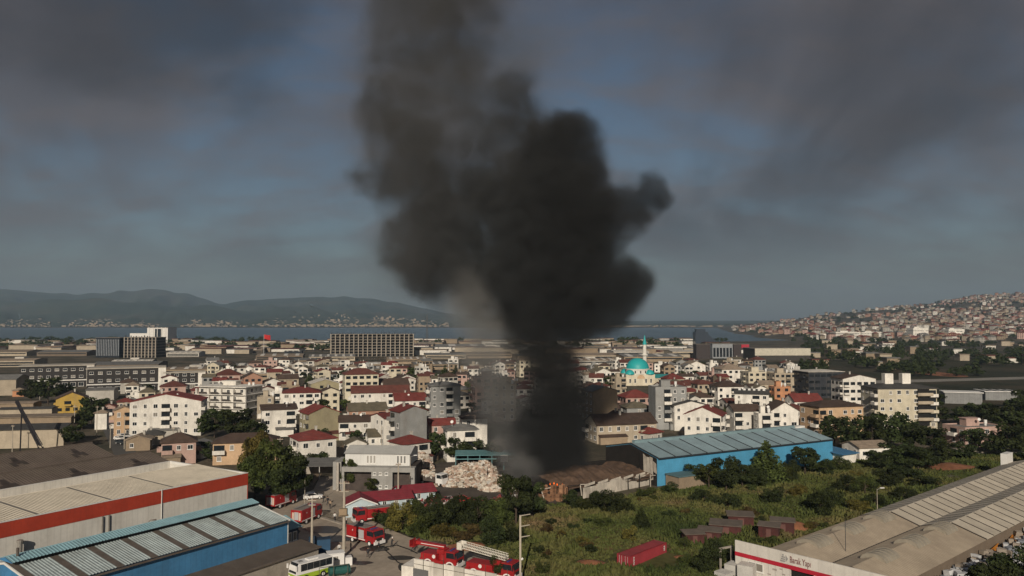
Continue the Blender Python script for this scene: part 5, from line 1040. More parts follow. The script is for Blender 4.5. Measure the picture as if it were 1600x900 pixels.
tag(mass.obj('far_shore_town', [wmatl('tan'), wmatl('works'), wmatl('tan')]), 'pale buildings strung along the far shore', 'town', kind='stuff')
# low roofs scattered on the plain before the shore
rnd = random.Random(8); mass = MB()
for i in range(420):
    d_ = rnd.uniform(900, 1420); px_ = rnd.uniform(-100, 1130); X = (px_-800)/F*d_
    if noise.noise(Vector((X/120, d_/120, 0))) < -0.1: continue
    w, l, h = rnd.uniform(10, 45), rnd.uniform(10, 30), rnd.uniform(3, 8); mass.box(X-w/2, d_, 0, X+w/2, d_+l, h, rnd.randrange(3)); mass.box(X-w/2-.5, d_-.5, h+.003, X+w/2+.5, d_+l+.5, h+.5, 3+rnd.randrange(3))
for i in range(170):
    d_ = rnd.uniform(620, 1250); px_ = rnd.uniform(1270, 1750); X = (px_-800)/F*d_
    if noise.noise(Vector((X/90, d_/90, 6))) < 0.08: continue
    w, l, h = rnd.uniform(8, 16), rnd.uniform(8, 14), rnd.uniform(4, 9); mass.box(X-w/2, d_, 0, X+w/2, d_+l, h, rnd.randrange(3)); mass.box(X-w/2-.5, d_-.5, h+.003, X+w/2+.5, d_+l+.5, h+.8, 3+rnd.randrange(3))
tag(mass.obj('plain_buildings', [wmatl('white'), wmatl('beige'), wmatl('tan'), rmatl('tan'), rmatl('grey'), rmatl('redbrown')]), 'low scattered buildings on the plain before the shore', 'buildings', kind='stuff')
# ---------------------------------------------------------------- vehicles
fire_red = mat('engine_red', (0.33, 0.016, 0.018), 0.4, 0.15, 0.8, spec=0.5, dirt=0.30, dirtcol=(0.10, 0.03, 0.025))
rubber = mat('tyre_rubber', (0.018, 0.017, 0.016), 0.9); steel = mat('grey_steel', (0.30, 0.29, 0.28), 0.5, metal=0.3); wpaint = mat('white_paint', (0.72, 0.70, 0.67), 0.4, 0.06, dirt=0.1)
blackp = mat('black_plastic', (0.02, 0.02, 0.02), 0.6); bluel = mat('blue_lamp', (0.02, 0.06, 0.22), 0.3); shut = mat('roller_shutter', (0.42, 0.42, 0.42), 0.4, 0.1, stripes=('Z', 0.16, 0.25))
def wheel(par, x, y, r, wd=0.35):
    s_ = 1 if y > 0 else -1; b = MB(); b.tube((0, -wd/2, 0), (0, wd/2, 0), r, n=14); t = b.obj('wheel', rubber, par, (x, y, r))
    b = MB(); b.tube((0, s_*wd/2, 0), (0, s_*(wd/2+0.03), 0), r*0.58, n=10); b.obj('rim', wpaint, t); return t
def cab(par, x0, x1, w, z0, z1, m, slope=0.35):
    b = MB(); b.prism([(x0, -w/2, z0), (x1, -w/2, z0), (x1, -w/2, z0+(z1-z0)*0.5), (x1-slope, -w/2, z1), (x0, -w/2, z1)], (0, w, 0)); c = b.obj('cab', m, par)
    b = MB(); za, zb = z0+(z1-z0)*0.54, z1-0.18; xa = x1-slope*0.08; xb = x1-slope*0.86
    b.prism([(xa+0.03, -w/2+0.18, za), (xa+0.03, w/2-0.18, za), (xb+0.03, w/2-0.18, zb), (xb+0.03, -w/2+0.18, zb)], (0.02, 0, 0.01)); b.obj('windscreen', win_glass, c)
    for s_ in (-1, 1):
        b = MB(); y = s_*(w/2+0.004); b.prism([(x0+0.35, y, za), (x1-slope*0.9-0.05, y, za), (x1-slope-0.12, y, zb), (x0+0.35, y, zb)], (0, s_*0.02, 0)); b.obj('side_window', win_glass, c)
        b = MB(); b.box(x1-0.02, s_*(w/2-0.45)-0.16, z0+0.35, x1+0.05, s_*(w/2-0.45)+0.16, z0+0.6); b.obj('headlight', wpaint, c)
        b = MB(); b.box(x1-0.25, s_*(w/2+0.05)-(0.12 if s_ < 0 else 0), za, x1-0.1, s_*(w/2+0.05)+(0.12 if s_ > 0 else 0), zb); b.obj('mirror', blackp, c)
    return c
def fire_engine(label, p, rz, kind='pump', L_=7.8):
    t = thing('fire_engine', label, 'fire engine', p, rz, 'fire engines in the yard'); w = 2.5
    b = MB(); b.box(-L_/2, -0.5, 0.55, L_/2-0.1, 0.5, 0.85); b.obj('chassis', blackp, t)
    xc = L_/2-2.2; cab(t, xc, L_/2, w, 0.62, 2.85, fire_red)
    b = MB(); b.box(L_/2-0.05, -w/2, 0.45, L_/2+0.25, w/2, 0.95); b.obj('bumper', wpaint, t)
    b = MB(); b.box(L_/2+0.02, -w/2+0.5, 1.0, L_/2+0.045, w/2-0.5, 1.5); b.obj('grille', blackp, t)
    b = MB(); b.box(xc+0.7, -0.7, 2.853, xc+0.95, 0.7, 2.98); b.obj('light_bar', bluel, t)
    for x in (L_/2-1.2, -L_/2+1.6):
        for y in (-1.08, 1.08): wheel(t, x, y, 0.52)
    if kind in ('pump', 'tank'):
        zt = 2.95 if kind == 'pump' else 2.75; b = MB(); b.box(-L_/2, -w/2, 0.75, xc-0.12, w/2, zt); b.obj('body', fire_red, t)
        for s_ in (-1, 1):
            k = 3
            for i in range(k):
                xa = -L_/2+0.25+i*(xc-0.12+L_/2-0.4)/k; xb = xa+(xc-0.12+L_/2-0.4)/k-0.18
                if kind == 'pump': b = MB(); b.box(xa, s_*(w/2+0.003)-(0.03 if s_ < 0 else 0), 1.1, xb, s_*(w/2+0.003)+(0.03 if s_ > 0 else 0), zt-0.35); b.obj('shutter', shut if i == 2 else mat('red_locker', (0.36, 0.018, 0.02), 0.4), t)
            b = MB(); b.box(-L_/2, s_*(w/2+0.003)-(0.02 if s_ < 0 else 0), 0.86, xc-0.12, s_*(w/2+0.003)+(0.02 if s_ > 0 else 0), 1.02); b.obj('white_stripe', wpaint, t)
        b = MB(); b.box(-L_/2+0.2, -w/2+0.15, zt+0.003, xc-0.3, w/2-0.15, zt+0.07); b.obj('roof_deck', mat('roof_deck', (0.22, 0.19, 0.17), 0.7, 0.2), t)
        b = MB()
        for y in (0.35, 0.85): b.tube((-L_/2+0.3, y, zt+0.3), (xc-0.5, y, zt+0.3), 0.05, n=4)
        for i in range(12): b.tube((-L_/2+0.5+i*0.38, 0.35, zt+0.3), (-L_/2+0.5+i*0.38, 0.85, zt+0.3), 0.03, n=4)
        b.obj('roof_ladder', steel, t)
        b = MB(); b.box(-2.6, -w/2-0.03, 2.1, -0.4, -w/2-0.012, 2.35); b.obj('side_lettering', wpaint, t)
        for y in (-0.75, 0.75): b = MB(); b.box(-L_/2-0.04, y-0.22, 1.0, -L_/2-0.004, y+0.22, 2.5); b.obj('rear_marking', mat('rear_pale', (0.55, 0.42, 0.34), 0.5), t)
        b = MB(); b.box(-L_/2-0.04, -0.45, 1.1, -L_/2-0.004, 0.45, 2.6); b.obj('rear_shutter', shut, t)
    else:
        b = MB(); b.box(-L_/2, -w/2, 0.75, xc-0.12, w/2, 1.25); b.obj('deck', fire_red, t)
        b = MB(); b.box(-L_/2+0.2, -w/2+0.05, 1.253, xc-1.6, w/2-0.05, 2.1); b.obj('locker', fire_red, t)
        for s_ in (-1, 1):
            b = MB(); b.tube((-L_/2+2.7, s_*(w/2-0.04), 1.75), (-L_/2+2.7, s_*(w/2+0.02), 1.75), 0.3, n=12); b.obj('round_badge', wpaint, t)
            for x in (L_/2-1.2, -L_/2+1.6):
                b = MB()
                for i in range(8):
                    a0, a1 = math.pi*i/8, math.pi*(i+1)/8; b.prism([(x+0.58*math.cos(a0), s_*(w/2+0.01), 0.52+0.58*math.sin(a0)), (x+0.82*math.cos(a0), s_*(w/2+0.01), 0.52+0.78*math.sin(a0)), (x+0.82*math.cos(a1), s_*(w/2+0.01), 0.52+0.78*math.sin(a1)), (x+0.58*math.cos(a1), s_*(w/2+0.01), 0.52+0.58*math.sin(a1))], (0, s_*0.03, 0))
                b.obj('white_arch', wpaint, t)
        b = MB(); b.tube((xc-1.0, 0, 1.25), (xc-1.0, 0, 2.2), 0.75, n=14); b.box(xc-1.6, -0.9, 2.203, xc-0.3, 0.9, 2.9); tt = b.obj('turntable', fire_red, t)
        x0, z0, x1, z1 = (xc-0.6, 2.9, -L_/2-1.3, 3.25) if kind == 'boom' else (xc+0.4, 3.0, -L_/2-0.9, 3.9)
        if kind == 'boom':
            b = MB(); b.prism([(x0, -0.35, z0), (x1, -0.35, z1-0.2), (x1, -0.35, z1+0.35), (x0, -0.35, z0+0.55)], (0, 0.7, 0)); bo = b.obj('boom', fire_red, t)
            b = MB(); b.prism([(x0, -0.36, z0+0.3), (x1+1, -0.36, z1+0.02), (x1+1, -0.36, z1+0.12), (x0, -0.36, z0+0.4)], (0, -0.02, 0)); b.obj('boom_stripe', wpaint, bo)
            b = MB(); b.box(x1-0.9, -0.9, z1-0.6, x1, 0.9, z1-0.5); b.box(x1-0.9, -0.9, z1-0.497, x1-0.82, 0.9, z1+0.45); b.box(x1-0.08, -0.9, z1-0.497, x1, 0.9, z1+0.45); b.obj('basket', fire_red, bo)
        else:
            lm_ = mat('ladder_white', (0.62, 0.58, 0.50), 0.5); bo = None
            for q in (0, 1):
                b = MB(); hw_ = 0.55-0.1*q; zq = 0.35*q
                for y in (-hw_, hw_):
                    b.tube((x0, y, z0+zq), (x1, y, z1+zq), 0.07, n=4); b.tube((x0, y, z0+0.45+zq), (x1, y, z1+0.45+zq), 0.05, n=4)
                    for i in range(16): f0, f1 = i/16, (i+1)/16; b.tube((x0+(x1-x0)*f0, y, z0+(z1-z0)*f0+zq), (x0+(x1-x0)*f1, y, z0+(z1-z0)*f1+0.45+zq), 0.035, n=3)
                for i in range(26): f0 = i/25; b.tube((x0+(x1-x0)*f0, -hw_, z0+(z1-z0)*f0+zq), (x0+(x1-x0)*f0, hw_, z0+(z1-z0)*f0+zq), 0.035, n=4)
                b.obj('ladder_section', lm_, t)
            b = MB(); b.box(x1-0.9, -0.75, z1-0.3, x1, 0.75, z1-0.2); b.box(x1-0.9, -0.75, z1-0.197, x1, -0.68, z1+0.8); b.box(x1-0.9, 0.68, z1-0.197, x1, 0.75, z1+0.8); b.box(x1-0.9, -0.677, z1-0.197, x1-0.83, 0.677, z1+0.8); b.obj('cage', lm_, t)
    return t
def head(px0, py0, px1, py1):
    a, c = G(px0, py0), G(px1, py1); return (a+c)/2, math.atan2((c-a).y, (c-a).x)
p, a = head(560, 845, 601, 858); fire_engine('red fire engine standing in the middle of the open yard', p+Vector((-1.3, 1.2, 0.05)), R(-38), 'pump', 7.3)
fire_engine('red fire tanker facing left behind the engine in the yard', G(583, 815)+Vector((0, 0, .05)), R(208), 'tank')
fire_engine('fire engine seen from behind beside the teal-roofed annex', G(477, 817)+Vector((0, 1, .05)), R(72), 'pump', 7.2)
fire_engine('dark red fire engine under the big trees, farthest of the engines', G(436, 800)+Vector((-1, 5, .05)), R(68), 'pump', 7.2)
fire_engine('fire engine with folded red boom behind the white panelled yard wall', G(690, 885)+Vector((0, 0, .05)), R(-26), 'boom', 6.9)
fire_engine('ladder fire engine with long white ladder beside the lamp pole', G(770, 902)+Vector((0, 0, .05)), R(-27), 'ladder', 8.6)
def car(label, p, rz, m, van=False, group='parked cars and vans'):
    t = thing('parked_van' if van else 'parked_car', label, 'van' if van else 'car', p, rz, group); h = 2.2 if van else 1.45; L_, w = (5.2, 2.0) if van else (4.4, 1.78)
    pr = [(-L_/2, .35), (L_/2, .35), (L_/2, .85), (L_/2-.9, 1.05), (L_/2-1.7, h), (-L_/2+.1, h), (-L_/2, 1.0)] if van else [(-L_/2, .35), (L_/2, .35), (L_/2, .72), (L_/2-1.1, .92), (L_/2-1.9, h), (-L_/2+.9, h), (-L_/2+.15, .95)]
    b = MB(); b.prism([(x, -w/2, z) for x, z in pr], (0, w, 0)); bd = b.obj('body', m, t)
    zl = 0.98; zh = h-0.14; xf = L_/2-(1.75 if van else 1.95); xr = -L_/2+(0.4 if van else 1.0)
    for s_ in (-1, 1): b = MB(); b.prism([(xr, s_*(w/2+.003), zl), (xf+.75, s_*(w/2+.003), zl), (xf+.05, s_*(w/2+.003), zh), (xr+.1, s_*(w/2+.003), zh)], (0, s_*.015, 0)); b.obj('side_window', win_glass, bd)
    xa, za, xb, zb = (L_/2-.9, 1.05, L_/2-1.7, h) if van else (L_/2-1.1, .92, L_/2-1.9, h)
    b = MB(); q = [(xa+(xb-xa)*f+.02, y*(w/2-.12), za+(zb-za)*f+.02) for f, y in ((.06, -1), (.06, 1), (.9, 1), (.9, -1))]; b.prism(q, (0.012, 0, 0.012)); b.obj('windscreen', win_glass, bd)
    for x in (L_/2-.85, -L_/2+.85):
        for y in (-w/2+.12, w/2-.12): wheel(t, x, y, .33, .24)
    return t
silver = mat('silver_paint', (0.42, 0.42, 0.42), 0.4); dpaint = mat('dark_paint', (0.04, 0.045, 0.05), 0.4); redp = mat('red_paint', (0.4, 0.03, 0.03), 0.4)
car('white car parked under the trees by the dirt track', G(489, 780)+Vector((0, 0, .06)), R(20), wpaint)
for lab, px_, py_, rz, m, v in (('white van parked nearest the tan shed', 213, 698, -30, wpaint, True), ('white van second from the tan shed', 206, 692, -28, wpaint, True), ('silver car at the street end of the vans', 196, 684, -30, silver, False), ('white car at the far end of the parked row', 187, 688, -30, wpaint, False), ('dark car beside the parked white vans', 189, 694, -35, dpaint, False), ('white van behind the parked row by the peach house', 200, 678, -20, wpaint, True),
                            ('white car below the pale road wall at the far right', 1410, 716, 10, wpaint, False), ('dark car on the field road beside the white wall', 1497, 716, 8, dpaint, False), ('red pickup nose showing behind the bushes of the waste yard', 718, 786, 200, redp, False)):
    car(lab, G(px_, py_)+Vector((0, 0, .06)), R(rz), m, v)
# bus
t = thing('bus', 'white and lime green bus at the foot of the concrete wall', 'bus', G(486, 902)+Vector((0, 0, .05)), R(180+63-16)); Lx, wx, hx = 6.6, 2.25, 2.8
lime = mat('lime_paint', (0.30, 0.42, 0.03), 0.4, 0.05)
b = MB(); b.box(-Lx/2, -wx/2, 0.45, Lx/2, wx/2, 1.15); b.obj('lower_body', lime, t)
b = MB(); b.prism([(-Lx/2, -wx/2, 1.153), (Lx/2, -wx/2, 1.153), (Lx/2-.12, -wx/2, 2.2), (Lx/2-.5, -wx/2, hx), (-Lx/2+.2, -wx/2, hx), (-Lx/2, -wx/2, 2.6)], (0, wx, 0)); bd = b.obj('upper_body', wpaint, t)
for s_ in (-1, 1):
    for i in range(5): b = MB(); xa = -Lx/2+.25+i*1.12; b.box(xa, s_*(wx/2+.003)-(.02 if s_ < 0 else 0), 1.6, xa+1.08, s_*(wx/2+.003)+(.02 if s_ > 0 else 0), 2.65); b.obj('window', win_glass, bd)
b = MB(); b.prism([(Lx/2+.0, -wx/2+.15, 1.35), (Lx/2+.0, wx/2-.15, 1.35), (Lx/2-.42, wx/2-.15, 2.85), (Lx/2-.42, -wx/2+.15, 2.85)], (0.03, 0, 0.01)); b.obj('windscreen', win_glass, bd)
b = MB(); b.box(-1.0, -.5, hx+.003, .8, .5, hx+.2); b.obj('roof_unit', wpaint, bd); b = MB(); b.box(1.6, -.35, hx+.003, 2.3, .35, hx+.09); b.obj('roof_hatch', steel, bd)
for s_ in (-1, 1):
    b = MB(); b.box(Lx/2+.0, s_*(wx/2+.12)-.1, 1.9, Lx/2+.2, s_*(wx/2+.12)+.1, 2.6); b.obj('mirror', wpaint, bd); b = MB(); b.box(Lx/2+.003, s_*.85-.2, .65, Lx/2+.04, s_*.85+.2, .9); b.obj('headlight', wpaint, t)
for x in (Lx/2-1.7, -Lx/2+1.9):
    for y in (-1.1, 1.1): wheel(t, x, y, .46, .3)
# white lorry with loaded bed
t = thing('lorry', 'white-cabbed lorry with loaded bed beside the waste heap', 'lorry', G(682, 760)+Vector((-1, 2, .05)), R(-32)); cab(t, 1.6, 3.6, 2.4, .7, 2.9, wpaint)
b = MB(); b.box(-5.2, -.45, .7, 3.4, .45, .95); b.obj('chassis', blackp, t); b = MB(); b.box(-5.2, -1.2, .96, 1.4, 1.2, 1.1); b.box(-5.2, -1.2, 1.103, 1.4, -1.12, 2.2); b.box(-5.2, 1.12, 1.103, 1.4, 1.2, 2.2); b.box(1.3, -1.117, 1.103, 1.4, 1.117, 2.4); b.obj('cargo_bed', mat('lorry_bed', (.09, .07, .06), .8, .3), t)
b = MB(); heap(-1.9, 0, 2.9, 1.0, 1.1, 130); b.v = [(x, y, z+1.9) for x, y, z in b.v]; tag(b.obj('load', paper, t), kind='stuff')
b = MB(); b.box(3.55, -1.2, .5, 3.75, 1.2, .9); b.obj('bumper', wpaint, t)
for x in (2.6, -2.6, -3.9):
    for y in (-1.0, 1.0): wheel(t, x, y, .5)
# ---------------------------------------------------------------- poles, fence, yard things
pole_m = mat('pole_concrete', (0.40, 0.35, 0.28), 0.9, 0.15)
def pole(label, px_, pyb, pyt, arms=((0.9, 1.6),), lamp=None, r=0.2, nm='utility_pole', cat='pole'):
    c = G(px_, pyb); h = D(px_, pyt, c.y).z; t = thing(nm, label, cat, c, 0, 'poles around the yard'); b = MB(); b.tube((0, 0, 0), (0, 0, h), r, r*0.6, n=8); b.obj('post', pole_m, t)
    for f, w in arms:
        b = MB(); b.box(-w/2, -.07, h*f, w/2, .07, h*f+.14); ar = b.obj('crossarm', pole_m, t)
        for x in (-w/2+.15, 0.3, w/2-.15): b = MB(); b.tube((x, 0, h*f+.143), (x, 0, h*f+.4), .06, .04, n=5); b.obj('insulator', mat('insulator', (.25, .12, .08), .4), ar)
    if lamp:
        b = MB(); b.tube((0, 0, h-.15), (lamp, -.3, h+.25), .05, n=5); la = b.obj('lamp_arm', steel, t); b = MB(); b.prism([(lamp-.1, -.45, h+.2), (lamp+.7*(1 if lamp > 0 else -1), -.6, h+.26), (lamp+.7*(1 if lamp > 0 else -1), -.3, h+.3), (lamp-.1, -.15, h+.26)], (0, 0, .12)); b.obj('lamp_head', wpaint, la)
    return t, h
t, h = pole('tall concrete pole with transformer brackets beside the yard engine', 537, 871, 752, ((.97, 1.8), (.86, 1.6)), r=.3)
b = MB(); b.box(-.8, -.6, h*.55, .8, -.25, h*.55+.25); b.box(-.65, -1.0, h*.55+.253, .65, -.2, h*.55+1.3); b.obj('transformer', mat('transformer_rust', (.26, .19, .12), .8, .3), t)
t, h = pole('shorter concrete pole near the end of the blue shed', 487, 868, 779, ((.96, 1.4), (.88, 1.2)), r=.24)
c = G(813, 925); t = thing('lamp_pole', 'pale pole with three side arms beside the ladder engine', 'pole', c, 0, 'poles around the yard'); h = D(813, 805, c.y).z
b = MB(); b.box(-.14, -.14, 0, .14, .14, h); b.obj('post', pole_m, t)
for f, l_ in ((1.0, 1.5), (.86, 1.4), (.72, 1.4)): b = MB(); b.prism([(.1, -.06, h*f-.12), (l_, -.06, h*f+.12), (l_, -.06, h*f+.22), (.1, -.06, h*f)], (0, .12, 0)); b.obj('side_arm', pole_m, t)
b = MB(); b.tube((0.14, 0, h*.42), (.4, 0, h*.44), .16, n=8); b.obj('meter_box', wpaint, t)
pole('thin lamp post at the corner of the red band shed', 380, 800, 742, (), -0.9, .08, 'street_lamp', 'lamp'); pole('thin street lamp behind the guard houses', 641, 770, 713, (), 0.9, .09, 'street_lamp', 'lamp'); pole('concrete pole among the guard houses', 622, 790, 722, ((.93, 1.2),))
pole('white-headed lamp pole rising behind the sign-fronted hall', 1371, 800, 764, (), 0.6, .08, 'street_lamp', 'lamp'); pole('slender grey post in the trees beside the carport', 476, 790, 750, (), None, .07)
for i, (px_, yb_, yt_) in enumerate(((116, 674, 632), (151, 683, 634), (172, 700, 664), (194, 702, 648), (62, 625, 586), (270, 712, 668), (19, 706, 664))):
    pole(('pale concrete pole with crossarm in front of the yellow house', 'slim pole second right of the yellow house', 'slim pole beside the street behind the brown works', 'slim pole in front of the parked vans', 'tall pole before the black workshops at the left', 'slim pole before the brown-roofed pink house', 'slim pole against the cream walled shed')[i], px_, yb_, yt_, ((.92, 1.4),) if i in (0, 4) else ((.95, 1.0),), None, .14)
for i, (px_, yb_, yt_) in enumerate(((437, 742, 684), (596, 700, 664))): pole(('pole with three arms in the crown of the big trees', 'thin dark roof-high pole by the pyramid red roof')[i], px_, yb_, yt_, ((.95, 1.6), (.82, 1.6), (.7, 1.6)) if i == 0 else (), None, .12)
# overhead wires
def wire(a, c, sag_=0.8, r=0.018):
    b = MB(); n_ = 10; a = Vector(a); c = Vector(c); pt = [a.lerp(c, i/n_)-Vector((0, 0, sag_*4*(i/n_)*(1-i/n_))) for i in range(n_+1)]
    for i in range(n_): b.tube(pt[i], pt[i+1], r, n=3, cap=False)
    return b
p1, p2 = D(537, 753, G(537, 871).y), D(487, 781, G(487, 868).y); p3 = D(437, 686, G(437, 742).y); p4 = D(622, 724, G(622, 790).y)
for i, (a, c) in enumerate(((p1, p2), (p2, p3), (p1, p4))): tag(wire(a, c).obj('overhead_wire', blackp), ('black wire between the two concrete poles of the yard', 'black wire from the shorter pole into the big trees', 'black wire from the transformer pole to the guard houses')[i], 'wire', 'overhead wires')
# picket fence by the roadside bend
o = thing('picket_fence', 'low dark railing fence at the bend between the engines', 'fence', (0, 0, 0)); fa, fb = G(497, 806), G(536, 818); dv = fb-fa; iron = mat('fence_iron', (.09, .075, .055), .8)
for i in range(22): q = fa+dv*(i/21); b = MB(); b.box(-.05, -.03, 0, .05, .03, 1.5); b.obj('picket', iron, o, q)
for z in (.35, 1.25): b = MB(); b.prism([fa+Vector((0, .04, z)), fb+Vector((0, .04, z)), fb+Vector((0, .08, z)), fa+Vector((0, .08, z))], (0, 0, .07)); b.obj('rail', iron, o)
b = MB(); b.prism([fa+Vector((0, -.15, 0)), fb+Vector((0, -.15, 0)), fb+Vector((0, -1.2, 0)), fa+Vector((0, -1.2, 0))], (0, 0, .2)); b.obj('kerb', concrete, o)
o = thing('blue_bin', 'dark blue metal skip bin beside the shorter pole', 'bin', G(505, 862)+Vector((0, 0, .05)), R(20))
b = MB(); b.box(-1.1, -.8, 0, 1.1, .8, 2.2); b.obj('box', mat('bin_blue', (.03, .08, .15), .6), o); b = MB(); b.box(-1.15, -.85, 2.203, 1.15, .85, 2.3); b.obj('lid', mat('bin_lid', (.02, .04, .07), .6), o); b = MB(); b.box(-2.4, .5, 0, -1.12, .62, 2.6); b.obj('door', mat('bin_lid', (.02, .04, .07), .6), o)
o = thing('gate_cabin', 'small white cabin beside the bus', 'cabin', G(524, 884)+Vector((0, 0, .05)), R(20)); b = MB(); b.box(-1.3, -.9, 0, 1.3, .9, 2.1); b.obj('wall', wpaint, o); b = MB(); b.box(-1.4, -1, 2.103, 1.4, 1, 2.22); b.obj('roof', wpaint, o); link('window', win_mesh(.8, .8), o, (0, -.9, 1)); b = MB(); b.box(1.5, -.8, 0, 2.6, .6, 1.3); b.obj('side_box', wpaint, o)
o = thing('green_tank', 'dark green tank and framework below the gate cabin', 'tank', G(530, 900)+Vector((0, 0, .05)), R(25)); b = MB(); b.tube((-1.6, 0, .9), (1.6, 0, .9), .75, n=14); b.obj('drum', mat('tank_green', (.02, .09, .08), .5), o); b = MB(); b.box(-1.2, -.6, 0, -.9, .6, .5); b.box(.9, -.6, 0, 1.2, .6, .5); b.obj('cradle', iron, o)
for x in (-3.4, -1.2, 1.0): b = MB(); b.box(x, -1.3, 0, x+.08, -1.22, 2.0); b.obj('frame_post', iron, o)
b = MB(); b.box(-3.4, -1.31, 1.95, 1.1, -1.21, 2.03); b.obj('frame_rail', iron, o)
# white yard office in the foreground
pa, pb = G(648, 872.5, 3.0), G(812, 903, 3.0); an = math.atan2((pb-pa).y, (pb-pa).x); Lo = (pb-pa).length
o = thing('panel_wall', 'white panelled yard wall in front of the boom engine', 'wall', (pa.x, pa.y, 0), an); kp = 10
for i in range(kp):
    b = MB(); b.box(i*Lo/kp, -.2, 0, (i+1)*Lo/kp-.04, 0, 3.0-(.12 if i % 3 == 2 else 0)); b.obj('wall_panel', wmatl(('white', 'white', 'pale', 'white', 'pale')[i % 5]), o)
for i in (1, 3, 5, 7, 9): b = MB(); b.tube((i*Lo/kp, -.3, 0), (i*Lo/kp, -.3, 4.1), .035, n=4); b.obj('rail_post', iron, o)
b = MB(); b.tube((.1, -.3, 2.3), (Lo, -.3, 2.3), .03, n=4); b.obj('rail', iron, o)
o = thing('office_porch', 'lower white porch box with dark glazing beside the panelled yard wall', 'cabin', G(632, 900), R(-20)); b = MB(); b.box(0, -1, 0, 2.0, 3, 1.9); b.obj('wall', wmatl('white'), o); b = MB(); b.box(2.003, -1, 0, 4.6, 2.6, 1.6); b.obj('glazed_bay', mat('porch_glass', (.12, .12, .12), .3), o); b = MB(); b.tube((-.7, .3, 1.2), (-.7, .5, 1.2), .6, n=14); b.obj('round_tank', blackp, o)
# white stacked crates by the sign wall
for i, (px_, py_, w, h) in enumerate(((1132, 905, 2.2, 1.6), (1150, 900, 2.6, 2.2), (1168, 908, 2.4, 2.6))):
    o = thing('covered_stack', ('pale covered stack at the bottom edge left of the sign wall', 'middle pale covered stack under the sign wall', 'tall pale covered stack against the sign wall')[i], 'stack', G(px_, py_), R(40+8*i)); b = MB()
    for j in range(4): x = -w/2+j*w/4; b.box(x, -w/2, 0, x+w/4-.08, w/2, h*(.75+.25*((j*3+i) % 3)/2))
    tag(b.obj('sacks', mat('sack_white', (.5, .48, .44), .9, .15, bump=.4), o), kind='stuff'); b = MB(); b.box(-w/2-.1, -w/2-.1, -.02+.03, w/2+.1, w/2+.1, .12); b.obj('base', iron, o)
o = thing('roof_gantry', 'short grey frame standing left of the sign wall', 'frame', G(1126, 893), R(30)); 
for x in (0, 2.4): b = MB(); b.box(x, 0, 0, x+.25, .25, 3.4); b.obj('post', concrete, o)
b = MB(); b.box(-.1, 0, 3.403, 2.75, .25, 3.7); b.obj('beam', concrete, o)
# fire hose on the yard
b = MB(); pts = [G(*q) for q in ((600, 856), (620, 853), (640, 860), (652, 866))]; pts2 = [G(*q) for q in ((601, 860), (610, 868), (622, 880), (634, 886))]
for pp, lab in ((pts, 'dark hose lying right of the yard engine'), (pts2, 'dark hose running from the yard engine towards the porch')):
    b = MB()
    for a, c in zip(pp, pp[1:]): b.tube(a+Vector((0, 0, .15)), c+Vector((0, 0, .15)), .09, n=5)
    tag(b.obj('fire_hose', blackp), lab, 'hose', 'fire hoses')
# ---------------------------------------------------------------- people
def body_mesh(name, stride, arm, lean=0.0):
    J = {'pelvis': (0, 0, .95, .15), 'waist': (0, lean*.3, 1.12, .135), 'chest': (0, lean*.7, 1.36, .165), 'neck': (0, lean, 1.50, .06), 'head0': (0, lean*1.05, 1.60, .095), 'head1': (0, lean*1.1-.01, 1.74, .085)}
    for s, n in ((-1, 'l'), (1, 'r')):
        st = stride*s; J.update({n+'hip': (s*.10, 0, .88, .095), n+'knee': (s*.11, -st*.22-.03, .50, .07), n+'ankle': (s*.11, -st*.42+.03, .09, .05), n+'toe': (s*.13, -st*.42-.15, .045, .042),
                  n+'sh': (s*.20, lean*.8, 1.42, .075), n+'el': (s*(.27+.05*arm), lean*.8+st*.15-.05*arm, 1.14, .052), n+'wr': (s*(.28), lean*.8+st*.25-.12-.18*arm, .90+.2*arm, .036), n+'hand': (s*.27, lean*.8+st*.27-.15-.24*arm, .82+.22*arm, .042)})
        for k in range(4): J[n+'f%d' % k] = (s*(.245+.018*k), lean*.8+st*.27-.16-.27*arm, .735+.006*abs(k-1.5)+.25*arm, .009)
        J[n+'thumb'] = (s*.225, lean*.8+st*.27-.20-.26*arm, .79+.24*arm, .010)
    ks = list(J); E_ = [('pelvis', 'waist'), ('waist', 'chest'), ('chest', 'neck'), ('neck', 'head0'), ('head0', 'head1')]
    for n in 'lr': E_ += [('pelvis', n+'hip'), (n+'hip', n+'knee'), (n+'knee', n+'ankle'), (n+'ankle', n+'toe'), ('chest', n+'sh'), (n+'sh', n+'el'), (n+'el', n+'wr'), (n+'wr', n+'hand')]+[(n+'hand', n+'f%d' % k) for k in range(4)]+[(n+'hand', n+'thumb')]
    me = bpy.data.meshes.new(name+'_src'); me.from_pydata([J[k][:3] for k in ks], [(ks.index(a), ks.index(c)) for a, c in E_], [])
    ob = link(name+'_src', me); sk_ = ob.modifiers.new('skin', 'SKIN')
    for i, k in enumerate(ks): me.skin_vertices[0].data[i].radius = (J[k][3],)*2; me.skin_vertices[0].data[i].use_root = (i == 0)
    ob.modifiers.new('sub', 'SUBSURF').levels = 1; bpy.context.view_layer.update()
    r = bpy.data.meshes.new_from_object(ob.evaluated_get(bpy.context.evaluated_depsgraph_get())); bpy.data.objects.remove(ob)
    return r
skin_m = mat('skin', (.38, .22, .15), .7); poses = [body_mesh('walk', 1.0, 0), body_mesh('stand', 0.15, 0.3), body_mesh('work', 0.4, 1.0, -.12)]
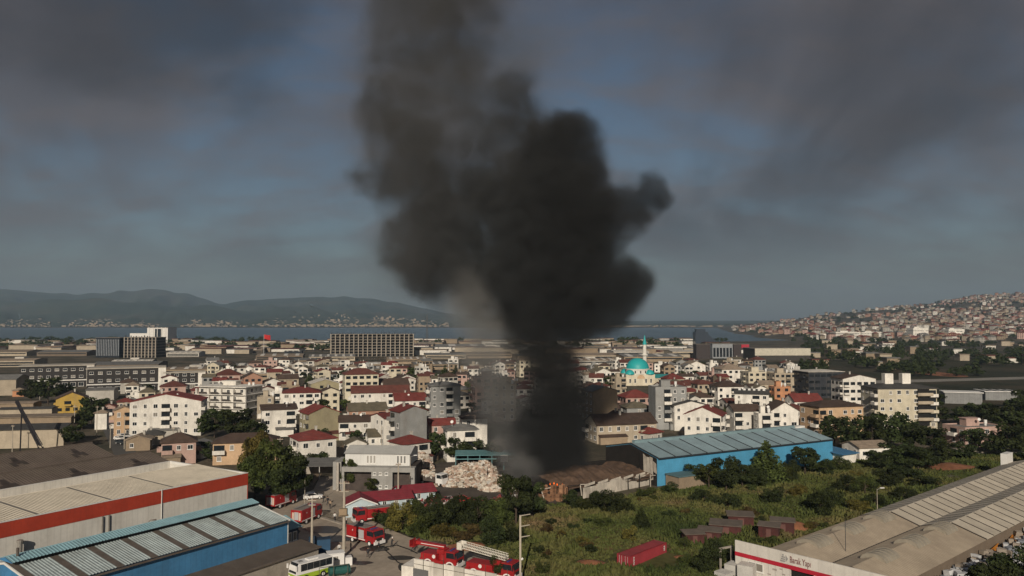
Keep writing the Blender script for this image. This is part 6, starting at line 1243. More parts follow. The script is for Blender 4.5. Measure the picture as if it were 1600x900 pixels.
PE = [('person in dark clothes walking across the open yard', 575, 872, 0, 200, 'dark', 'dark'), ('person in dark jacket standing left of the yard engine', 548, 862, 1, 90, 'dark', 'dark'), ('firefighter in dark suit with white helmet behind the boom engine', 720, 884, 2, 40, 'dark', 'white'),
      ('person in white shirt beside the picket fence', 523, 815, 1, 10, 'white', 'dark'), ('person in dark clothes on the dirt track by the white car', 505, 786, 0, 160, 'dark', 'dark'), ('second person in dark clothes walking on the dirt track', 512, 789, 0, 150, 'dark', 'dark'), ('person standing below the silo at the track edge', 516, 795, 1, 0, 'tan', 'dark'),
      ('firefighter in dark suit with white helmet at the front of the yard engine', 612, 856, 2, 80, 'dark', 'white'), ('person in tan jacket beside the rear of the tanker', 606, 822, 1, 60, 'tan', 'dark'), ('firefighter in white helmet by the bend fence', 541, 826, 0, 250, 'dark', 'white'), ('person in white top near the transformer pole', 530, 866, 1, 20, 'white', 'dark'), ('person in dark clothes crossing behind the boom engine', 645, 862, 0, 120, 'dark', 'dark'), ('person in tan clothes beside the seen-from-behind engine', 462, 816, 1, 200, 'tan', 'dark'),
      ('person in dark clothes squatting near the gate cabin', 534, 880, 2, 100, 'dark', 'dark'), ('person at the far side of the yard engine', 592, 862, 1, 300, 'dark', 'dark')]
cl = dict(dark=mat('dark_cloth', (.03, .03, .035), .9), white=mat('white_cloth', (.6, .58, .55), .9), tan=mat('tan_cloth', (.3, .22, .15), .9)); trou = mat('dark_trousers', (.025, .025, .03), .9); hairm = mat('dark_hair', (.015, .012, .01), .8)
for lab, px_, py_, po, rz, c1, c2 in PE:
    me = poses[po].copy(); me.materials.clear()
    for m in (cl[c1], trou, skin_m, blackp): me.materials.append(m)
    for f in me.polygons:
        z = f.center.z; x = abs(f.center.x); f.material_index = 2 if z > 1.5 or (x > .23 and z < .93 and z > .6) or (po == 2 and x > .2 and f.center.y < -.38 and z > .9) else 3 if z < .11 else 1 if z < .98 else 0
        f.use_smooth = True
    o = tag(link('person', me, None, G(px_, py_)+Vector((0, 0, .06)), R(rz)), lab, 'person', 'people in the yard')
    b = MB(); b.lathe([(.0, 1.86), (.07, 1.84), (.105, 1.78), (.108, 1.70), (.10, 1.66)], 10, (0, .012 if po != 2 else -.12)); b.obj('helmet' if c2 == 'white' else 'hair', wpaint if c2 == 'white' else hairm, o, smooth=True)
# ---------------------------------------------------------------- trees, bushes, grass
def leaf_mat(name, col, var=0.62):
    m = bpy.data.materials.new(name); m.use_nodes = True; t = m.node_tree; n, l = t.nodes, t.links; b = n['Principled BSDF']; b.inputs['Roughness'].default_value = 0.75; b.inputs['Specular IOR Level'].default_value = 0.15
    tcn = n.new('ShaderNodeTexCoord'); a = n.new('ShaderNodeTexNoise'); a.inputs['Scale'].default_value = 5.0; a.inputs['Detail'].default_value = 4; l.new(tcn.outputs['Object'], a.inputs['Vector'])
    r = n.new('ShaderNodeValToRGB'); l.new(a.outputs[0], r.inputs[0]); r.color_ramp.elements[0].position = .33; r.color_ramp.elements[1].position = .68
    r.color_ramp.elements[0].color = (*[c*(1-var) for c in col], 1); r.color_ramp.elements[1].color = (col[0]*(1+var*1.1), col[1]*(1+var), col[2]*(1+var*.6), 1)
    oi = n.new('ShaderNodeObjectInfo'); hs = n.new('ShaderNodeHueSaturation'); mr = n.new('ShaderNodeMapRange'); l.new(oi.outputs['Random'], mr.inputs[0]); mr.inputs[3].default_value = .68; mr.inputs[4].default_value = 1.25; l.new(mr.outputs[0], hs.inputs['Value'])
    mr2 = n.new('ShaderNodeMapRange'); l.new(oi.outputs['Random'], mr2.inputs[0]); mr2.inputs[3].default_value = .485; mr2.inputs[4].default_value = .515; l.new(mr2.outputs[0], hs.inputs['Hue'])
    l.new(r.outputs[0], hs.inputs['Color']); l.new(hs.outputs[0], b.inputs['Base Color'])
    tr = n.new('ShaderNodeBsdfTranslucent'); l.new(hs.outputs[0], tr.inputs[0]); mx = n.new('ShaderNodeMixShader'); mx.inputs[0].default_value = .32; l.new(b.outputs[0], mx.inputs[1]); l.new(tr.outputs[0], mx.inputs[2]); l.new(mx.outputs[0], n['Material Output'].inputs['Surface'])
    return m
bark = mat('bark', (.07, .05, .035), .95, .3, 3)
LEAF = dict(dark=leaf_mat('leaf_dark', (.043, .057, .022)), green=leaf_mat('leaf_green', (.066, .082, .026)), yellow=leaf_mat('leaf_yellow', (.14, .12, .035)), dry=leaf_mat('leaf_dry', (.11, .08, .035)))
def crown_mesh(kind, seed, n, leaf):
    """leaf-sized faces spread through clumps; unit tree: height 1, crown width about 0.8"""
    r = np.random.default_rng(seed); C = []
    if kind == 'broad':
        for i in range(24):
            a = r.uniform(0, 6.28); q = math.sqrt(r.uniform(0, 1)); z = r.uniform(.30, .90); w = .36*math.sin(math.pi*min(1, (z-.18)/.8))**.6
            C.append((q*w*math.cos(a), q*w*math.sin(a), z, r.uniform(.06, .17)))
    elif kind == 'tall':
        for i in range(14): z = r.uniform(.2, .93); w = .17*(1-abs(z-.5)); a = r.uniform(0, 6.28); C.append((w*math.cos(a), w*math.sin(a), z, r.uniform(.08, .14)))
    elif kind == 'cone':
        for i in range(26): z = .1+.86*(i/25); w = .30*(1-z)**.8; a = i*2.4; C.append((w*.7*math.cos(a), w*.7*math.sin(a), z, max(.05, .20*(1-z)+.03)))
    else:
        for i in range(16): a = r.uniform(0, 6.28); q = math.sqrt(r.uniform(0, 1))*.46; z = r.uniform(.2, .86)*(1-q*.55); C.append((q*math.cos(a), q*math.sin(a), z, r.uniform(.11, .24)))
    C = np.array(C); wgt = C[:, 3]**2; ix = r.choice(len(C), n, p=wgt/wgt.sum())
    d = r.normal(size=(n, 3)); d /= np.linalg.norm(d, axis=1)[:, None]; rad = C[ix, 3]*(r.uniform(.35, 1.12, n)**.5)
    p = C[ix, :3]+d*rad[:, None]*np.array([1, 1, .82]); p[:, 2] = np.maximum(p[:, 2], .02)
    nrm = d*0.8+r.normal(size=(n, 3))*.7; nrm /= np.linalg.norm(nrm, axis=1)[:, None]
    u = np.cross(nrm, r.normal(size=(n, 3))); u /= np.linalg.norm(u, axis=1)[:, None]; v = np.cross(nrm, u); s = leaf*r.uniform(.55, 1.3, n)[:, None]
    vs = np.stack([p-u*s, p+v*s*.6, p+u*s, p-v*s*.6], 1).reshape(-1, 3)
    me = bpy.data.meshes.new('crown'); me.vertices.add(4*n); me.vertices.foreach_set('co', vs.ravel()); me.loops.add(4*n); me.polygons.add(n)
    me.polygons.foreach_set('loop_start', np.arange(0, 4*n, 4)); me.polygons.foreach_set('loop_total', np.full(n, 4)); me.loops.foreach_set('vertex_index', np.arange(4*n)); me.update(calc_edges=True)
    return me, C
STOCK = {}
def stock(kind, tone, var, lod):
    k = (kind, tone, var, lod)
    if k not in STOCK:
        n, lf = {0: (5200, .026), 1: (1500, .045), 2: (420, .075)}[lod]
        me, C = crown_mesh(kind, hash((kind, var)) % 1000 if False else {'broad': 10, 'tall': 40, 'cone': 70, 'bush': 90}[kind]+var, n, lf); me.materials.append(LEAF[tone])
        b = MB(); b.tube((0, 0, -.02), (0.01, 0, .35), .028, .018, n=7); b.tube((.01, 0, .35), (0, .01, .7), .018, .006, n=6)
        for c in C[:7]: b.tube((0.005, 0, .22+.2*((c[2]*7) % 1)), (c[0]*.9, c[1]*.9, c[2]), .011, .004, n=5)
        STOCK[k] = (me, b.mesh('trunk', bark))
    return STOCK[k]
TREES = []
def tree(px_, yb, yt, wpx, kind='broad', tone='dark', rnd=random, label=None, at=None):
    c = at or G(px_, yb); h = max(.6, D(px_, yt, c.y).z) if at is None else yt; w = wpx/F*c.y if at is None else wpx
    nm = {'broad': 'broadleaf_tree', 'tall': 'slender_tree', 'cone': 'conifer_tree', 'bush': 'bush'}[kind]; base = {'broad': .86, 'tall': .5, 'cone': .62, 'bush': 1.25}[kind]
    lod = 0 if c.y < 215 else 1 if c.y < 420 else 2
    cm, tm = stock(kind, tone, rnd.randrange(4), lod)
    o = thing(nm, label, 'bush' if kind == 'bush' else 'tree', c, rnd.uniform(0, 6.28), 'bushes in the field' if kind == 'bush' else 'trees of the town and fields')
    sx = w/base; q = link('crown', cm, o); q.scale = (sx, sx, h); q = link('trunk', tm, o); q.scale = (min(sx, h), min(sx, h), h)
    pp = P((c.x, c.y, h*.6)); TREES.append(dict(o=o, px=pp[0], py=pp[1], Y=c.y, h=h, kind=kind, tone=tone, fixed=bool(label))); return o
rt = random.Random(17)
TL = [(335, 684, 640, 60), (368, 690, 637, 66), (395, 700, 655, 44), (402, 772, 668, 58, 'broad', 'yellow'), (428, 785, 684, 74, 'broad', 'green'), (462, 786, 706, 60), (398, 782, 712, 56, 'broad', 'green'), (445, 792, 725, 66), (546, 766, 712, 36, 'broad', 'green'), (581, 772, 745, 22, 'broad', 'green'), (489, 735, 706, 22), (504, 738, 704, 28), (500, 692, 668, 30), (556, 690, 672, 20), (565, 700, 682, 20),
 (684, 720, 676, 40), (712, 722, 680, 44), (742, 722, 686, 50), (768, 730, 690, 36), (662, 655, 632, 18), (676, 648, 630, 14),
 (628, 830, 778, 56, 'bush', 'yellow'), (652, 828, 774, 60, 'bush', 'green'), (684, 828, 766, 72, 'bush', 'dark'), (716, 826, 766, 70, 'bush', 'dark'), (746, 826, 770, 66, 'bush', 'dark'), (776, 824, 772, 56, 'bush', 'green'), (606, 824, 790, 40, 'bush', 'dark'), (590, 818, 798, 30, 'bush', 'green'),
 (806, 822, 735, 62, 'broad', 'dark'), (832, 812, 752, 46, 'broad', 'dark'), (766, 858, 798, 58, 'bush', 'dark'), (800, 850, 812, 44, 'bush', 'dark'), (740, 842, 815, 50, 'bush', 'dry'), (690, 840, 816, 60, 'bush', 'yellow'), (720, 848, 828, 40, 'bush', 'dry'), (650, 836, 816, 46, 'bush', 'green'),
 (893, 794, 762, 40, 'bush', 'dark'), (945, 802, 764, 62, 'bush', 'dark'), (968, 800, 768, 46, 'bush', 'dark'), (912, 798, 776, 40, 'bush', 'green'), (1002, 826, 792, 26, 'cone', 'dark'), (985, 848, 818, 32, 'bush', 'yellow'), (1012, 778, 760, 44, 'bush', 'green'), (1048, 772, 752, 36, 'bush', 'dark'), (930, 788, 766, 30, 'bush', 'dark'),
 (1086, 758, 724, 40, 'broad', 'dark'), (1108, 764, 722, 46, 'broad', 'green'), (1135, 768, 710, 52, 'broad', 'dark'), (1160, 762, 722, 40, 'broad', 'dark'), (1198, 752, 688, 58, 'cone', 'green'), (1180, 762, 726, 40, 'bush', 'dark'), (1226, 752, 722, 40, 'bush', 'green'), (1258, 742, 697, 54, 'broad', 'dark'), (1240, 750, 718, 36, 'bush', 'dark'), (1290, 742, 716, 40, 'bush', 'dark'), (1312, 735, 712, 36, 'bush', 'green'),
 (1138, 796, 768, 42, 'bush', 'dark'), (1100, 785, 762, 46, 'bush', 'dark'), (1210, 788, 758, 46, 'bush', 'dark'), (1282, 804, 764, 64, 'bush', 'dark'), (1300, 790, 758, 40, 'bush', 'dark'), (1326, 770, 738, 44, 'bush', 'dark'), (1352, 772, 742, 48, 'bush', 'green'), (1385, 762, 728, 54, 'bush', 'dark'), (1420, 750, 715, 60, 'broad', 'dark'), (1450, 762, 740, 50, 'bush', 'dark'), (1340, 800, 778, 50, 'bush', 'yellow'), (1250, 776, 756, 40, 'bush', 'yellow'), (1170, 810, 790, 34, 'bush', 'dry'), (1410, 782, 760, 46, 'bush', 'dark'), (1368, 792, 770, 40, 'bush', 'dark'),
 (1118, 890, 842, 60, 'bush', 'dark'), (1096, 898, 866, 40, 'bush', 'dark'), (1150, 872, 850, 36, 'bush', 'dark'), (1070, 858, 838, 24, 'bush', 'green'), (780, 905, 862, 40, 'bush', 'dark'), (845, 898, 876, 30, 'bush', 'green'), (842, 868, 850, 24, 'bush', 'dark'),
 (1304, 698, 650, 52), (1335, 704, 652, 56), (1362, 706, 646, 58), (1392, 704, 640, 62), (1424, 706, 655, 56), (1455, 712, 662, 54), (1402, 728, 690, 60), (1435, 735, 696, 60), (1470, 728, 692, 54), (1375, 735, 702, 44), (1500, 718, 690, 48), (1520, 700, 668, 40), (1548, 712, 672, 56), (1580, 715, 662, 60), (1605, 700, 652, 60), (1585, 690, 640, 54), (1560, 668, 630, 50), (1500, 664, 634, 44), (1470, 662, 636, 40), (1530, 660, 628, 46), (1595, 660, 620, 50), (1620, 735, 690, 60),
 (1462, 640, 612, 36), (1600, 640, 606, 44), (1440, 690, 664, 34), (1330, 650, 628, 24), (1300, 640, 624, 20),
 (48, 632, 590, 40, 'broad', 'dark'), (75, 632, 588, 44, 'broad', 'dark'), (100, 628, 598, 30), (142, 662, 620, 40), (128, 672, 640, 36), (112, 700, 662, 40), (160, 640, 622, 24), (232, 662, 644, 18), (288, 602, 590, 20), (228, 611, 600, 26), (204, 612, 602, 20),
 (300, 712, 690, 24, 'bush', 'green'), (318, 715, 688, 26, 'broad', 'dark'), (325, 722, 700, 26, 'broad', 'dark'), (276, 718, 700, 18, 'bush', 'dark'), (480, 712, 700, 20, 'bush', 'dark'), (536, 678, 655, 16), (690, 700, 690, 20, 'bush', 'green'),
 (962, 605, 582, 20, 'tall', 'dark'), (948, 612, 588, 26), (990, 650, 634, 34), (1000, 645, 630, 24), (1058, 668, 636, 16, 'cone', 'dark'), (1133, 662, 636, 18, 'cone', 'green'), (1120, 628, 606, 40), (1098, 630, 612, 34), (1158, 600, 586, 20), (1190, 665, 646, 14, 'cone', 'dark'), (1246, 665, 640, 24), (1092, 615, 600, 20), (1266, 676, 655, 20)]
for a in TL: tree(*a[:4], *(a[4:] or ()), rnd=rt)
k = 0
while k < 70:                                           # low scrub over the field
    px_, py_ = rt.uniform(840, 1480), rt.uniform(745, 885); c = G(px_, py_)
    if not in_field(c.x, c.y) or noise.noise(Vector((c.x/16, c.y/16, 7))) < (0.0 if px_ < 1150 else -.25) or (930 < px_ < 1060 and py_ > 838): continue
    k += 1; h_ = rt.uniform(.7, 1.9); tree(0, 0, h_, h_*rt.uniform(1.3, 2.4), 'bush', rt.choice(('dark', 'green', 'green', 'yellow', 'dry')), rt, None, c)
# close trees in the lower right corner
for x, y, h, w, lab in ((62, 104, 9, 10, 'big dark tree in the lower right corner'), (72, 112, 8.5, 9, 'dark tree behind the corner tree by the orange skips'), (69, 98, 11, 10, 'dark tree cut by the right edge in the lower corner'), (57, 97, 6, 7, 'lower dark tree at the bottom edge right of the sign-fronted hall')): tree(0, 0, h, w, 'broad', 'dark', rt, lab, Vector((x, y, 0)))
# town trees between the houses
placed2 = [(q['X'], q['Y'], q['r']) for q in HOUSES if q['Y'] < 900]; k = 0; tr_ = 0
while k < 75 and tr_ < 5000:
    tr_ += 1; px_ = rt.uniform(330, 1240); c = G(px_, 578+75*rt.random())
    if any(math.hypot(c.x-a, c.y-b_) < r*0.8+1.5 for a, b_, r in placed2) or 950 < px_ < 1050: continue
    placed2.append((c.x, c.y, 3)); k += 1; tree(0, 0, rt.uniform(4.5, 8), rt.uniform(4, 7), rt.choice(('broad', 'broad', 'tall', 'cone')), rt.choice(('dark', 'green', 'dark')), rt, None, c)
# far tree belts: one mass each
def belt(name, label, spots):
    me, _ = crown_mesh('broad', 5, 150, .11); co = np.empty(len(me.vertices)*3); me.vertices.foreach_get('co', co); co = co.reshape(-1, 3); allv = []
    for x, y, z, h, w, a in spots:
        ca, sa = math.cos(a), math.sin(a); q = co*np.array([w, w, h]); allv.append(np.stack([q[:, 0]*ca-q[:, 1]*sa+x, q[:, 0]*sa+q[:, 1]*ca+y, q[:, 2]+z-.12*h], 1))
    v = np.concatenate(allv); n = len(v)//4; m = bpy.data.meshes.new(name); m.vertices.add(len(v)); m.vertices.foreach_set('co', v.ravel()); m.loops.add(len(v)); m.polygons.add(n)
    m.polygons.foreach_set('loop_start', np.arange(0, 4*n, 4)); m.polygons.foreach_set('loop_total', np.full(n, 4)); m.loops.foreach_set('vertex_index', np.arange(4*n)); m.update(calc_edges=True); m.materials.append(LEAF['dark'])
    return tag(link(name, m), label, 'trees', kind='stuff')
rb_ = random.Random(33); sp = []
for i in range(700):
    d_ = rb_.uniform(1000, 1500); px_ = rb_.uniform(-100, 1140); X = (px_-800)/F*d_
    if noise.noise(Vector((X/150, d_/90, 4))) < -.02: continue
    sp.append((X, d_, 0, rb_.uniform(6, 13), rb_.uniform(10, 24), rb_.uniform(0, 6)))
belt('shore_treeline', 'dark tree belts on the plain before the shore', sp)
sp = []
for i in range(620):
    d_ = rb_.uniform(560, 1300); px_ = rb_.uniform(1255, 1720); X = (px_-800)/F*d_
    if noise.noise(Vector((X/70, d_/110, 14))) < (-.05 if d_ > 720 else .12): continue
    sp.append((X, d_, 0, rb_.uniform(6, 13), rb_.uniform(8, 16), rb_.uniform(0, 6)))
belt('plain_woodland', 'dark woodland on the plain at the right', sp)
sp = []
for i in range(1500):
    px_ = rb_.uniform(1150, 1720); d_ = rb_.uniform(1250, 3700); X = (px_-800)/F*d_; z = H(X, d_)
    if z < 1 or (noise.noise(Vector((X/200, d_/200, 3))) < 0 and not (.62 < (d_-1250)/2350 < .86)): continue
    sp.append((X, d_, z, rb_.uniform(6, 12), rb_.uniform(10, 22), rb_.uniform(0, 6)))
belt('hillside_woodland', 'dark trees between the houses on the hill', sp)
# grass and weeds of the field
BARE = [(o.location.x, o.location.y, o.dimensions.x*.5, o.dimensions.y*.5) for o in bpy.data.objects if o.name.startswith('earth_mound')]+[(G(1000, 878).x+1, G(1000, 878).y+1, 6, 5)]
def tufts(name, label, n, hlo, hhi, wd, tone, seed, thr):
    r = np.random.default_rng(seed); pts = []
    y0, y1 = 96, 330; 
    while len(pts) < n:
        y = y0+(y1-y0)*r.uniform()**1.7; x = r.uniform(-40, 150)
        if not in_field(x, y): continue
        if noise.noise(Vector((x/13, y/13, seed))) < thr: continue
        if any(((x-mx_)/rx_)**2+((y-my_)/ry_)**2 < 1 for mx_, my_, rx_, ry_ in BARE): continue
        pts.append((x, y, 0.03+0.5*(0.5+noise.noise(Vector((x/9, y/9, 2))))))
    p = np.array(pts); V = []
    for k in range(3):
        a = r.uniform(0, 6.28, n); h = r.uniform(hlo, hhi, n); w = wd*r.uniform(.6, 1.3, n); dx = np.stack([np.cos(a), np.sin(a), np.zeros(n)], 1)*w[:, None]; ln = np.stack([r.normal(size=n)*.3*h, r.normal(size=n)*.3*h, h], 1); b0 = p+np.stack([r.normal(size=n)*wd, r.normal(size=n)*wd, np.zeros(n)-.05], 1)
        V.append(np.stack([b0-dx, b0+dx, b0+dx*.6+ln*.7, b0+ln], 1))
    v = np.concatenate(V).reshape(-1, 3); q = len(v)//4; m = bpy.data.meshes.new(name); m.vertices.add(len(v)); m.vertices.foreach_set('co', v.ravel()); m.loops.add(len(v)); m.polygons.add(q)
    m.polygons.foreach_set('loop_start', np.arange(0, 4*q, 4)); m.polygons.foreach_set('loop_total', np.full(q, 4)); m.loops.foreach_set('vertex_index', np.arange(4*q)); m.update(calc_edges=True); m.materials.append(tone); return tag(link(name, m), label, 'grass', kind='stuff')
def grass_mat(name, stops):
    m = ground_mat(name, stops, 0.05); return m
gm = grass_mat('grass_blades', [(.34, (.030, .042, .012)), (.46, (.068, .082, .022)), (.57, (.100, .094, .032)), (.67, (.15, .105, .055))])
tufts('grass', 'rough green grass covering the field', 36000, .15, .5, .22, gm, 1, -1)
tufts('tall_weeds', 'taller tufts of weeds and dry stalks in the field', 4500, .5, 1.1, .30, gm, 2, .05)
# ---------------------------------------------------------------- smoke
def smoke(name, blobs, lo, hi, vox, dens, col, label, warp, seed, rough=1.0, aniso=0.0):
    """a column of smoke: puffs (centre, radius, density) eroded by noise, sampled on a grid of voxels"""
    g = bpy.data.node_groups.new(name, 'GeometryNodeTree')
    g.interface.new_socket('Geometry', in_out='INPUT', socket_type='NodeSocketGeometry')
    g.interface.new_socket('Geometry', in_out='OUTPUT', socket_type='NodeSocketGeometry')
    n, l = g.nodes, g.links
    go = n.new('NodeGroupOutput'); pos = n.new('GeometryNodeInputPosition').outputs[0]
    def m(op, a, b=None, clamp=False):
        x = n.new('ShaderNodeMath'); x.operation = op; x.use_clamp = clamp
        for i, v in enumerate((a, b)):
            if v is None: continue
            if isinstance(v, (int, float)): x.inputs[i].default_value = v
            else: l.new(v, x.inputs[i])
        return x.outputs[0]
    def vm(op, a, b=None, sc=None):
        x = n.new('ShaderNodeVectorMath'); x.operation = op
        for i, v in enumerate((a, b)):
            if v is None: continue
            if isinstance(v, (tuple, Vector)): x.inputs[i].default_value = v
            else: l.new(v, x.inputs[i])
        if sc is not None: x.inputs['Scale'].default_value = sc
        return x
    def nz(scale, det, rough, vec, off):
        x = n.new('ShaderNodeTexNoise'); x.inputs['Scale'].default_value = scale; x.inputs['Detail'].default_value = det; x.inputs['Roughness'].default_value = rough
        l.new(vm('ADD', vec, off).outputs[0], x.inputs['Vector']); return x
    p = pos
    for sc, amp, o in warp:
        w = nz(sc, 2, 0.5, pos, (seed+o, 3.3*o, -o))
        p = vm('ADD', p, vm('SCALE', vm('SUBTRACT', w.outputs['Color'], (0.5, 0.5, 0.5)).outputs[0], sc=amp).outputs[0]).outputs[0]
    tot = None
    for c, r, k in blobs:
        q = m('SUBTRACT', 1.0, m('DIVIDE', vm('DISTANCE', p, Vector(c)).outputs['Value'], r))
        q = m('MULTIPLY', m('MAXIMUM', q, 0.0), k)
        tot = q if tot is None else m('MAXIMUM', tot, q) if False else m('ADD', tot, q)
    fine = nz(0.16, 6, 0.62, p, (seed, 0, 7)).outputs[0]
    big = nz(0.055, 3, 0.5, p, (seed, 11, 7)).outputs[0]
    e = m('ADD', m('MULTIPLY', m('SUBTRACT', fine, 0.5), 2.9*rough), m('MULTIPLY', m('SUBTRACT', big, 0.5), 2.0*rough))
    d = m('MULTIPLY', m('SUBTRACT', m('ADD', tot, m('MULTIPLY', e, m('MINIMUM', m('MULTIPLY', tot, 1.4), 0.8))), 0.10), 1.5)
    d = m('MAXIMUM', d, 0.0); d = m('MINIMUM', m('MULTIPLY', d, m('ADD', 0.5, m('MULTIPLY', d, 0.6))), 1.5)
    d = m('MULTIPLY', d, dens)
    vc = n.new('GeometryNodeVolumeCube'); l.new(d, vc.inputs['Density'])
    vc.inputs['Min'].default_value = lo; vc.inputs['Max'].default_value = hi
    for i, a in enumerate('XYZ'): vc.inputs['Resolution '+a].default_value = max(4, int((hi[i]-lo[i])/vox))
    sm = n.new('GeometryNodeSetMaterial'); l.new(vc.outputs[0], sm.inputs[0])
    ma = bpy.data.materials.new(name); ma.use_nodes = True; t = ma.node_tree
    t.nodes.remove(t.nodes['Principled BSDF']); pv = t.nodes.new('ShaderNodeVolumePrincipled')
    if isinstance(col[0], tuple):                       # sooty core, browner and paler puffs on the windward side
        ge = t.nodes.new('ShaderNodeNewGeometry'); sp = t.nodes.new('ShaderNodeSeparateXYZ'); t.links.new(ge.outputs['Position'], sp.inputs[0]); mr = t.nodes.new('ShaderNodeMapRange'); t.links.new(sp.outputs[0], mr.inputs[0]); mr.inputs[1].default_value = -22; mr.inputs[2].default_value = 10
        mx = t.nodes.new('ShaderNodeMix'); mx.data_type = 'RGBA'; t.links.new(mr.outputs[0], mx.inputs[0]); mx.inputs[6].default_value = (*col[0], 1); mx.inputs[7].default_value = (*col[1], 1); t.links.new(mx.outputs[2], pv.inputs['Color'])
    else: pv.inputs['Color'].default_value = (*col, 1)
    pv.inputs['Density'].default_value = 1.0; pv.inputs['Anisotropy'].default_value = aniso
    t.links.new(pv.outputs[0], t.nodes['Material Output'].inputs['Volume'])
    sm.inputs['Material'].default_value = ma; l.new(sm.outputs[0], go.inputs[0])
    b = MB(); b.box(*lo, *hi); o = b.obj(name, ma)
    o.modifiers.new('smoke', 'NODES').node_group = g
    return tag(o, label, 'smoke', kind='stuff')
def puff(px, py, rpx, k=1.0, dd=0.0, d=196.0):
    c = D(px, py, d+dd); return (c, rpx/F*d*1.09, k*0.78 if k > 0.85 else k*1.2+0.03)
DARK = [puff(*a) for a in (
 (868,752,60,1.5,0),(862,718,62,1.5,0),(866,675,64,1.6,2),(872,635,64,1.6,2),(868,595,60,1.3,0),(862,555,60,1.0,-2),(835,690,34,0.8,-2),(838,620,32,0.7,-3),
 (800,515,60,0.4,4),(850,505,78,1.0,0),(905,475,82,1.5,-4),(955,458,66,1.5,-5),(990,444,44,1.3,-6),(1008,438,28,1.2,-6),(925,505,40,0.9,-4),
 (790,440,95,0.8,4),(715,425,78,0.72,6),(655,400,70,0.8,7),(620,385,50,0.8,8),(690,360,75,0.62,8),(640,430,40,0.6,8),
 (855,410,110,1.5,-2),(910,370,84,1.6,-4),(955,338,56,1.4,-5),(998,303,46,1.4,-6),(1018,288,30,1.4,-6),(985,332,32,1.1,-6),(1022,305,22,1.2,-7),
 (875,325,100,1.6,-3),(780,330,90,0.66,4),(700,315,85,0.52,6),(640,290,78,0.52,8),(585,270,55,0.5,9),(556,275,36,0.36,9),
 (870,250,82,1.4,-2),(892,215,50,1.4,-3),(912,260,44,1.1,-5),(800,255,85,0.6,3),(710,240,95,0.42,6),(640,205,85,0.44,8),(590,185,55,0.4,9),
 (800,165,62,0.62,2),(705,140,95,0.32,5),(625,110,85,0.36,8),(720,60,95,0.24,4),(630,40,85,0.32,7),(740,-20,110,0.22,4),(640,-50,100,0.28,7),(812,125,46,0.42,0),(700,-120,140,0.22,5),(580,60,52,0.25,8),
)]
PALE = [puff(*a) for a in (
 (808,738,38,1.0,-9),(800,705,38,0.95,-9),(790,668,38,0.9,-9),(778,630,40,0.85,-8),(768,590,48,0.8,-7),(762,550,54,0.7,-6),(754,510,58,0.55,-5),(742,475,56,0.4,-4),(725,440,56,0.28,-4),(828,748,26,0.9,-10),(815,640,26,0.5,-9))]
smoke('smoke_column', DARK, (-52, 172, -1), (52, 226, 134), 0.66, 0.20, ((0.135, 0.138, 0.138), (0.072, 0.072, 0.071)), 'tall column of black smoke rising from the burnt hall', ((0.05, 10, 1), (0.12, 6.5, 2), (0.3, 3.2, 3)), 1.0)
smoke('pale_smoke', PALE, (-40, 170, -1), (20, 215, 60), 0.7, 0.075, (0.46, 0.455, 0.44), 'thin pale smoke drifting up the left side of the black column', ((0.06, 10, 1), (0.15, 4, 2)), 5.0)
VEIL = [puff(*a) for a in ((640,330,130,0.9,4),(720,230,160,0.9,4),(620,200,120,0.8,5),(700,90,160,0.7,4),(620,60,120,0.7,5),(760,150,130,0.8,3),(860,260,120,0.8,2),(700,-60,180,0.6,4),(850,70,90,0.4,2),(640,420,100,0.8,4),(800,560,80,0.7,2),(770,640,70,0.6,0))]
smoke('smoke_veil', VEIL, (-56, 176, -1), (46, 222, 134), 1.3, 0.022, (0.24, 0.235, 0.23), 'thin grey smoke veil spreading round the upper column', ((0.04, 12, 1), (0.11, 5, 2)), 9.0, 0.5)
hz = bpy.data.materials.new('haze'); hz.use_nodes = True; t = hz.node_tree; t.nodes.remove(t.nodes['Principled BSDF']); pv = t.nodes.new('ShaderNodeVolumePrincipled')
pv.inputs['Color'].default_value = (0.36, 0.48, 0.62, 1); pv.inputs['Density'].default_value = 9.5e-5; t.links.new(pv.outputs[0], t.nodes['Material Output'].inputs['Volume'])
b = MB(); b.box(-15600, -2600, -8, 15600, 15600, 620); tag(b.obj('haze', hz), 'thin bluish haze over the whole plain', 'haze', kind='stuff')
# ---------------------------------------------------------------- labels that single out each house and tree
LM = [('the turquoise mosque', 1000, 585), ('the dark glazed office', 1277, 600), ('the cream apartment block', 1400, 630), ('the peach apartment house', 1296, 650), ('the bare concrete block', 694, 620), ('the tall cream block', 563, 600), ('the big white gable', 268, 650), ('the balconied white block', 362, 630),
      ('the yellow house', 116, 620), ('the white factory', 590, 725), ('the pyramid red roof', 640, 695), ('the long dark-red-roofed row', 595, 620), ('the dark grey block', 1041, 630), ('the bright blue warehouse', 1160, 705), ('the black workshops', 150, 590), ('the olive gable wall', 505, 655), ('the red-roofed white house', 490, 700),
      ('the black smoke', 850, 640), ('the orange flat block', 1216, 612), ('the red container', 997, 870), ('the waste paper heap', 735, 740), ('the yard engine', 580, 835), ('the guard houses', 600, 780), ('the red band shed', 200, 780), ('the boundary wall', 990, 760), ('the sign wall', 1260, 870), ('the rusty huts', 1120, 830), ('the burnt hall', 950, 735),
      ('the unfinished frame', 583, 540), ('the white hotel', 240, 518), ('the dark curved office', 182, 543), ('the modern complex', 1130, 548), ('the long cream hall', 1210, 553), ('the red flag', 412, 530), ('the long white skylight house', 1172, 620), ('the long beige house', 965, 668), ('the pink satellite-dish house', 1520, 675), ('the hilltop', 1540, 462), ('the pale road', 1500, 590), ('the ladder engine', 765, 880), ('the lattice mast', 667, 520), ('the grey shed', 1498, 622)]
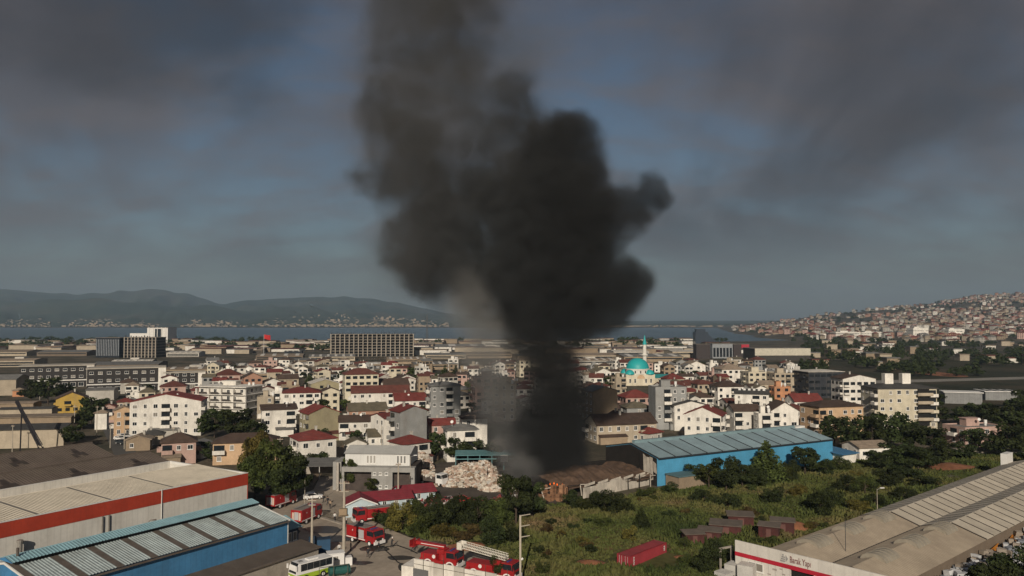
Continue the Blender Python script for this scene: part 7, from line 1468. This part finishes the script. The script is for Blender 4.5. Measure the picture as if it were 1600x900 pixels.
ORD = ['nearest', 'second nearest', 'third nearest', 'fourth nearest', 'fifth nearest', 'sixth nearest', 'seventh nearest', 'eighth nearest', 'ninth nearest', 'tenth nearest']
used = set(o['label'] for o in bpy.data.objects if o.parent is None and 'label' in o.keys())
def auto(items, base):
    for q in items:
        if q['fixed']: continue
        bs = base(q); near_ = sorted(LM, key=lambda l: math.hypot(l[1]-q['px'], (l[2]-q['py'])*1.6)); done = None
        for l in near_[:9]:
            dx, dy = q['px']-l[1], q['py']-l[2]; d_ = math.hypot(dx, dy)
            if abs(dx) > abs(dy)*1.2: rel = ('right of ' if dx > 0 else 'left of ')
            else: rel = ('below ' if dy > 0 else 'above ')
            rel = ('just ' if d_ < 45 else 'well ' if d_ > 130 else '')+rel
            c = bs+' '+rel+l[0]
            if c not in used and len(c.split()) <= 16: done = c; break
        if not done:
            l = near_[0]
            for k in range(2, 60):
                c = bs+', number %d out from ' % k+l[0]
                if k < len(ORD): c = bs+', '+ORD[k]+' to '+l[0]
                if c not in used: done = c; break
        used.add(done); q['o']['label'] = done
NMW = dict(pale='off-white', dark='dark', works='brown')
def hbase(q):
    kind = {'factory_hall': 'factory hall', 'hillfoot_works': 'works building', 'hillside_house': 'hillside house'}.get(q['name'], 'house')
    w = NMW.get(q['wc'], q['wc'])
    if kind == 'factory hall': return '%s walled %s with %s roof' % (w, kind, ROOFW[q['rc']])
    if kind == 'works building': return 'flat white works building at the hill foot'
    if kind == 'hillside house': return '%s %s %s with %s roof' % (STW.get(q['n'], ''), w, kind, ROOFW[q['rc']])
    if q['roof'] == 'flat': return '%s %s house with flat roof' % (STW.get(q['n'], ''), w)
    return '%s %s house with %s %s roof' % (STW.get(q['n'], ''), w, ROOFW[q['rc']], TOPW[q['roof']])
auto(HOUSES, hbase)
def tbase(q):
    tn = dict(dark='dark green', green='mid green', yellow='yellowish', dry='dry brown')[q['tone']]; kd = dict(broad='leafy tree', tall='slender tree', cone='pointed tree', bush='bush')[q['kind']]
    sz = 'big ' if q['h'] > 9 else 'small ' if q['h'] < (2.5 if q['kind'] == 'bush' else 5) else ''
    return sz+tn+' '+kd
auto(TREES, tbase)
